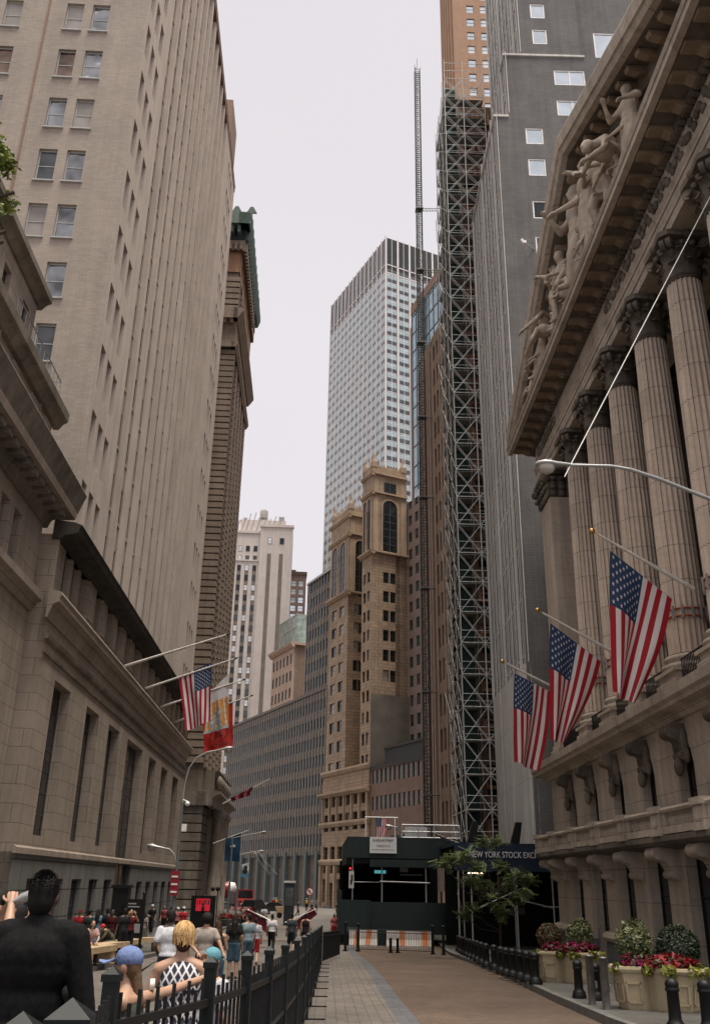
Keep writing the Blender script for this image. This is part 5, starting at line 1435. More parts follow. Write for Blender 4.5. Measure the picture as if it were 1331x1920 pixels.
mb = MB()
for k in range(16):
    a = random.uniform(2, 26); z = zt2 + 1; mb.box(a, a + random.uniform(.6, 2.2), 4, 6, zt1, z + random.uniform(0, 5))
for k in range(10): mb.cyl((4 + k * 2, 3, zt1), (6 + k * 2, 3, zt2 + 3 + random.uniform(0, 4)), .18, None, 5)
mb.lathe([(1.6, 0), (1.6, 3.0), (1.3, 3.6), (.2, 4.2)], (17, 5, zt2 + 5), 12)
for k in range(4): mb.cyl((15.5 + 3 * (k % 2), 4 + 2 * (k // 2), zt2 + 3), (15.5 + 3 * (k % 2), 4 + 2 * (k // 2), zt2 + 5), .2)
fw_.part('roof_plant', mb, [plain('roof_plant_grey', (.36, .33, .32), .7)])
fw_.finish(100)
M_fbr = stone('faded_red_brick', (.42, .29, .25), None, .4, .12, .01, (.28, .2, .18), stain=.1, bump=0)
fr = Bld('far_brick_tower', 'small red brick tower with rows of pale windows right of the white tower', 'building', (at(522, 1100, 350).x, 350, 0), R(4))
zt3 = zt(548, 1072, 350); mb = MB(); hs = [(1.2 + 3.0 * c, zt3 - 6 - 3.5 * k, 2.0, 2.3, 'pale') for c in range(4) for k in range(10)]
fr.wall(mb, (-2, 0, 0), 0, 13.2, zt3, hs, .2); mb.box(-2, 11.2, .4, 14, 0, zt3 - .1); mb.box(-3, 4, 3, 9, zt3, zt3 + 9)
fr.part('wall', mb, [M_fbr]); mb = MB(); mb.box(-2.3, 11.5, -.4, 14, zt3 - 1.2, zt3 + .2); mb.box(4, 7, 3, 5, zt3, zt3 + 2); fr.part('parapet', mb, [plain('brown_parapet', (.15, .1, .085), .7)])
fr.finish(60)
pg = at(557, 1180, 285)
gg = Bld('green_glass_block', 'low pale green glass office building between the brick tower and the finned office', 'building', (pg.x, 285, 0), facade(BH, True))
zg = zt(556, 1150, 285); mb = MB(); mb.box(-15.6, 0, 0, 14, 40, zg); gg.part('glass_wall', mb, [glass('pale_green_glass', (.27, .34, .29), .1, .6, .3, .05, .4)])
mb = MB()
for k in range(10): mb.box(-15.6, 0, -.12, 0, zg - 4.2 * k - .3, zg - 4.2 * k)
for k in range(10): mb.box(-15.6 + 1.7 * k, -15.6 + 1.7 * k + .14, -.16, 0, 40, zg + .3)
gg.part('mullions', mb, [M_fin2]); gg.finish()
ps_ = at(549, 1250, 268)
sc_ = Bld('cornice_block', 'old pinkish stone office block with a heavy top cornice seen over the finned office', 'building', (ps_.x, 268, 0), facade(BH, True))
zs = zt(549, 1203, 268); mb = MB(); hs = []
for c in range(6):
    for k in range(9): hs.append((.9 + 2.85 * c, zs - 30 - 6.5 - 5.2 * k, 1.5, 3.0, 'dim'))
sc_.wall(mb, (-17.6, 0, 30), 0, 17.6, zs - 30, [q_ for q_ in hs if q_[1] > 0], .25)
mb.box(-17.6, 0, .5, 16, 0, zs); mb.quad((0, 0, 0), (0, 16, 0), (0, 16, zs), (0, 0, zs))
mb.sweep(-18.4, 1.0, [(0, zs - 2), (.5, zs - 1.8), (1.2, zs - 1), (1.4, zs - .4), (0, zs + .2)]); mb.box(0, 1.0, -1.2, 16, zs - 1, zs - .2); mb.sweep(-17.8, .3, [(0, zs - 23), (.5, zs - 22.6), (0, zs - 22)])
sc_.part('wall', mb, [stone('pink_stone', (.42, .31, .24), None, 2, .8, .01, stain=.12)]); sc_.finish(60)
# ---------------------------------------------------------------- street furniture
def gp(px, py, dz=0.):
    r = RM @ Vector((px - 665.5, py - 960.0, 1680.0)); lo, hi = 1., 600.
    for _ in range(50):
        m = (lo + hi) / 2
        if CAM.z + r.z / r.y * m > gnd(m) + dz: lo = m
        else: hi = m
    return CAM + r * (lo / r.y)
def text(s_, size, mat, parent, loc, rot, name='lettering', align='CENTER', ext=.01):
    c = bpy.data.curves.new(name, 'FONT'); c.body = s_; c.size = size; c.align_x = align; c.align_y = 'CENTER'; c.extrude = ext
    o = bpy.data.objects.new(name, c); TMP.collection.objects.link(o); vl = TMP.view_layers[0]; vl.update()
    me = bpy.data.meshes.new_from_object(o.evaluated_get(vl.depsgraph)); bpy.data.objects.remove(o)
    me.materials.clear(); me.materials.append(mat); me.name = name
    o = bpy.data.objects.new(name, me); COL.objects.link(o); o.parent = parent; o.location = loc; o.rotation_euler = rot
    return o
# --- black iron fence along the open lane
FP_ = [(-.84, 2.45), (-.80, 2.82), (-.78, 3.28), (-1.07, 5.3), (-.72, 6.8), (-.56, 8.0), (-.45, 9.3), (-.36, 11.0), (-.28, 13.2), (-.22, 15.6), (-.18, 18.0), (-.13, 20.5), (-.09, 23.0), (-.05, 25.5), (-.02, 28.0), (.01, 30.5), (.05, 33.0), (.08, 35.5), (.12, 38.2)]
M_post = plain('dark_green_iron', (.0045, .0075, .0085), .45, .0, .3, 8, .3)
fe = thing('iron_fence', 'long black iron picket fence with pyramid capped posts running down the lane', 'fence', (0, 0, 0))
def post_mb(w, h):
    b = MB(); b.box(-w / 2, w / 2, -w / 2, w / 2, 0, h); c = w * .62
    b.box(-c, c, -c, c, h, h + .035); b.add([(-c, -c, h + .035), (c, -c, h + .035), (c, c, h + .035), (-c, c, h + .035), (0, 0, h + .035 + w * .48)], [(0, 1, 4), (1, 2, 4), (2, 3, 4), (3, 0, 4)])
    return b
pmesh = {}
for i, (x, y) in enumerate(FP_):
    w, h = (.114, 1.315) if i < 3 else (.075, 1.33)
    if w not in pmesh: pmesh[w] = post_mb(w, h).mesh('post', [M_post])
    o = bpy.data.objects.new('post', pmesh[w]); COL.objects.link(o); o.parent = fe; o.location = (x, y, gnd(y)); o.rotation_euler = (0, 0, .1 if i < 3 else -.05)
    if i > 7:
        b = MB(); b.box(.03, .34, -.02, .02, .0, .025); q_ = b.build('foot', [M_iron], fe); q_.location = (x, y, gnd(y))
for i, ((x0, y0), (x1, y1)) in enumerate(zip(FP_[:-1], FP_[1:])):
    L_ = math.hypot(x1 - x0, y1 - y0); b = MB(); z0, z1 = gnd(y0), gnd(y1)
    P = lambda t, z: (x0 + (x1 - x0) * t, y0 + (y1 - y0) * t, z0 + (z1 - z0) * t + z)
    for z, hh in ((.16, .045), (.70, .035), (1.10, .045)):
        d = Vector((y1 - y0, -(x1 - x0), 0)).normalized() * .02
        a, c = Vector(P(0, z)), Vector(P(1, z)); up = Vector((0, 0, hh))
        b.add([a - d, a + d, c + d, c - d, a - d + up, a + d + up, c + d + up, c - d + up], ((0, 3, 2, 1), (4, 5, 6, 7), (0, 1, 5, 4), (1, 2, 6, 5), (2, 3, 7, 6), (3, 0, 4, 7)))
    n_ = max(3, int(L_ / .125))
    for k in range(1, n_):
        t = k / n_; hgt = 1.27 if k % 2 else 1.21; q_ = Vector(P(t, 0)); s_ = .0105
        b.box(q_.x - s_, q_.x + s_, q_.y - s_, q_.y + s_, q_.z + .08, q_.z + hgt)
    b.build('panel', [M_iron], fe)
# --- low gate fence across the lane
def gate(pts, label, h=1.05, posts=()):
    g_ = thing('gate_fence', label, 'fence', (0, 0, 0))
    for (x0, y0), (x1, y1) in zip(pts[:-1], pts[1:]):
        b = MB(); L_ = math.hypot(x1 - x0, y1 - y0)
        for z in (.12, h - .12, h): b.cyl((x0, y0, gnd(y0) + z), (x1, y1, gnd(y1) + z), .02, None, 5)
        n_ = int(L_ / .13)
        for k in range(n_ + 1):
            t = k / n_; x = x0 + (x1 - x0) * t; y = y0 + (y1 - y0) * t; b.cyl((x, y, gnd(y) + .1), (x, y, gnd(y) + h + .03), .011, None, 4)
        b.build('panel', [M_iron], g_)
    for x, y, hh in posts:
        b = MB(); b.cyl((0, 0, 0), (0, 0, hh), .075, None, 8); b.ell((0, 0, hh + .04), (.09, .09, .07)); b.cyl((0, 0, 0), (0, 0, .06), .13, None, 8); o = b.build('post', [M_black], g_); o.location = (x, y, gnd(y))
ga = at(672, 1780, 52); gb_ = at(807, 1785, 50.5)
gate([(.18, 38.6), (1.0, 46.0)], 'short black iron barrier panel at the far end of the long picket fence', 1.1)
gate([(1.45, 52), (2.1, 52)], 'narrow black gate panel between two black posts', 1.1, [(1.42, 52.1, 1.3), (2.08, 52.1, 1.25)])
gate([(2.15, 52), (5.8, 50.8)], 'low black iron gate closing the lane before the dark hoarding', 1.05, [(5.85, 50.7, 1.25), (6.35, 50.3, 1.25), (3.75, 51.4, .6), (4.1, 51.3, .6)])
# --- bollards
def bollard_mb():
    b = MB()
    b.lathe([(.20, 0), (.205, .07), (.185, .1), (.18, .15), (.15, .18), (.128, .22), (.124, .26), (.118, .66), (.14, .68), (.14, .715), (.12, .735), (.135, .76), (.135, .80), (.115, .84), (.07, .875), (.0, .89)], (0, 0, 0), 16)
    return b.mesh('bollard', [M_black])
bm_ = bollard_mb()
BP = [(1004, 1846), (989, 1841), (976, 1836), (962, 1832), (950, 1829), (940, 1825), (927, 1818), (912, 1813), (903, 1808), (895, 1803), (888, 1799), (881, 1796), (875, 1793), (869, 1790), (864, 1787), (860, 1784)]
for i, (px, py) in enumerate(BP):
    p = gp(px, py, .14); o = bpy.data.objects.new('bollard', bm_); COL.objects.link(o); o.location = (p.x, p.y, gnd(p.y) + .14); o.scale = (.92, .92, .86)
    tag(o, 'black cast iron bollard in the close row along the kerb beyond the planters', 'bollard', 'bollards in the row along the kerb')
for px, py, sc_b, lb in ((1086, 1872, .84, 'black bollard standing by the kerb in front of the far flower planter'), (1268, 1938, .84, 'black bollard standing before the middle of the near flower planter'),
                         (1330, 1942, .84, 'black bollard cut by the right edge of the view beside the near planter'), (1120, 1876, .8, 'black bollard half hidden behind the two bare steel posts')):
    p = gp(px, py, .14); o = bpy.data.objects.new('bollard', bm_); COL.objects.link(o); o.location = (p.x, p.y, gnd(p.y) + .14); o.scale = (sc_b * .9, sc_b * .9, sc_b)
    tag(o, lb, 'bollard')
M_raw = plain('raw_steel', (.17, .16, .15), .5, .5, .5, 5, .3)
for px, py, lb in ((1110, 1884, 'bare grey steel pipe post left of its rusty twin between the planters'), (1137, 1893, 'rusty grey steel pipe post nearest the kerb between the planters')):
    p = gp(px, py, .14); b = MB(); b.lathe([(.075, 0), (.075, .86), (.082, .86), (.082, .89), (.0, .9)], (0, 0, 0), 14); b.box(.07, .12, -.05, .05, .3, .42)
    o = b.build('pipe_post', [M_raw]); o.location = (p.x, p.y, gnd(p.y) + .14); tag(o, lb, 'post')
# --- foliage helper
def leaf_mat(name, c, rough=.55):
    if name in MATS: return MATS[name]
    m, n, l, b = new_mat(name); t = n.new('ShaderNodeTexCoord'); rgb = n.new('ShaderNodeRGB'); rgb.outputs[0].default_value = c4(c)
    l.new(mulcol(n, l, rgb.outputs[0], ramp_noise(n, l, t.outputs['Object'], 9, .6, 1.4)), b.inputs['Base Color']); b.inputs['Roughness'].default_value = rough
    tr = n.new('ShaderNodeBsdfTranslucent'); tr.inputs[0].default_value = c4(c); ms_ = n.new('ShaderNodeMixShader'); ms_.inputs[0].default_value = .25
    out = [x for x in n if x.type == 'OUTPUT_MATERIAL'][0]; l.new(b.outputs[0], ms_.inputs[1]); l.new(tr.outputs[0], ms_.inputs[2]); l.new(ms_.outputs[0], out.inputs[0])
    MATS[name] = m; return m
def leaves(b, c, r, n_, size, m=0, shell=.0, long_=1.6):
    c = Vector(c)
    for _ in range(n_):
        d = Vector((random.gauss(0, 1), random.gauss(0, 1), random.gauss(0, 1))).normalized()
        k = shell + (1 - shell) * random.random() ** .45
        p = c + Vector((d.x * r[0], d.y * r[1], d.z * r[2])) * k
        a = Vector((random.gauss(0, 1), random.gauss(0, 1), random.gauss(0, .7))).normalized(); q_ = a.cross(d + Vector((.1, .2, .3))).normalized()
        s_ = size * random.uniform(.6, 1.35)
        b.add([p - a * s_ * long_ / 2, p + q_ * s_ * .4, p + a * s_ * long_ / 2, p - q_ * s_ * .4], [(0, 1, 2, 3)], m if not isinstance(m, (list, tuple)) else random.choice(m))
L_dk = leaf_mat('dark_box_leaf', (.016, .026, .012)); L_vg = leaf_mat('variegated_leaf', (.16, .17, .07)); L_md = leaf_mat('mid_leaf', (.035, .06, .02)); L_lime = leaf_mat('lime_leaf', (.26, .27, .05))
L_red = leaf_mat('red_flower', (.26, .006, .012)); L_dred = leaf_mat('dark_red_flower', (.13, .004, .014)); L_mag = leaf_mat('magenta_flower', (.36, .012, .13)); L_brn = leaf_mat('russet_leaf', (.11, .055, .025)); L_twig = plain('twig', (.05, .035, .025), .9)
# --- planters
class VN: o = None
M_plant = plain('cream_planter_stone', (.33, .27, .175), .8, 0, .3, 2.5, .12, .15)
M_soil = plain('dark_soil', (.02, .014, .01), .95)
def planter(px, py, sc_, rz, label, lab2, far_):
    p = gp(px, py, .14); z = gnd(p.y) + .14
    t = thing('flower_planter', label, 'planter', (p.x, p.y, z), rz)
    def outline(k):
        # two joined octagonal bays
        o_ = []
        for cx, rr in ((-.52, .62), (.42, .78)):
            pass
        return [(-1.12 * k, -.28 * k), (-.92 * k, -.55 * k), (-.42 * k, -.55 * k), (-.28 * k, -.44 * k), (-.12 * k, -.66 * k), (.12 * k, -.86 * k), (.78 * k, -.86 * k), (1.14 * k, -.5 * k), (1.14 * k, .5 * k), (.78 * k, .86 * k), (.12 * k, .86 * k), (-.28 * k, .44 * k), (-.92 * k, .55 * k), (-1.12 * k, .28 * k)]
    b = MB()
    def ring(k0, z0, k1, z1, m=0):
        a, c = outline(k0), outline(k1); n_ = len(a)
        b.add([(x * sc_, y * sc_, z0 * sc_) for x, y in a] + [(x * sc_, y * sc_, z1 * sc_) for x, y in c], [(i, (i + 1) % n_, n_ + (i + 1) % n_, n_ + i) for i in range(n_)], m)
    ring(.84, 0, .86, .06); ring(.86, .06, .95, .82); ring(.95, .82, 1.0, .86); ring(1.0, .86, 1.03, .92); ring(1.03, .92, 1.0, .98); ring(1.0, .98, .93, .99); ring(.93, .99, .92, .9)
    a = outline(.92); b.add([(x * sc_, y * sc_, .9 * sc_) for x, y in a], [tuple(range(len(a)))], 1)
    a = outline(.905); c = outline(.955)
    for i in range(len(a)):       # framed panels on each facet
        p0, p1 = Vector((*a[i], 0)), Vector((*a[(i + 1) % len(a)], 0)); q0, q1 = Vector((*c[i], 0)), Vector((*c[(i + 1) % len(a)], 0))
        if (p1 - p0).length < .3: continue
        d = (p1 - p0).normalized(); nn = Vector((d.y, -d.x, 0)) * .018
        for u0, u1, w0, w1 in ((.1, .9, .14, .2), (.1, .9, .70, .76), (.1, .18, .14, .76), (.82, .9, .14, .76)):
            def pt(u, w, o): return ((p0 + (p1 - p0) * u) * (1 - w) + (q0 + (q1 - q0) * u) * w + Vector((0, 0, .06 + w * .76)) + nn * o) * sc_
            vs = [pt(u, w, o) for o in (-.2, 1) for u, w in ((u0, w0), (u1, w0), (u1, w1), (u0, w1))]
            b.add(vs, ((0, 3, 2, 1), (4, 5, 6, 7), (0, 1, 5, 4), (1, 2, 6, 5), (2, 3, 7, 6), (3, 0, 4, 7)))
    b.build('box', [M_plant, M_soil], t)
    mir = -1 if far_ else 1
    def plant(name, lb, c, r, n_, size, mats, shell, cat, stem=True):
        w = Matrix.Rotation(rz, 3, 'Z') @ (Vector((c[0], c[1], 0)) * sc_); pp = thing(name, lb, cat, (p.x + w.x, p.y + w.y, z + .9 * sc_))
        bb = MB(); leaves(bb, (0, 0, c[2] * sc_), tuple(v * sc_ for v in r), n_, size, list(range(len(mats))), shell); bb.build('foliage', mats, pp); VN.o = pp
        if stem: s2 = MB(); s2.cyl((0, 0, -.03), (0, 0, c[2] * sc_), .025, .012, 6); s2.build('stem', [L_twig], pp)
    plant('round_shrub', lab2[0], (.62 * mir, .15, .52), (.54, .54, .54) if not far_ else (.44, .44, .44), 2600, .05, [L_dk, L_dk, L_md] if not far_ else [L_brn, L_md, L_brn], .75, 'shrub')
    plant('variegated_shrub', lab2[1], (-.45 * mir, .1, .6), (.48, .48, .58), 1500, .055, [L_vg, L_vg, L_md], .3, 'shrub')
    plant('red_flowers', lab2[2], (.35, -.45, .16), (.75, .36, .24), 1200, .07, [L_red, L_dred, L_md, L_red] if not far_ else [L_dred, L_mag, L_dred, L_md], .3, 'flowers', False)
    plant('magenta_flowers', lab2[3], (-.5, -.3, .18), (.42, .22, .2), 420, .07, [L_mag, L_dred, L_dred, L_md], .3, 'flowers', False)
    for k, (x, y) in enumerate(((-.25, -.6), (.8, -.75), (-.95, -.35), (.2, -.84), (1.05, -.45))):
        plant('trailing_vine', 'lime green trailing vine spilling over the rim of the %s planter' % ('far' if far_ else 'near'), (x, y, .02), (.2, .15, .12), 60, .11, [L_lime, L_lime, L_md], .2, 'plant', False)
        VN.o['group'] = 'vines on the rim of the %s planter' % ('far' if far_ else 'near')
planter(1236, 1893, .76, R(-12), 'cream panelled stone planter of flowers nearest the camera at right',
        ('clipped dark green ball shrub in the near planter', 'pale variegated shrub in the near planter left of the dark ball', 'deep red bedding flowers in the near planter', 'magenta flowers at the left end of the near planter'), False)
planter(1068, 1842, .78, R(-14), 'cream panelled stone planter of flowers next to the bollard row',
        ('russet ball shrub in the far planter', 'tall pale variegated shrub in the far planter', 'dark red bedding flowers in the far planter', 'magenta flowers at the left of the far planter'), True)
# --- young tree in front of the banner
tp = at(938, 1790, 46.0)
tr_ = thing('honey_locust', 'young feathery green street tree before the navy banner', 'tree', (tp.x, 46.0, gnd(46) + .14))
b = MB(); b.tube([(0, 0, 0), (.05, 0, 1.2), (0, .05, 2.4), (.1, 0, 3.4)], .06, 7)
tz = gnd(46) + .14
BR = []
for px, py, rr in ((850, 1612, .55), (830, 1617, .4), (872, 1603, .5), (905, 1581, .4), (930, 1578, .4), (895, 1628, .5), (940, 1622, .4), (970, 1640, .6), (905, 1660, .6), (950, 1660, .65), (990, 1650, .45), (880, 1650, .45), (925, 1690, .55), (965, 1685, .5), (890, 1700, .35), (985, 1675, .4), (870, 1715, .3), (940, 1710, .4)):
    q_ = at(px, py, 46 + random.uniform(-1.2, .9)); BR.append((q_ - Vector((tp.x, 46.0, tz)), rr))
for q_, rr in BR: b.tube([(0, .02, min(2.6, max(1.0, q_.z - 1.0))), tuple(q_ * .55 + Vector((0, 0, q_.z * .25 * .4))), tuple(q_)], .018, 5)
b.build('trunk', [L_twig], tr_)
b = MB()
for q_, rr in BR:
    for _ in range(40):      # pinnate sprays
        c = q_ + Vector((random.gauss(0, rr * .45), random.gauss(0, rr * .45), random.gauss(0, rr * .3))); d = Vector((random.gauss(0, 1), random.gauss(0, 1), random.gauss(-.25, .35))).normalized(); s_ = d.cross(Vector((0, 0, 1))).normalized()
        mi = random.choice((0, 0, 1, 2))
        for k in range(9):
            for sg in (-1, 1):
                p_ = c + d * (k * .06 - .2); e_ = p_ + s_ * sg * .12 + d * .04 - Vector((0, 0, .03)); w_ = d * .026
                b.add([p_, p_ + (e_ - p_) * .5 + w_, e_, p_ + (e_ - p_) * .5 - w_], [(0, 1, 2, 3)], mi)
b.build('crown', [leaf_mat('locust_leaf', (.12, .165, .055)), leaf_mat('locust_leaf_light', (.21, .25, .085)), leaf_mat('locust_leaf_dark', (.05, .075, .028))], tr_)
# --- tree at the left edge, standing on the near corner
lc = at(-92, 325, 13); lz = gnd(13)
lt = thing('corner_tree', 'bright green leafy tree reaching in at the upper left edge of the view', 'tree', (lc.x - .4, 13.0, lz))
hz = lc.z - lz
b = MB(); b.tube([(0, 0, 0), (.05, 0, 3), (.15, .05, 6), (.3, 0, 9), (.4, 0, hz)], .13, 8)
for k in range(16):
    a = random.uniform(0, 6.28); h_ = random.uniform(hz - 3.2, hz - .3); b.tube([(.3, 0, h_), (.35 + math.cos(a) * .6, math.sin(a) * .6, h_ + .4), (.4 + math.cos(a) * 1.1, math.sin(a) * 1.1, h_ + .9)], .035, 5)
b.build('trunk', [L_twig], lt)
b = MB()
for k in range(90):
    a = random.uniform(0, 6.28); dz_ = random.uniform(-1.3, 1.2); rr = 1.12 - abs(dz_) * .4; q_ = rr * random.random() ** .5
    leaves(b, (.4 + math.cos(a) * q_, math.sin(a) * q_, hz + dz_), (.26, .26, .2), 90, .08, [0, 0, 1, 2])
b.build('crown', [leaf_mat('fresh_green_leaf', (.12, .16, .025)), leaf_mat('olive_leaf', (.06, .085, .02)), leaf_mat('yellow_leaf', (.2, .22, .04))], lt)  # three leaf greens mixed at random
# --- sidewalk sheds
M_hoard = stone('dark_green_hoarding', (.011, .020, .020), (.010, .018, .018), 1.22, 2.44, .004, (.006, .01, .01), stain=.2, streak=.2, bump=0, rough=.6)
M_navy = plain('navy_canvas', (.012, .022, .045), .7, 0, .3, .8, .15)
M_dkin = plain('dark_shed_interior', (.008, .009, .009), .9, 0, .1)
sh_ = thing('sidewalk_shed', 'dark green plywood sidewalk shed with a white notice closing the street', 'shed', (0, 58, 0))
b = MB(); xa, xb = 1.62, 7.9
b.box(xa, xb, 0, 16, 3.05, 4.25); b.box(2.95, xb, -.05, .02, 2.55, 2.98); b.box(xa - .05, 2.9, .4, 16, 2.75, 3.05)
b.add([(xb, 0, 3.05), (xb, 0, 4.25), (xb + 1.6, -3, 3.6), (xb + 1.6, -3, 2.6)], [(0, 1, 2, 3)])
b.build('deck_box', [M_hoard], sh_)
b = MB(); b.box(1.3, 7.7, .0, .08, -1.1, .62); b.box(1.1, 3.0, -.35, -.27, -1.15, .72); b.box(1.25, 1.33, 0, 12, -1.8, 1.2); b.box(3.3, 3.9, -.12, .1, -1.75, -1.0); b.build('hoarding', [M_hoard], sh_)
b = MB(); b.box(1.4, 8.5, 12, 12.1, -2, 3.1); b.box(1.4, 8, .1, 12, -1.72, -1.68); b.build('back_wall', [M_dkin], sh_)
for x in (1.95, 3.72, 6.38):
    b = MB(); b.cyl((x, .3, -1.7), (x, .3, 3.0), .045, None, 8); b.build('post', [M_steel], sh_)
b = MB(); b.cyl((3.6, .22, 1.75), (6.6, .22, 1.7), .045, None, 8); b.cyl((1.9, .4, 1.7), (3.6, .4, 1.7), .03, None, 6); b.build('cross_pipe', [M_steel], sh_)
b = MB()
for x in (5.0, 6.0, 7.0, 8.6): b.cyl((x, 1.0, 4.25), (x, 1.0, 5.05), .04, None, 6)
for z in (4.3, 4.65, 5.05): b.cyl((5.0, 1.0, z), (8.6, 1.0, z), .035, None, 6)
b.cyl((5.0, 1, 4.25), (5.0, 5, 4.25), .04, None, 6); b.cyl((5.0, 1, 5.05), (5.0, 5, 5.05), .04, None, 6); b.box(5.2, 6.6, 1.2, 1.6, 4.3, 4.95); b.build('pipe_railing', [M_steel], sh_)
b = MB()
for k in range(9): b.poly([(6.6 + k * .22, -.1 - k * .25, 4.62 - .11 * k), (6.72 + k * .22, -.1 - k * .25, 4.62 - .11 * k), (8.7 + k * .18, .2 - k * .25, 3.6 - .0 * k), (8.55 + k * .18, .2 - k * .25, 3.6 - .0 * k)], (0, .05, .03))
b.build('slanted_boards', [plain('grey_board', (.13, .125, .115), .8)], sh_)
b = MB(); b.box(2.95, 4.58, -.06, -.015, 3.33, 4.25); nb = b.build('notice_board', [plain('notice_white', (.50, .50, .50), .6, amt=.04)], sh_)
M_ink = plain('black_lettering', (.015, .015, .015), .6)
text('30 BROAD STREET', .155, M_ink, nb, (3.77, -.075, 4.07), (R(90), 0, 0), ext=.004); text('30 BROAD ST. LLC', .10, M_ink, nb, (3.77, -.075, 3.76), (R(90), 0, 0), ext=.004)
b = MB()
for k in range(26): b.box(3.08 + k * .053, 3.08 + k * .053 + random.uniform(.02, .048), -.064, -.06, 3.50, 3.54)
b.build('small_print', [M_ink], nb)
# lit things inside the shed
b = MB(); b.box(3.3, 4.0, .9, .95, 2.2, 2.38); b.build('teal_sign', [emit('teal_glow', (.05, .22, .25), .5)], sh_)
b = MB(); b.box(1.75, 1.83, .05, .1, 2.4, 2.5); b.build('red_lamp', [emit('red_glow', (.8, .02, .02), 1.2)], sh_)
b = MB(); b.box(1.72, 2.02, -.05, .05, 1.35, 2.3); b.build('white_panel', [plain('panel_white', (.4, .4, .38), .5)], sh_)
b = MB(); b.box(1.8, 1.92, -.07, -.05, 1.55, 1.8); b.box(1.84, 1.96, -.07, -.05, 1.75, 2.1); b.build('black_mark', [M_ink], sh_)
b = MB(); b.box(4.9, 5.4, 1.4, 1.45, 2.3, 2.6); b.box(4.9, 6.3, 1.5, 1.52, 2.12, 2.18); b.build('pale_notice', [plain('pale_notice', (.2, .21, .2), .6)], sh_)
# navy banner shed beside the exchange
ns = thing('banner_shed', 'sidewalk shed with a long navy canvas banner over the dark pavement', 'shed', (0, 52, 0))
b = MB(); b.box(7.25, 14, 0, .12, 2.35, 3.78); b.box(7.2, 14, .1, 9, 3.6, 3.78); b.build('banner', [M_navy], ns)
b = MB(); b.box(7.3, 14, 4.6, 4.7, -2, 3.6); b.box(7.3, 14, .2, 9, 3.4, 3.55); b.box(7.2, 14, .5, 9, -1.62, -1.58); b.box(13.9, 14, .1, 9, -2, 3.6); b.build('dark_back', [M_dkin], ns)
M_let = plain('pale_lettering', (.62, .63, .65), .6)
tx_ = text('NEW YORK STOCK EXCHANGE', .44, M_let, ns, (8.05, -.03, 3.17), (R(90), 0, 0), align='LEFT', ext=.02); tx_.scale = (.74, 1, 1)
for x, y in ((7.45, .1), (8.15, .1), (8.15, 3.0), (10.45, -.5), (10.75, 1.5), (12.6, .3)):
    b = MB(); b.cyl((x, y, -1.7), (x, y, 2.5), .045, None, 8); b.build('post', [M_steel], ns)
b = MB(); b.cyl((8.15, .1, .35), (10.9, .4, 1.5), .035, None, 6); b.cyl((10.9, .2, .9), (12.6, .3, .55), .035, None, 6); b.cyl((7.4, .1, 1.2), (8.15, 3, 0), .03, None, 6); b.cyl((12.0, .3, .62), (13.8, .3, .62), .03, None, 6); b.build('braces', [M_steel], ns)
b = MB(); b.box(8.25, 9.1, 1.9, 1.98, 2.22, 2.28); b.box(9.0, 10.0, 2.0, 2.08, 2.38, 2.44); b.build('tube_light', [emit('warm_tube', (1.0, .72, .5), 3.5)], ns)
b = MB(); b.box(11.0, 11.9, 4.5, 4.58, .1, .45); b.build('notice', [plain('dim_notice', (.06, .07, .08), .5)], ns)
for k in range(3):
    b = MB(); b.poly([(8.0 + k * 2.4, .2, 3.78), (8.5 + k * 2.4, .2, 3.78), (8.7 + k * 2.4, .2, 4.9), (8.35 + k * 2.4, .2, 4.9)], (0, .25, 0)); b.build('roof_upright', [M_black], ns)
# jersey barriers
M_bar = plain('scuffed_white_concrete', (.38, .355, .335), .85, 0, .2, 3, .15)
M_org = plain('faded_orange_paint', (.36, .125, .045), .7, 0, .3, 4, .2)
for x0, x1, y, st, lb in ((1.75, 3.35, 56.6, ((.35, .6), (1.0, 1.3)), 'white concrete barrier with slanted orange stripes left of its twin under the hoarding'), (3.85, 6.5, 56.2, ((.75, 1.05), (2.0, 2.35)), 'long white concrete barrier with upright orange stripes under the hoarding')):
    t = thing('concrete_barrier', lb, 'barrier', (x0, y, gnd(y))); L_ = x1 - x0
    prof = [(-.3, 0), (-.3, .1), (-.14, .4), (-.1, .85), (.1, .85), (.14, .4), (.3, .1), (.3, 0)]
    b = MB(); b.poly([(0, a, c) for a, c in prof], (L_, 0, 0)); b.build('body', [M_bar], t)
    for a, c in st:
        b = MB(); off = .12 if x0 < 2 else 0
        for (y0, z0), (y1, z1) in zip(prof[1:4], prof[2:5]): b.quad((a + off * (1 - z0 / .85) * -1, y0 - .006, z0 + .003), (c - off * (1 - z0 / .85), y0 - .006, z0 + .003), (c - off * (1 - z1 / .85), y1 - .006, z1 + .003), (a - off * (1 - z1 / .85), y1 - .006, z1 + .003))
        b.build('stripe', [M_org], t)
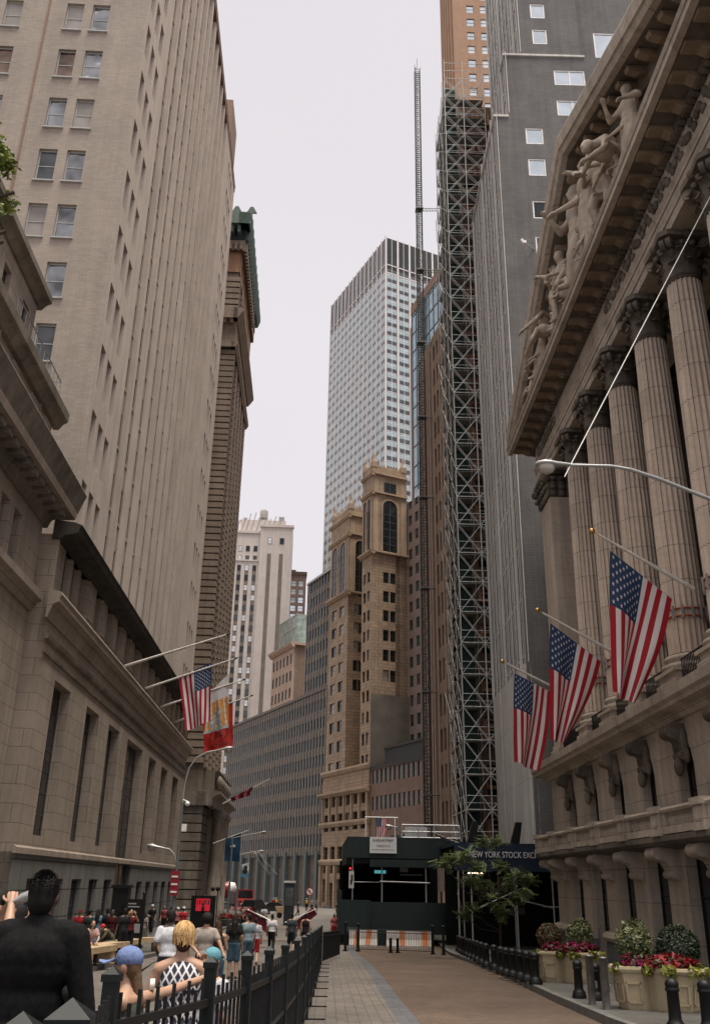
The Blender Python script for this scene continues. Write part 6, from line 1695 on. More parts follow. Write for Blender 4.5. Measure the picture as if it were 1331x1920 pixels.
# --- street lamps
M_lamp = plain('lamp_grey', (.33, .33, .325), .4, .3, .5, 4, .1)
M_lens = glass('lamp_lens', (.32, .29, .25), .12, .6, .1, 0, .15)
def cobra(parent, p, d, L_=.8, up=Vector((0, 0, 1))):
    """lamp head at p pointing along d"""
    d = Vector(d).normalized(); s_ = d.cross(up).normalized(); u = s_.cross(d); rot = Matrix((d, s_, u)).transposed(); p = Vector(p); k = L_ / .8
    b = MB(); vs = []; n_ = 10
    prof = [(0, .05, .05), (.1, .07, .06), (.3, .10, .08), (.45, .15, .10), (.62, .155, .10), (.74, .11, .08), (.8, .03, .03)]
    for x, w, h in prof:
        for i in range(n_):
            a = 2 * math.pi * i / n_; zz = math.sin(a) * h * (1 if math.sin(a) > 0 else .45); vs.append(p + d * x * k + s_ * math.cos(a) * w * k + u * zz * k)
    fs = [(j * n_ + i, j * n_ + (i + 1) % n_, (j + 1) * n_ + (i + 1) % n_, (j + 1) * n_ + i) for j in range(len(prof) - 1) for i in range(n_)]
    b.add(vs, fs, 0, True); b.add(vs[-n_:], [tuple(range(n_))]); b.cyl(p + d * .45 * k + u * .08 * k, p + d * .45 * k + u * .14 * k, .035 * k)
    o = b.build('lamp_head', [M_lamp], parent)
    b = MB(); b.ell(p + d * .55 * k - u * .06 * k, (.2 * k, .13 * k, .19 * k), 0, 14, 8, rot); q_ = b.build('lens', [M_lens], o)
lp = thing('street_lamp', 'grey cobra head street lamp reaching in high over the right side of the lane', 'street lamp', (9.1, 17.6, gnd(17) + .14))
base = Vector((9.1, 17.6, gnd(17) + .14)); pts = [at(1068, 872, 17), at(1145, 874, 17), at(1180, 880, 17), at(1235, 898, 17.1), at(1331, 936, 17.3)]
pts.append(pts[-1] + (pts[-1] - pts[-2]) * .55); pts.append(Vector((9.1, 17.6, pts[-1].z - .35)))
b = MB(); loc_ = [p - base for p in pts]; b.tube(loc_[:3], .035, 8); b.tube(loc_[2:5], .042, 8); b.tube(loc_[4:], .05, 8); b.build('arm', [M_lamp], lp)
b = MB(); b.cyl((0, 0, 0), loc_[-1] + Vector((0, 0, .2)), .12, .07, 12); b.cyl((0, 0, 0), (0, 0, .5), .2, .14, 12); b.build('pole', [M_lamp], lp)
cobra(lp, loc_[0], loc_[0] - loc_[1], .74)
b = MB(); e_ = at(1331, 368, 20.5) - base; b.cyl(loc_[0] + Vector((0, 0, -.02)), e_ + (e_ - loc_[0]) * .25, .014, None, 6); b.cyl(loc_[0] + Vector((0, 0, -.02)), at(1058, 894, 16.8) - base, .012, None, 6); b.build('stay_rod', [plain('white_rod', (.6, .58, .55), .5)], lp)
def lamp(px, d, label, heads, ztop, group=None, r_=.085, z0=None):
    x = at(px, 1700, d).x; z = gnd(d) + (.14 if (x < kl(d) or x > kr(d)) else 0)
    t = thing('street_lamp', label, 'street lamp', (x, d, z), 0, group); B_ = Vector((x, d, z))
    b = MB(); b.cyl((0, 0, 0), (0, 0, ztop - z), r_, r_ * .6, 10); b.cyl((0, 0, 0), (0, 0, .7), r_ * 1.8, r_ * 1.2, 10); b.build('pole', [plain('pole_grey_green', (.13, .15, .15), .5, .2)], t)
    for pl in heads:
        P3 = [at(a, c, d) - B_ for a, c in pl]; b = MB(); b.tube(P3, .04, 6); b.build('arm', [M_lamp], t); cobra(t, P3[-1], P3[-1] - P3[-2], .8)
    return t
# tall lamp beside the bank: low arm to the left, long swan neck to the right
t = lamp(326, 47, 'tall slim lamp post by the bank with a low arm and a swan neck', [[(330, 1615), (327, 1602), (318, 1592), (306, 1590)], [(342, 1505), (347, 1470), (355, 1440), (370, 1420), (390, 1410), (408, 1407)]], at(342, 1505, 47).z)
b = MB(); b.box(-.25, .15, -.12, .05, 2.5, 3.6); b.build('red_sign', [plain('red_sign_face', (.22, .01, .02), .5)], t)
b = MB()
for k in range(3): b.box(-.2, .1, -.135, -.12, 2.62 + k * .34, 2.7 + k * .34)
b.build('sign_lettering', [M_white], t)
b = MB(); b.ell((.25, 0, 6.7), (.12, .12, .12)); b.cyl((0, 0, 6.9), (.25, 0, 6.8), .03); b.box(.06, .3, -.03, .03, 5.4, 5.75); b.build('cameras', [M_white], t)
lamp(428, 92, 'lamp post carrying a single white head over the blue street banner', [[(434, 1572), (460, 1566), (484, 1562)]], at(434, 1568, 92).z, None, .12)
lamp(443, 100, 'thin lamp post behind the blue street banner', [[(443, 1604), (470, 1598), (480, 1597)]], at(442, 1560, 100).z, None, .09)
lamp(505, 128, 'white lamp post at the far crossing before the finned office', [[(505, 1638), (490, 1620), (483, 1608)], [(504, 1640), (500, 1622), (490, 1606)]], at(505, 1603, 128).z, None, .08)
lamp(522, 140, 'far lamp post with a slanting white arm near the dark kiosk', [[(520, 1640), (500, 1618), (493, 1607)]], at(521, 1630, 140).z, None, .08)
# stop signal arm / shed lamp
t = thing('shed_lamp', 'small grey street lamp head poking over the white notice board', 'street lamp', (4.9, 58.6, 4.2)); b = MB(); b.tube([(0, 0, 0), (0, 0, .35), (-.35, -.6, .62)], .035); b.build('arm', [M_lamp], t); cobra(t, (-.3, -.6, .62), (-1, -.1, .12), .75)
# --- blue banners, signs
def banner(name, label, px0, py0, px1, py1, d, mat, extra=None):
    a = at(px0, py0, d); c = at(px1, py1, d); t = thing(name, label, 'banner', (a.x, d, c.z)); w = c.x - a.x; h = a.z - c.z; b = MB()
    vs = []; 
    for j in range(7):
        for i in range(6): vs.append((w * i / 5, .06 * math.sin(j * .9 + i * .7), h * j / 6 - (.18 * h * (1 - i / 5) if j == 6 else .18 * h * (1 - i / 5) * j / 6)))
    b.add(vs, [(j * 6 + i, j * 6 + i + 1, (j + 1) * 6 + i + 1, (j + 1) * 6 + i) for j in range(6) for i in range(5)], 0, True); b.build('cloth', [mat], t)
    return t, w, h
M_bluef = plain('faded_blue_cloth', (.012, .045, .085), .8, 0, .2)
t, w, h = banner('blue_flag', 'dark blue flag with small pale lettering hung before the stone portico', 424, 1562, 449, 1615, 94, M_bluef)
b = MB(); b.box(w * .35, w * .5, -.1, -.07, h * .5, h * .55); b.box(w * .52, w * .58, -.1, -.07, h * .5, h * .6); b.box(w * .62, w * .68, -.1, -.07, h * .5, h * .57); b.build('pale_mark', [M_white], t)
b = MB(); b.cyl((-1.2, 0, h * .62), (w * 1.5, .0, h * 1.12), .035, None, 6); b.build('staff', [M_pole], t)
t, w, h = banner('portrait_banner', 'white and pale blue street banner with a dark head silhouette', 454, 1616, 466, 1645, 100, plain('banner_white', (.4, .41, .42), .7))
b = MB(); b.ell((w * .55, -.1, h * .62), (w * .25, .02, h * .16)); b.ell((w * .5, -.1, h * .38), (w * .36, .02, h * .16)); b.build('silhouette', [M_ink], t)
b = MB(); b.box(0, w, -.12, -.09, 0, h * .22); b.build('blue_strip', [plain('pale_blue_strip', (.06, .2, .3), .7)], t)
t = thing('road_sign', 'round no turn sign on a pole at the far crossing', 'sign', (at(580, 1700, 140).x, 140, gnd(140)))
b = MB(); b.cyl((0, 0, 0), (0, 0, 2.4), .04); b.build('pole', [M_steel], t); b = MB(); b.cyl((0, -.05, 2.75), (0, .0, 2.75), .55, None, 20); b.build('disc', [M_white], t)
b = MB(); vs = []; k_ = 24
for i in range(k_):
    a = 2 * math.pi * i / k_; vs += [(math.cos(a) * .55, -.06, 2.75 + math.sin(a) * .55), (math.cos(a) * .44, -.06, 2.75 + math.sin(a) * .44)]
b.add(vs, [(2 * i, 2 * ((i + 1) % k_), 2 * ((i + 1) % k_) + 1, 2 * i + 1) for i in range(k_)]); b.poly([(-.36, -.065, 3.05), (-.3, -.065, 3.11), (.36, -.065, 2.45), (.3, -.065, 2.39)], (0, .01, 0)); b.build('red_ring', [plain('sign_red', (.35, .02, .02), .5)], t)
b = MB(); b.box(-.06, .06, -.075, -.06, 2.5, 2.9); b.poly([(-.06, -.07, 2.9), (-.3, -.07, 2.85), (-.3, -.07, 2.75), (.06, -.07, 2.8)], (0, .005, 0)); b.build('arrow', [M_ink], t)
# kiosk, board, posts on the left pavement
def kz(px, d): x = at(px, 1700, d).x; return x, gnd(d) + (.14 if x < kl(d) else 0)
x, z = kz(226, 43)
t = thing('phone_kiosk', 'tall dark kiosk with a flat roof standing by the bank wall', 'kiosk', (x, 43, z)); b = MB(); b.box(-.33, .33, -.33, .33, 0, 2.55); b.box(-.4, .4, -.4, .4, 2.55, 2.68); b.build('body', [M_black], t); b = MB(); b.box(-.26, .26, -.35, -.33, .9, 2.3); b.build('glass_panel', [G_dark], t)
x, z = kz(254, 42)
t = thing('notice_stand', 'dark street notice board with pale lettering beside the tall kiosk', 'sign', (x, 42, z)); b = MB(); b.box(-.42, .42, -.05, .05, .6, 2.1); b.box(-.42, -.36, -.04, .04, 0, .6); b.box(.36, .42, -.04, .04, 0, .6); b.build('board', [M_black], t)
b = MB()
for k in range(2): b.box(-.3, -.3 + (.35, .5)[k], -.06, -.05, 1.9 - k * .12, 1.95 - k * .12)
b.build('lettering', [plain('dim_white', (.25, .25, .25), .6)], t); b = MB(); b.box(-.2, .3, -.06, -.05, .8, 1.15); b.build('poster', [MATS['dim_white']], t)
x, z = kz(269, 38)
t = thing('pavement_post', 'thin black post with a ball top on the left pavement', 'post', (x, 38, z)); b = MB(); b.cyl((0, 0, 0), (0, 0, 2.3), .05, None, 8); b.build('pole', [M_black], t); b = MB(); b.ell((0, 0, 2.38), (.07, .07, .09)); b.build('ball', [M_black], t)
# lit red advertising screen
x, z = kz(381, 70)
t = thing('advert_screen', 'glowing red advertising screen with black figure on a dark kiosk', 'screen', (x, 70, z)); b = MB(); b.box(-.85, .85, -.1, .3, 0, 2.3); b.build('cabinet', [M_black], t)
b = MB(); b.box(-.5, .5, -.13, -.1, 1.3, 2.1); b.build('screen', [emit('red_screen', (.5, .01, .025), .2)], t)
b = MB()
for k in range(6): b.box(-.42 + k * .155, -.36 + k * .155 + (.03 if k % 2 else 0), -.14, -.13, 1.72, 2.02)
b.ell((.02, -.14, 1.72), (.07, .02, .1)); b.ell((.02, -.14, 1.45), (.13, .02, .2)); b.build('black_figure', [M_ink], t)
b = MB()
for xx in (-.6, .95): b.cyl((xx, .2, 0), (xx, .2, 2.6), .04)
b.ell((.95, .2, 2.75), (.16, .16, .16)); b.ell((.6, .2, 2.75), (.16, .16, .16)); b.build('globe_lamps', [M_black], t)
# dark kiosk at the far crossing
xk = at(542, 1700, 88).x
t = thing('entry_booth', 'narrow dark booth with a pale roof standing in the street', 'booth', (xk, 88, gnd(88))); b = MB(); b.box(-.45, .45, -.4, .4, 0, 3.5); b.build('body', [plain('booth_dark', (.02, .028, .03), .4)], t); b = MB(); b.box(-.52, .52, -.48, .48, 3.5, 3.68); b.build('roof', [M_white], t); b = MB(); b.box(-.36, .36, -.42, -.4, 1.6, 3.1); b.build('window', [G_mid], t)
# --- stone benches
M_bench = plain('sand_stone_bench', (.42, .31, .19), .85, 0, .2, 2.5, .2, .2)
def bench(px, py, L_, rz, label):
    p = gp(px, py, .14); t = thing('stone_bench', label, 'bench', (p.x, p.y, gnd(p.y) + .14), rz, 'sandy stone benches on the left pavement')
    b = MB(); b.box(-L_ / 2, L_ / 2, -.32, .32, .38, .56); b.build('seat', [M_bench], t)
    for sg in (-1, 1): b = MB(); b.box(sg * (L_ / 2 - .18) - .14, sg * (L_ / 2 - .18) + .14, -.28, .28, 0, .38); b.build('leg', [M_bench], t)
bench(172, 1811, 2.3, R(78), 'stone bench nearest the black shirted man'); bench(200, 1800, 2.3, R(76), 'stone bench behind the nearest bench'); bench(228, 1792, 2.3, R(76), 'stone bench third from the camera beside the kerb'); bench(262, 1784, 1.9, R(30), 'stone bench farthest down the kerb with a clear top')
# --- planting by the lamp post: small red flower bed
for px, d, lb in ((425, 80, 'low tub of red flowers at the foot of the portico lamp post'), (462, 82, 'low tub of red flowers right of the portico lamp post')):
    x = at(px, 1740, d).x; t = thing('flower_tub', lb, 'planter', (x, d, gnd(d))); b = MB(); b.lathe([(.5, 0), (.75, .6), (.8, .65), (.7, .66)], (0, 0, 0), 12); b.build('tub', [M_plin], t); b = MB(); leaves(b, (0, 0, .8), (.9, .7, .35), 260, .2, [0, 0, 1]); b.build('flowers', [L_red, L_md], t)
# ---------------------------------------------------------------- flags and poles
F_red = plain('flag_red', (.30, .012, .022), .7, 0, .2, 2, .08); F_wht = plain('flag_white', (.60, .55, .55), .7, 0, .2, 2, .05); F_blu = plain('flag_blue', (.022, .045, .10), .7, 0, .2, 2, .1)
def translucent(m, c, f=.25):
    n = m.node_tree.nodes; l = m.node_tree.links; b = n['Principled BSDF']; out = [x for x in n if x.type == 'OUTPUT_MATERIAL'][0]
    t = n.new('ShaderNodeBsdfTranslucent'); t.inputs[0].default_value = c4(c); ms_ = n.new('ShaderNodeMixShader'); ms_.inputs[0].default_value = f; l.new(b.outputs[0], ms_.inputs[1]); l.new(t.outputs[0], ms_.inputs[2]); l.new(ms_.outputs[0], out.inputs[0])
for m_, c_ in ((F_red, (.5, .02, .03)), (F_wht, (.75, .7, .7)), (F_blu, (.03, .06, .14))): translucent(m_, c_)
def surf(A, B, EA, EB, amp, waves, ph, depth_dir=Vector((0, 1, 0)), sagA=0., sagB=0., curl=0.):
    """point on a hanging cloth: t along the hoist A->B, s along the fly to EA/EB"""
    def P(s, t):
        a = A.lerp(EA, s); b = B.lerp(EB, s); a = a + Vector((sagA, 0, 0)) * math.sin(math.pi * s); b = b + Vector((sagB, 0, 0)) * math.sin(math.pi * s)
        tt = t + curl * s * math.sin(math.pi * 2 * t) * .16
        k = (s ** .8)
        p = a.lerp(b, tt)
        w = (B - A); side = Vector((w.x, 0, w.z)).normalized()
        p = p + depth_dir * (amp * k * math.sin(waves * 2 * math.pi * t + ph + 1.1 * s)) + side * (amp * .25 * k * math.cos(waves * 2 * math.pi * t + ph + .5 + 2.2 * s))
        p = p + depth_dir * (.04 * math.sin(9 * s + 14 * t)) * k
        return p
    return P
def us_flag(label, P, group='national flags on the exchange poles'):
    b = MB(); NU, NV = 40, 52
    for i in range(NU + 1):
        for j in range(NV + 1): b.v.append(tuple(P(i / NU, j / NV)))
    for i in range(NU):
        for j in range(NV):
            s = (i + .5) / NU; t = (j + .5) / NV; st = int(t * 13); m = 2 if (s < .4 and t < 7 / 13) else (0 if st % 2 == 0 else 1)
            a = i * (NV + 1) + j; b.f.append((a, a + 1, a + NV + 2, a + NV + 1)); b.m.append(m); b.sm.append(True)
    for r in range(9):
        for c in range(11):
            if (r + c) % 2: continue
            s0 = .4 * (c + 1) / 12; t0 = 7 / 13 * (r + 1) / 10
            e = .002; c0 = P(s0, t0); ds = (P(s0 + e, t0) - c0) / e; dt = (P(s0, t0 + e) - c0) / e; nrm = ds.cross(dt).normalized()
            R_ = .0175
            for sg in (-1, 1):
                vs = [c0 + nrm * sg * .012]
                for k in range(10):
                    a = math.pi * 2 * k / 10; rr = R_ if k % 2 == 0 else R_ * .42
                    ss = -math.cos(a) * rr ; tt = math.sin(a) * rr * 1.75
                    vs.append(P(s0 + tt * .62, t0 + ss * 1.15) + nrm * sg * .012)
                b.add(vs, [(0, k + 1, (k + 1) % 10 + 1) for k in range(10)], 1)
    o = b.build('national_flag', [F_red, F_wht, F_blu]); return tag(o, label, 'flag', group)
def pole(label, tip, base, r0=.07, ball=True, group=None, halyard=None):
    t = thing('flagpole', label, 'flagpole', tuple(base), 0, group); d = tip - base
    b = MB(); b.cyl((0, 0, 0), d, r0, r0 * .55, 10); b.build('staff', [M_pole], t)
    if ball: b = MB(); b.ell(d + d.normalized() * .22, (.105, .105, .105), 0, 14, 10); b.cyl(d, d + d.normalized() * .15, .02); b.build('ball', [M_gold], t)
    else: b = MB(); b.cyl(d, d + d.normalized() * .25, .09, .03, 8); b.build('finial', [M_black], t)
    if halyard: b = MB(); b.tube([h - base for h in halyard], .008, 4); b.build('halyard', [M_steel], t)
# exchange flags
def ex(i, d, tip, thru, A, B, EA, EB, ph, curl, lab):
    T = at(*tip, d); Q = at(*thru, d); dr = (Q - T).normalized(); base = T + dr * ((12.1 - T.x) / dr.x); A, B, EA, EB = at(*A, d), at(*B, d), at(*EA, d), at(*EB, d)
    pole('cream flagpole with a brass ball sloping out from the exchange colonnade, ' + lab, T, base, .075, True, None, [T + dr * .3, A, B, T.lerp(base, .75)])
    us_flag('star spangled flag hanging from the exchange colonnade, ' + lab, surf(A, B, EA, EB, (.30, .24, .27)[i], (1.35, 1.6, 1.2)[i], ph, Vector((0, 1, 0)), .0, .15, curl))
ex(0, 28, (1120, 1002), (1331, 1122), (1143, 1032), (1259, 1123), (1144, 1297), (1184, 1321), 2.6, .5, 'nearest of the three')
ex(1, 36, (1016, 1149), (1140, 1218), (1031, 1168), (1126, 1240), (1029, 1386), (1060, 1396), 2.6, .5, 'middle of the three')
ex(2, 44, (949, 1244), (1028, 1284), (964, 1262), (1031, 1297), (962, 1428), (1006, 1446), 2.4, .45, 'farthest of the three')
# poles on the bank
def bp(d, tip, base): return at(*tip, d), at(*base, d)
T, B_ = bp(52, (425, 1190), (234, 1249)); pole('bare cream flagpole sloping out from the bank, nearest of its row', T, B_, .085, False, 'poles on the bank')
T2, B2 = bp(60, (440, 1235), (273, 1291)); pole('cream flagpole on the bank that carries the striped flag', T2, B2, .085, False)
T3, B3 = bp(68, (455, 1275), (300, 1326)); pole('cream flagpole on the bank that carries the white and orange flag', T3, B3, .085, False)
T4, B4 = bp(76, (470, 1305), (322, 1356)); pole('cream flagpole on the bank that carries the red flag, farthest of its row', T4, B4, .085, False)
us_flag('star spangled flag hanging from the bank flagpole across the street from the exchange', surf(at(397, 1242, 60), at(335, 1269, 60), at(393, 1352, 60), at(350, 1371, 60), .16, 1.5, .4), 'national flag on the bank')
def cloth_flag(label, P, mats, fn, name='house_flag', extra=None):
    b = MB(); NU, NV = 34, 30
    for i in range(NU + 1):
        for j in range(NV + 1): b.v.append(tuple(P(i / NU, j / NV)))
    for i in range(NU):
        for j in range(NV):
            a = i * (NV + 1) + j; b.f.append((a, a + 1, a + NV + 2, a + NV + 1)); b.m.append(fn((i + .5) / NU, (j + .5) / NV)); b.sm.append(True)
    if extra: extra(b)
    o = b.build(name, mats); return tag(o, label, 'flag')
F_or = plain('flag_orange', (.50, .22, .04), .7); F_gy = plain('flag_grey', (.27, .29, .29), .7); F_brt = plain('flag_bright_red', (.42, .022, .012), .7); F_mar = plain('flag_maroon', (.12, .006, .014), .7)
translucent(F_brt, (.7, .03, .02)); translucent(F_or, (.7, .3, .05))
def wfn(s, t):
    if s < .42 - .12 * t: return 0
    if s > .93: return 2
    for cs_, ct, rr in ((.64, .42, .10), (.8, .72, .1), (.78, .42, .08), (.66, .62, .07), (.9, .5, .08), (.86, .35, .06)):
        q_ = math.hypot((s - cs_), (t - ct) * .8)
        if q_ < rr: return 0 if q_ < rr * .35 else 2
    return 1 if math.sin(31 * t + 9 * s) > -.75 else 0
Pw = surf(at(430, 1262, 68), at(394, 1298, 68), at(428, 1364, 68), at(383, 1377, 68), .14, 1.4, 1.0)
cloth_flag('white flag with an orange field and grey rings hanging right of the striped flag', Pw, [F_wht, F_or, F_gy], wfn)
Pr = surf(at(437, 1316, 76), at(380, 1350, 76), at(436, 1399, 76), at(382, 1411, 76), .12, 1.2, .5)
def rex(b):
    # ring emblem with carriage-like figure, then a word in capitals, laid on the cloth
    def Q(u, v): # u along the width from the outer edge (left in view = t 1), v down
        c0 = Pr(v, 1 - u); return c0 + Vector((0, -.05, 0))
    k_ = 28
    for i in range(k_):
        a0, a1 = 2 * math.pi * i / k_, 2 * math.pi * (i + 1) / k_
        f = lambda a, r: Q(.52 + math.cos(a) * r * .95, .62 + math.sin(a) * r * .62)
        b.add([f(a0, .33), f(a1, .33), f(a1, .30), f(a0, .30)], [(0, 1, 2, 3)], 1)
    bars = [(.42, .50, .46, .66), (.58, .50, .62, .66), (.46, .57, .58, .61), (.38, .66, .66, .69), (.36, .69, .4, .75), (.62, .69, .66, .75)]
    G = {'H': ((0, 0, .22, 1), (.78, 0, 1, 1), (.2, .42, .8, .58)), 'E': ((0, 0, .22, 1), (.2, 0, 1, .16), (.2, .42, .8, .58), (.2, .84, 1, 1)), 'R': ((0, 0, .22, 1), (.2, 0, .9, .16), (.75, .1, .95, .5), (.2, .42, .9, .58), (.65, .55, .9, 1)),
         'M': ((0, 0, .2, 1), (.8, 0, 1, 1), (.2, .1, .4, .5), (.6, .1, .8, .5), (.38, .35, .62, .65)), 'S': ((0, 0, 1, .16), (0, .1, .22, .5), (0, .42, 1, .58), (.78, .5, 1, .9), (0, .84, 1, 1))}
    for i, ch in enumerate('HERMES'):
        x0 = .20 + i * .108
        for a, c, e, f_ in G[ch]: bars.append((x0 + a * .08, .86 + c * .075, x0 + e * .08, .86 + f_ * .075))
    x0 = .20 + 4 * .108; bars.append((x0 + .02, .838, x0 + .06, .848))
    for a, c, e, f_ in bars: b.add([Q(a, c), Q(e, c), Q(e, f_), Q(a, f_)], [(0, 1, 2, 3)], 1)
cloth_flag('bright red flag with a dark ring emblem and black capitals on the bank', Pr, [F_brt, plain('flag_black', (.05, .008, .008), .7)], lambda s, t: 0, 'red_flag', rex)
# furled maroon flag farther on
T5, B5 = at(508, 1459, 106), at(418, 1507, 106); pole('thin flagpole with a furled dark red flag on the rusticated stone tower', T5, B5, .06, False)
cloth_flag('dark red flag furled loosely along a thin pole beyond the bank', surf(at(476, 1474, 105.7), at(432, 1497, 105.7), at(466, 1492, 105.7), at(434, 1503, 105.7), .25, 2.2, .6), [F_mar], lambda s, t: 0, 'furled_flag')
# flat flag on the shed
P5 = surf(at(704, 1534, 60), at(726, 1534, 60), at(705, 1574, 60), at(725, 1574, 60), .03, 1, .3)
us_flag('flat star spangled flag hanging upright above the white notice board', P5, 'national flag over the shed')
t = thing('flag_bar', 'white crossbar over the dark green shed holding the flat flag', 'pole', (at(690, 1532, 60).x, 60, at(690, 1532, 60).z)); b = MB(); b.cyl((-.2, 0, .0), (1.9, 0, .0), .03); b.build('bar', [M_white], t); b = MB(); b.cyl((-.15, 0, 0), (-.15, 0, -1.6), .03); b.cyl((1.7, 0, 0), (1.7, 0, -1.6), .03); b.build('stand', [M_white], t)
# ---------------------------------------------------------------- vehicles
def wheel(parent, x, y, r=.34, w=.22):
    b = MB(); b.cyl((x, y - w / 2, r), (x, y + w / 2, r), r, None, 18); o = b.build('wheel', [plain('tyre_rubber', (.015, .015, .015), .8)], parent)
    b = MB(); b.cyl((x, y - w / 2 - .01, r), (x, y + w / 2 + .01, r), r * .6, None, 14); b.build('rim', [plain('wheel_rim', (.25, .25, .26), .35, .7)], o)
def car(px, d, rz, label, mat, suv=False, cat='car', name='parked_car'):
    x = at(px, 1700, d).x; t = thing(name, label, cat, (x, d, gnd(d)), rz); H = 1.75 if suv else 1.42; W_ = .95
    prof = ([(-2.3, .35), (-2.35, .95), (-2.2, 1.1), (-1.9, 1.7), (-1.5, H), (.4, H), (1.1, 1.12), (2.1, 1.0), (2.3, .8), (2.3, .35)] if suv else [(-2.2, .35), (-2.25, .85), (-1.9, .98), (-1.2, 1.36), (-.8, H), (.3, H - .02), (1.0, .98), (2.0, .82), (2.25, .62), (2.2, .35)])
    b = MB(); n_ = len(prof); vs = []
    for y, k in ((-W_, 1), (-W_ * .97, 1), (W_ * .97, 1), (W_, 1)):
        for i, (u, z) in enumerate(prof):
            ins = max(0, z - .95) * .28; vs.append((u * (1 if abs(y) < W_ * .98 else .985), (abs(y) - ins) * (1 if y > 0 else -1), z))
    b.add(vs, [(j * n_ + i, j * n_ + (i + 1) % n_, (j + 1) * n_ + (i + 1) % n_, (j + 1) * n_ + i) for j in range(3) for i in range(n_)] + [tuple(reversed(range(n_))), tuple(range(3 * n_, 4 * n_))]); b.build('body', [mat], t)
    for sg in (-1, 1):
        b = MB(); z0 = 1.05 if suv else .95; b.poly([(-1.7 if suv else -1.2, sg * (W_ - .02), z0), (.8, sg * (W_ - .02), z0), (.3, sg * (W_ - .16), H - .12), (-1.4 if suv else -.75, sg * (W_ - .16), H - .12)], (0, sg * .01, 0)); b.build('side_window', [G_dark], t)
        for u in (-1.4, 1.4): wheel(t, u, sg * (W_ - .1))
        b = MB(); b.box(-2.37, -2.28, sg * .75 - .13, sg * .75 + .13, .75, .92); b.build('tail_light', [plain('red_lens', (.25, .01, .01), .2)], t)
        b = MB(); b.ell((2.2, sg * .7, .68), (.1, .16, .09)); b.build('headlight', [M_lens], t)
    b = MB(); b.poly([(-2.05, -.72, 1.15), (-2.05, .72, 1.15), (-1.72, .62, H - .12), (-1.72, -.62, H - .12)] if suv else [(-1.75, -.7, 1.03), (-1.75, .7, 1.03), (-1.0, .6, H - .08), (-1.0, -.6, H - .08)], (-.03, 0, .03)); b.build('rear_window', [G_dark], t)
    return t
M_carb = plain('black_car_paint', (.012, .013, .015), .2, .3, .6); M_carr = plain('red_truck_paint', (.22, .014, .012), .3, .1, .6)
car(479, 122, R(70), 'black box shaped utility vehicle seen from behind at the far crossing', M_carb, True, 'car')
car(512, 128, R(35), 'low black car turned half sideways right of the boxy vehicle', M_carb, False)
def truck(px, d, rz, label, drum=False):
    x = at(px, 1700, d).x; t = thing('red_truck', label, 'truck', (x, d, gnd(d)), rz)
    b = MB(); b.poly([(2.6, -1.15, .6), (2.6, -1.15, 1.5), (1.3, -1.15, 1.75), (1.1, -1.15, 2.9), (-.2, -1.15, 2.9), (-.2, -1.15, .6)], (0, 2.3, 0)); b.build('cab', [M_carr], t)
    b = MB(); b.poly([(1.32, -1.0, 1.85), (1.32, 1.0, 1.85), (1.12, .9, 2.75), (1.12, -.9, 2.75)], (.03, 0, .01)); b.build('windscreen', [G_dark], t)
    b = MB(); b.box(2.55, 2.68, -.7, .7, .8, 1.4); b.build('grille', [M_steel], t)
    for sg in (-1, 1):
        b = MB(); b.ell((2.55, sg * .85, 1.0), (.1, .15, .12)); b.build('headlight', [M_lens], t)
        for u in (1.9, -2.5, -3.7): wheel(t, u, sg * .95, .5, .3)
    b = MB(); b.box(-5, -.2, -.9, .9, .6, .95); b.build('chassis', [M_black], t)
    if drum:
        b = MB(); b.lathe([(.3, 0), (1.15, .9), (1.3, 2.2), (1.0, 3.6), (.6, 4.4), (.55, 4.5)], (0, 0, 0), 18, 0); k_ = b
        for i, f in enumerate(b.f): pass
        b.m = [1 if (b.v[f[0]][2] > 3.3) else 0 for f in b.f]; o = b.build('drum', [M_carr, M_white], t); o.location = (-.6, 0, 1.9); o.rotation_euler = (0, R(-72), 0)
    else: b = MB(); b.box(-5, -.3, -1.2, 1.2, .95, 2.6); b.build('cargo_body', [plain('dark_box', (.06, .03, .03), .6)], t)
    return t
truck(456, 138, R(-75), 'red truck with a rounded bonnet facing up the street at the far crossing')
truck(380, 150, R(178), 'cement truck with a red and white drum poking out behind the stone portico', True)
def barr(px, d, label, w=2.4):
    x = at(px, 1700, d).x; t = thing('road_barrier', label, 'barrier', (x, d, gnd(d))); b = MB(); b.box(-w / 2, w / 2, -.05, .05, .55, .95); b.build('board', [plain('barrier_pink', (.5, .3, .27), .7)], t)
    for sg in (-1, 1): b = MB(); b.box(sg * w * .4 - .04, sg * w * .4 + .04, -.3, .3, 0, .55); b.build('leg', [M_steel], t)
    b = MB()
    for k in range(3): b.poly([(-w / 2 + .2 + k * .8, -.06, .56), (-w / 2 + .45 + k * .8, -.06, .56), (-w / 2 + .7 + k * .8, -.06, .94), (-w / 2 + .45 + k * .8, -.06, .94)], (0, .005, 0))
    b.build('stripes', [plain('barrier_red', (.4, .03, .02), .7)], t)
barr(452, 118, 'pale board barrier with red stripes before the red truck'); barr(508, 134, 'pale board barrier behind the low black car', 2.0)
x = at(535, 1700, 110).x; t = thing('sand_cart', 'small sandy coloured cart left of the dark booth', 'cart', (x, 110, gnd(110))); b = MB(); b.poly([(-.9, -.5, .5), (.9, -.5, .5), (1.1, -.5, 1.2), (-1.1, -.5, 1.2)], (0, 1.0, 0)); b.build('tub', [M_bench], t)
for sg in (-1, 1): b = MB(); b.cyl((sg * .6, -.55, .3), (sg * .6, .55, .3), .3, None, 14); b.build('wheel', [M_black], t)
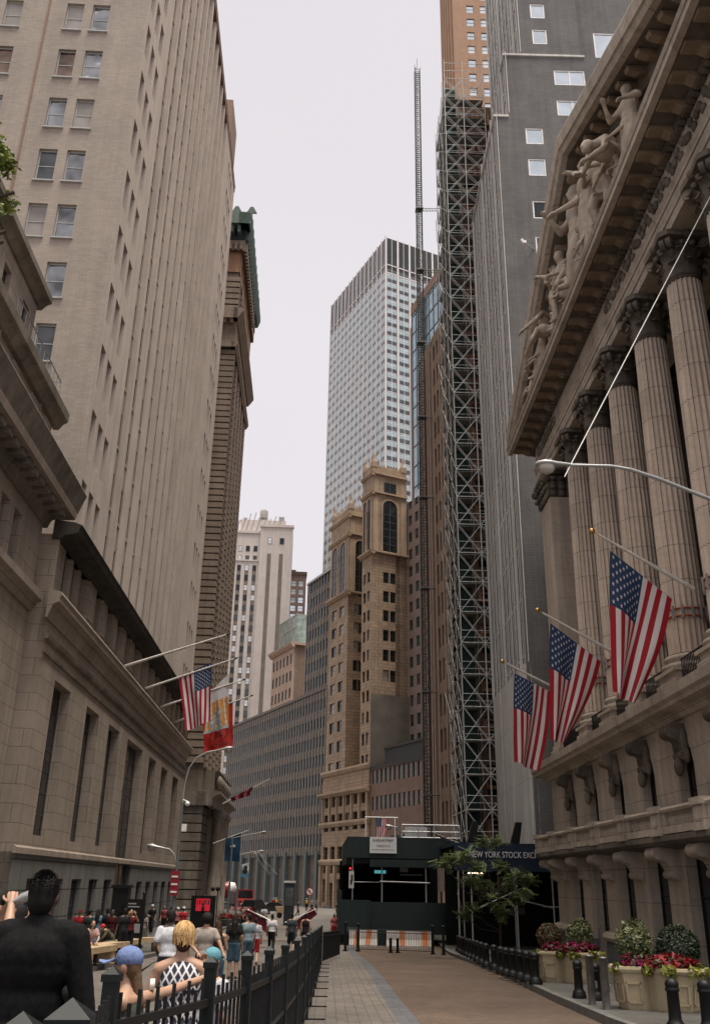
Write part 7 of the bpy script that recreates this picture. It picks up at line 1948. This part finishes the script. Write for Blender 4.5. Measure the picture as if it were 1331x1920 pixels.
# tilted dark red boards
for px, d, tilt, lb in ((487, 54, 38, 'tilted dark red board left of the man with the backpack'), (566, 51, -38, 'tilted dark red board with a pale top carried between two men')):
    p = at(px, 1728, d); t = thing('red_board', lb, 'board', (p.x, d, p.z)); b = MB(); b.box(-.85, .85, -.04, .04, -.2, .2); o = b.build('panel', [F_mar], t); o.rotation_euler = (0, R(tilt), 0)
    b = MB(); b.box(-.85, .85, -.3, .3, .2, .225); o = b.build('pale_top', [M_white], t); o.rotation_euler = (0, R(tilt * .6), 0); o.location = (0, .15, .08)
# ---------------------------------------------------------------- people
def local(x, y, face, h, z, w):
    """world point to the person's own 1.75 m frame"""
    s = h / 1.75; v = Vector(w) - Vector((x, y, z)); v.rotate(Matrix.Rotation(R(face), 3, 'Z')); return tuple(v / s)
# man in black, nearest
NX = at(78, 1700, 5.75).x
BLK = (.0022, .0023, .0028)
person(NX, 5.75, 1.86, 4, 'broad man in a black shirt seen from behind, largest figure at lower left', BLK, (.008, .008, .01), (.006, .005, .005), DARKSK, dict(sL=(-.21, 0, 1.43), sR=(.21, 0, 1.43), eR=(.30, .0, 1.08), wR=(.06, .3, 1.14), eL=(-.29, .02, 1.12), wL=(-.16, .28, 1.16), neck=(0, 0, 1.47), head=(0, .03, 1.63)), 'long', vox=.012, thick=1.1, hairlen=0, collar=True, strands=(((.006, .005, .005), (.009, .008, .008)), .05, 500, True))
# girl in the blue cap, arm along the fence
gx, gy, gh, gf = at(243, 1815, 6.3).x, 6.3, 1.46, -80
gz_ = gnd(gy)
hd = local(gx, gy, gf, gh, gz_, at(383, 1834, 7.1)); el = local(gx, gy, gf, gh, gz_, at(312, 1860, 6.6))
person(gx, gy, gh, gf, 'girl in a blue peaked cap stretching her arm along the fence', (.05, .06, .05), (.05, .05, .06), (.10, .06, .035), (.40, .24, .165), dict(sL=(-.16, -.03, 1.40), eL=el, wL=hd), 'none', 'trousers', 4, ((.14, .19, .36), .16), True, .011, hands=.9)
# blonde woman
bx_, by_, bh_ = at(345, 1760, 7.5).x, 7.5, 1.60
bz_ = gnd(by_)
def lattice():
    m, n, l, b = new_mat('lattice_print'); t = n.new('ShaderNodeTexCoord'); s_ = n.new('ShaderNodeSeparateXYZ'); l.new(t.outputs['Object'], s_.inputs[0])
    outs = []
    for k, (ax, az) in enumerate(((1, .6), (1, -.6), (1, 0))):
        a = n.new('ShaderNodeMath'); a.operation = 'MULTIPLY'; a.inputs[1].default_value = 16 * ax; l.new(s_.outputs['X'], a.inputs[0])
        c = n.new('ShaderNodeMath'); c.operation = 'MULTIPLY'; c.inputs[1].default_value = 16 * az; l.new(s_.outputs['Z'], c.inputs[0])
        d = n.new('ShaderNodeMath'); d.operation = 'ADD'; l.new(a.outputs[0], d.inputs[0]); l.new(c.outputs[0], d.inputs[1])
        f = n.new('ShaderNodeMath'); f.operation = 'FRACT'; l.new(d.outputs[0], f.inputs[0]); g_ = n.new('ShaderNodeMath'); g_.operation = 'LESS_THAN'; g_.inputs[1].default_value = .26 if k < 2 else .0; l.new(f.outputs[0], g_.inputs[0]); outs.append(g_.outputs[0])
    mx_ = n.new('ShaderNodeMath'); mx_.operation = 'MAXIMUM'; l.new(outs[0], mx_.inputs[0]); l.new(outs[1], mx_.inputs[1])
    cr = n.new('ShaderNodeMix'); cr.data_type = 'RGBA'; cr.inputs['A'].default_value = (.012, .013, .03, 1); cr.inputs['B'].default_value = (.6, .58, .58, 1); l.new(mx_.outputs[0], cr.inputs['Factor']); l.new(cr.outputs['Result'], b.inputs['Base Color']); b.inputs['Roughness'].default_value = .8
    return m
wr = local(bx_, by_, -8, bh_, bz_, at(386, 1822, 7.55)); er = local(bx_, by_, -8, bh_, bz_, at(392, 1868, 7.4))
wl = local(bx_, by_, -8, bh_, bz_, at(306, 1836, 7.75)); 
p_ = person(bx_, by_, bh_, -8, 'woman with short blonde hair in a black and white lattice print top', (.3, .3, .3), (.03, .02, .05), (.045, .022, .012), TAN, dict(sR=(.175, 0, 1.40), eR=(.25, -.06, 1.16), wR=wr, sL=(-.175, 0, 1.40), eL=(-.27, .02, 1.16), wL=wl), 'none', 'trousers', 0, None, True, .011, pattern=lattice(), hands=.9, strands=(((.50, .31, .13), (.34, .19, .075), (.62, .44, .22), (.16, .075, .03)), .085, 1700, False))
ph_ = at(299, 1829, 7.8); t = thing('phone', 'white edged phone held up by the blonde woman', 'phone', tuple(ph_), 0); b = MB(); b.box(-.04, .04, -.005, .005, -.07, .07); o = b.build('case', [M_white], t); o.rotation_euler = (R(-50), 0, R(30)); b = MB(); b.box(-.034, .034, -.0075, -.005, -.06, .06); o2 = b.build('screen', [G_dark], t); o2.rotation_euler = o.rotation_euler
b = MB(); b.cyl((0, 0, 0), (.028, .004, 0), .034, None, 14); w_ = at(282, 1846, 6.42); o = b.build('wrist_watch', [M_white]); o.location = w_; tag(o, 'pale wrist strap on the capped girl\'s arm', 'watch')
person(at(398, 1790, 8.4).x, 8.4, 1.40, 35, 'child in a turquoise cap and white shirt beside the blonde woman', (.46, .46, .50), (.05, .05, .08), (.08, .05, .03), LIGHT, None, 'short', 'shorts', 1, ((.10, .25, .30), .10), False, .014)
# man drinking at the left edge, and the dark head beside him
mx_, my_ = at(-2, 1690, 7.2).x, 7.2
dz_ = gnd(my_); wrr = local(mx_, my_, 78, 1.80, dz_, at(22, 1697, 7.1)); err = local(mx_, my_, 78, 1.8, dz_, at(16, 1738, 7.0))
person(mx_, my_, 1.80, 78, 'man in a blue shirt drinking from a bottle at the left edge', (.03, .07, .13), (.03, .03, .04), (.01, .009, .008), TAN, dict(sR=(.18, 0, 1.42), eR=err, wR=wrr), 'short', vox=.014, hands=1.1)
bt = at(24, 1691, 7.1); t = thing('water_bottle', 'clear plastic bottle tipped up to the drinking man\'s mouth', 'bottle', tuple(bt), 0); b = MB(); b.lathe([(.012, 0), (.014, .03), (.034, .07), (.034, .2), (.03, .215), (0, .215)], (0, 0, 0), 14); o = b.build('bottle_body', [glass('clear_plastic', (.35, .36, .37), .1, .6, .3)], t); o.rotation_euler = (0, R(68), 0)
person(at(37, 1710, 9.0).x, 9.0, 1.72, 40, 'dark haired person mostly hidden behind the black shirted man', (.05, .05, .06), (.03, .03, .03), (.008, .007, .007), TAN, hairlen=1, vox=.02)
def P_(px, d, h, face, label, shirt, legs, **kw):
    kw.setdefault('vox', .018 if d < 25 else (.022 if d < 60 else .03))
    return person(at(px, 1720, d).x, d, h, face, label, shirt, legs, **kw)
WHT = (.52, .52, .55); NAVY = (.015, .018, .03); DK = (.012, .012, .014); JEAN = (.05, .09, .13); REDS = (.26, .015, .02); GRY = (.21, .19, .17)
walk = dict(kL=(-.1, .12, .5), aL=(-.1, .1, .09), tL=(-.11, .24, .04), kR=(.1, -.02, .49), aR=(.1, -.26, .14), tR=(.11, -.14, .05))
phone = dict(eR=(.22, .03, 1.14), wR=(.1, .26, 1.2), eL=(-.24, -.02, 1.14), wL=(-.12, .24, 1.18))
P_(322, 18.2, 1.74, -3, 'man in a white T-shirt and dark trousers with cropped black hair behind the blonde woman', WHT, NAVY, sk=DARKSK, pose=dict(eL=(-.26, -.05, 1.14), wL=(-.2, .12, 1.0)))
P_(389, 20.2, 1.68, 5, 'person with a black afro in a grey T-shirt, arm round a companion', (.30, .26, .23), NAVY, sk=TAN, hairlen=3, pose=dict(eR=(.32, -.1, 1.2), wR=(.42, -.18, 1.02), eL=(-.26, -.05, 1.12), wL=(-.1, -.18, 1.0)), thick=1.06)
P_(411, 20.6, 1.56, -5, 'woman with long brown hair leaning on the person with the afro', (.03, .025, .025), JEAN, sk=TAN, hair=(.035, .018, .01), hairlen=2, fem=True, sleeve='none', pose=phone)
P_(442, 29, 1.70, 0, 'woman with very long black hair in a loose black top and blue knee shorts', DK, JEAN, sk=TAN, hairlen=2, fem=True, bottom='shorts', thick=1.12)
P_(467, 31, 1.73, -25, 'young man in a pale blue checked shirt turning his head left', (.17, .22, .25), JEAN, sk=TAN, look=(-.6, .8, 0))
P_(481, 37, 1.60, 0, 'child in a white shirt and bright red shorts ahead of the checked shirt', (.36, .37, .40), REDS, bottom='shorts', pose=walk)
P_(511, 48.5, 1.76, 2, 'man in a white T-shirt and black trousers walking alone down the middle', (.55, .53, .54), DK, sk=TAN, pose=walk)
P_(548, 47, 1.82, -4, 'man in a black and grey T-shirt and dark shorts near the fence', (.035, .045, .05), NAVY, bottom='shorts', pose=walk, sk=TAN)
P_(574, 48, 1.82, 8, 'man in a sleeveless dark vest right of the grey T-shirt, nearest the fence', (.02, .012, .014), DK, bottom='shorts', sleeve='none', pose=walk, sk=TAN)
P_(495, 76, 1.78, 5, 'walker with a pale shirt and backpack heading away past the red board', WHT, DK, bottom='shorts', bag=(.30, .30, .33), pose=walk)
YEL = (.45, .38, .03)
for px, d, lb, sh, ve, hc in ((517, 152, 'worker in a yellow vest and white helmet left of the dark doorway', REDS, YEL, WHT), (512, 150, 'worker in red with a white helmet beside a yellow vest', REDS, None, WHT), (534, 154, 'worker in pale grey left of a yellow vest by the doorway', GRY, None, WHT), (540, 152, 'worker in a yellow vest and helmet left of the dark booth', GRY, YEL, YEL), (574, 150, 'worker in an orange yellow vest left of the round sign', (.06, .05, .05), (.5, .28, .03), WHT)):
    P_(px, d, 1.78, 180 if px < 520 else 0, lb, sh, DK, vest=ve, hat=(hc, .05), hair=(.02, .015, .01))
for px, d, lb in ((558, 120, 'dark clothed person standing right of the booth'), (584, 146, 'dark clothed person with a bag under the round sign'), (592, 147, 'person in dark clothes right of the round sign'), (524, 151, 'dark figure by the doorway right of the yellow vest'), (455, 76, 'small dark figure in front of the red flower tub'), (633, 112, 'person in black and white by the corner of the hoarding')):
    P_(px, d, 1.72, random.choice((0, 180, 90)), lb, random.choice((DK, NAVY, GRY)), DK, pose=walk)
P_(627, 61, 1.62, 170, 'woman in a red and white dress walking by the hoarding corner', (.40, .10, .10), REDS, fem=True, bottom='long', hairlen=1, hair=(.05, .02, .015), sk=TAN)
# along the bank wall
P_(150, 41, 1.66, 170, 'person in a red football shirt and cap facing the street, leftmost by the bank wall', REDS, DK, hat=((.12, .01, .015), .08), sk=TAN)
P_(168, 39, 1.66, 20, 'man in a dark top and cap with a red badge next to the red shirt', (.02, .03, .03), DK, hat=(DK, .08), sk=TAN)
P_(184, 42, 1.70, 5, 'woman with long dark hair in a long blue dress', (.08, .17, .25), (.09, .19, .28), fem=True, bottom='long', hairlen=2, sk=TAN)
P_(202, 41, 1.74, 30, 'man in black with a red collar left of the tall kiosk', DK, DK, sk=DARKSK)
P_(212, 39, 1.68, 200, 'person in dark maroon in front of the tall kiosk', (.05, .008, .01), DK, sk=DARKSK)
P_(234, 37, 1.72, -30, 'person in black leaning by the notice board', DK, DK, sk=DARKSK, pose=phone)
P_(246, 39, 1.70, 160, 'person in dark red taking a picture by the notice board', (.11, .012, .016), DK, pose=dict(eR=(.28, .12, 1.3), wR=(.14, .22, 1.55), eL=(-.28, .12, 1.3), wL=(-.14, .22, 1.55)), sk=TAN)
P_(272, 50, 1.62, 20, 'woman in a grey dress walking past the bank doors', GRY, (.12, .11, .10), fem=True, bottom='skirt', pose=walk, hairlen=1, sk=TAN)
P_(285, 64, 1.76, 185, 'man in black walking towards the camera with a white cap and bag', DK, NAVY, pose=dict(walk, eR=(.26, .06, 1.12), wR=(.12, .26, 1.1)), hat=(WHT, .07), sk=TAN)
P_(308, 66, 1.66, 175, 'woman in a red shirt by the bank wall beyond the walking man', (.22, .04, .05), DK, fem=True, hairlen=2, sk=TAN)
P_(320, 62, 1.68, 0, 'person in black beside the lamp post foot', DK, DK, sk=DARKSK)
P_(333, 60, 1.70, 150, 'person in a pale red top and cream hat right of the lamp post', (.35, .12, .11), DK, hat=(WHT, .07))
P_(344, 58, 1.76, 10, 'man in a bright red jersey and white cap right of the lamp post', (.34, .02, .03), DK, hat=(WHT, .07), sk=TAN)
P_(338, 52, 1.2, 0, 'small fair haired child before the red jersey', (.3, .28, .25), JEAN, hair=(.35, .22, .09))
sitp = dict(hip=(0, -.05, .58), waist=(0, 0, .74), chest=(0, .06, .93), neck=(0, .1, 1.08), head=(0, .15, 1.24), hL=(-.09, -.05, .57), hR=(.09, -.05, .57), kL=(-.12, .4, .55), kR=(.12, .4, .55), aL=(-.12, .38, .08), aR=(.12, .38, .08), tL=(-.12, .52, .04), tR=(.12, .52, .04), sL=(-.17, .06, 1.04), sR=(.17, .06, 1.04), eL=(-.24, .18, .8), wL=(-.12, .38, .7), eR=(.24, .18, .8), wR=(.12, .38, .7))
sitb = dict(sitp, chest=(0, .18, .88), neck=(0, .3, .98), head=(0, .4, 1.08), sL=(-.17, .22, .96), sR=(.17, .22, .96), eL=(-.2, .4, .72), wL=(-.1, .5, .5), eR=(.2, .4, .72), wR=(.1, .5, .5))
def sit_(px, py, lb, shirt, legs, face, pose, **kw):
    p = gp(px, py, .14); person(p.x, p.y, 1.7, face, lb, shirt, legs, pose=pose, **kw)
sit_(164, 1809, 'person in a pink flowered top sitting on the nearest bench', (.42, .26, .24), (.06, .03, .03), 150, sitp, hairlen=2, fem=True, hair=(.05, .03, .02))
sit_(205, 1797, 'bent person in a camouflage coat and red cap sitting on a bench', (.085, .078, .05), (.03, .03, .03), -120, sitb, hat=((.35, .03, .03), .09), sleeve='long')
sit_(236, 1787, 'dark clothed person sitting on the third bench', DK, DK, -70, sitb, sk=DARKSK)
# thin slack cable along the kerb
b = MB(); b.tube([at(262, 1822, 31), at(285, 1808, 37), at(305, 1797, 42)], .03, 5); o = b.build('cable', [M_black]); tag(o, 'black cable lying slack along the left kerb', 'cable')
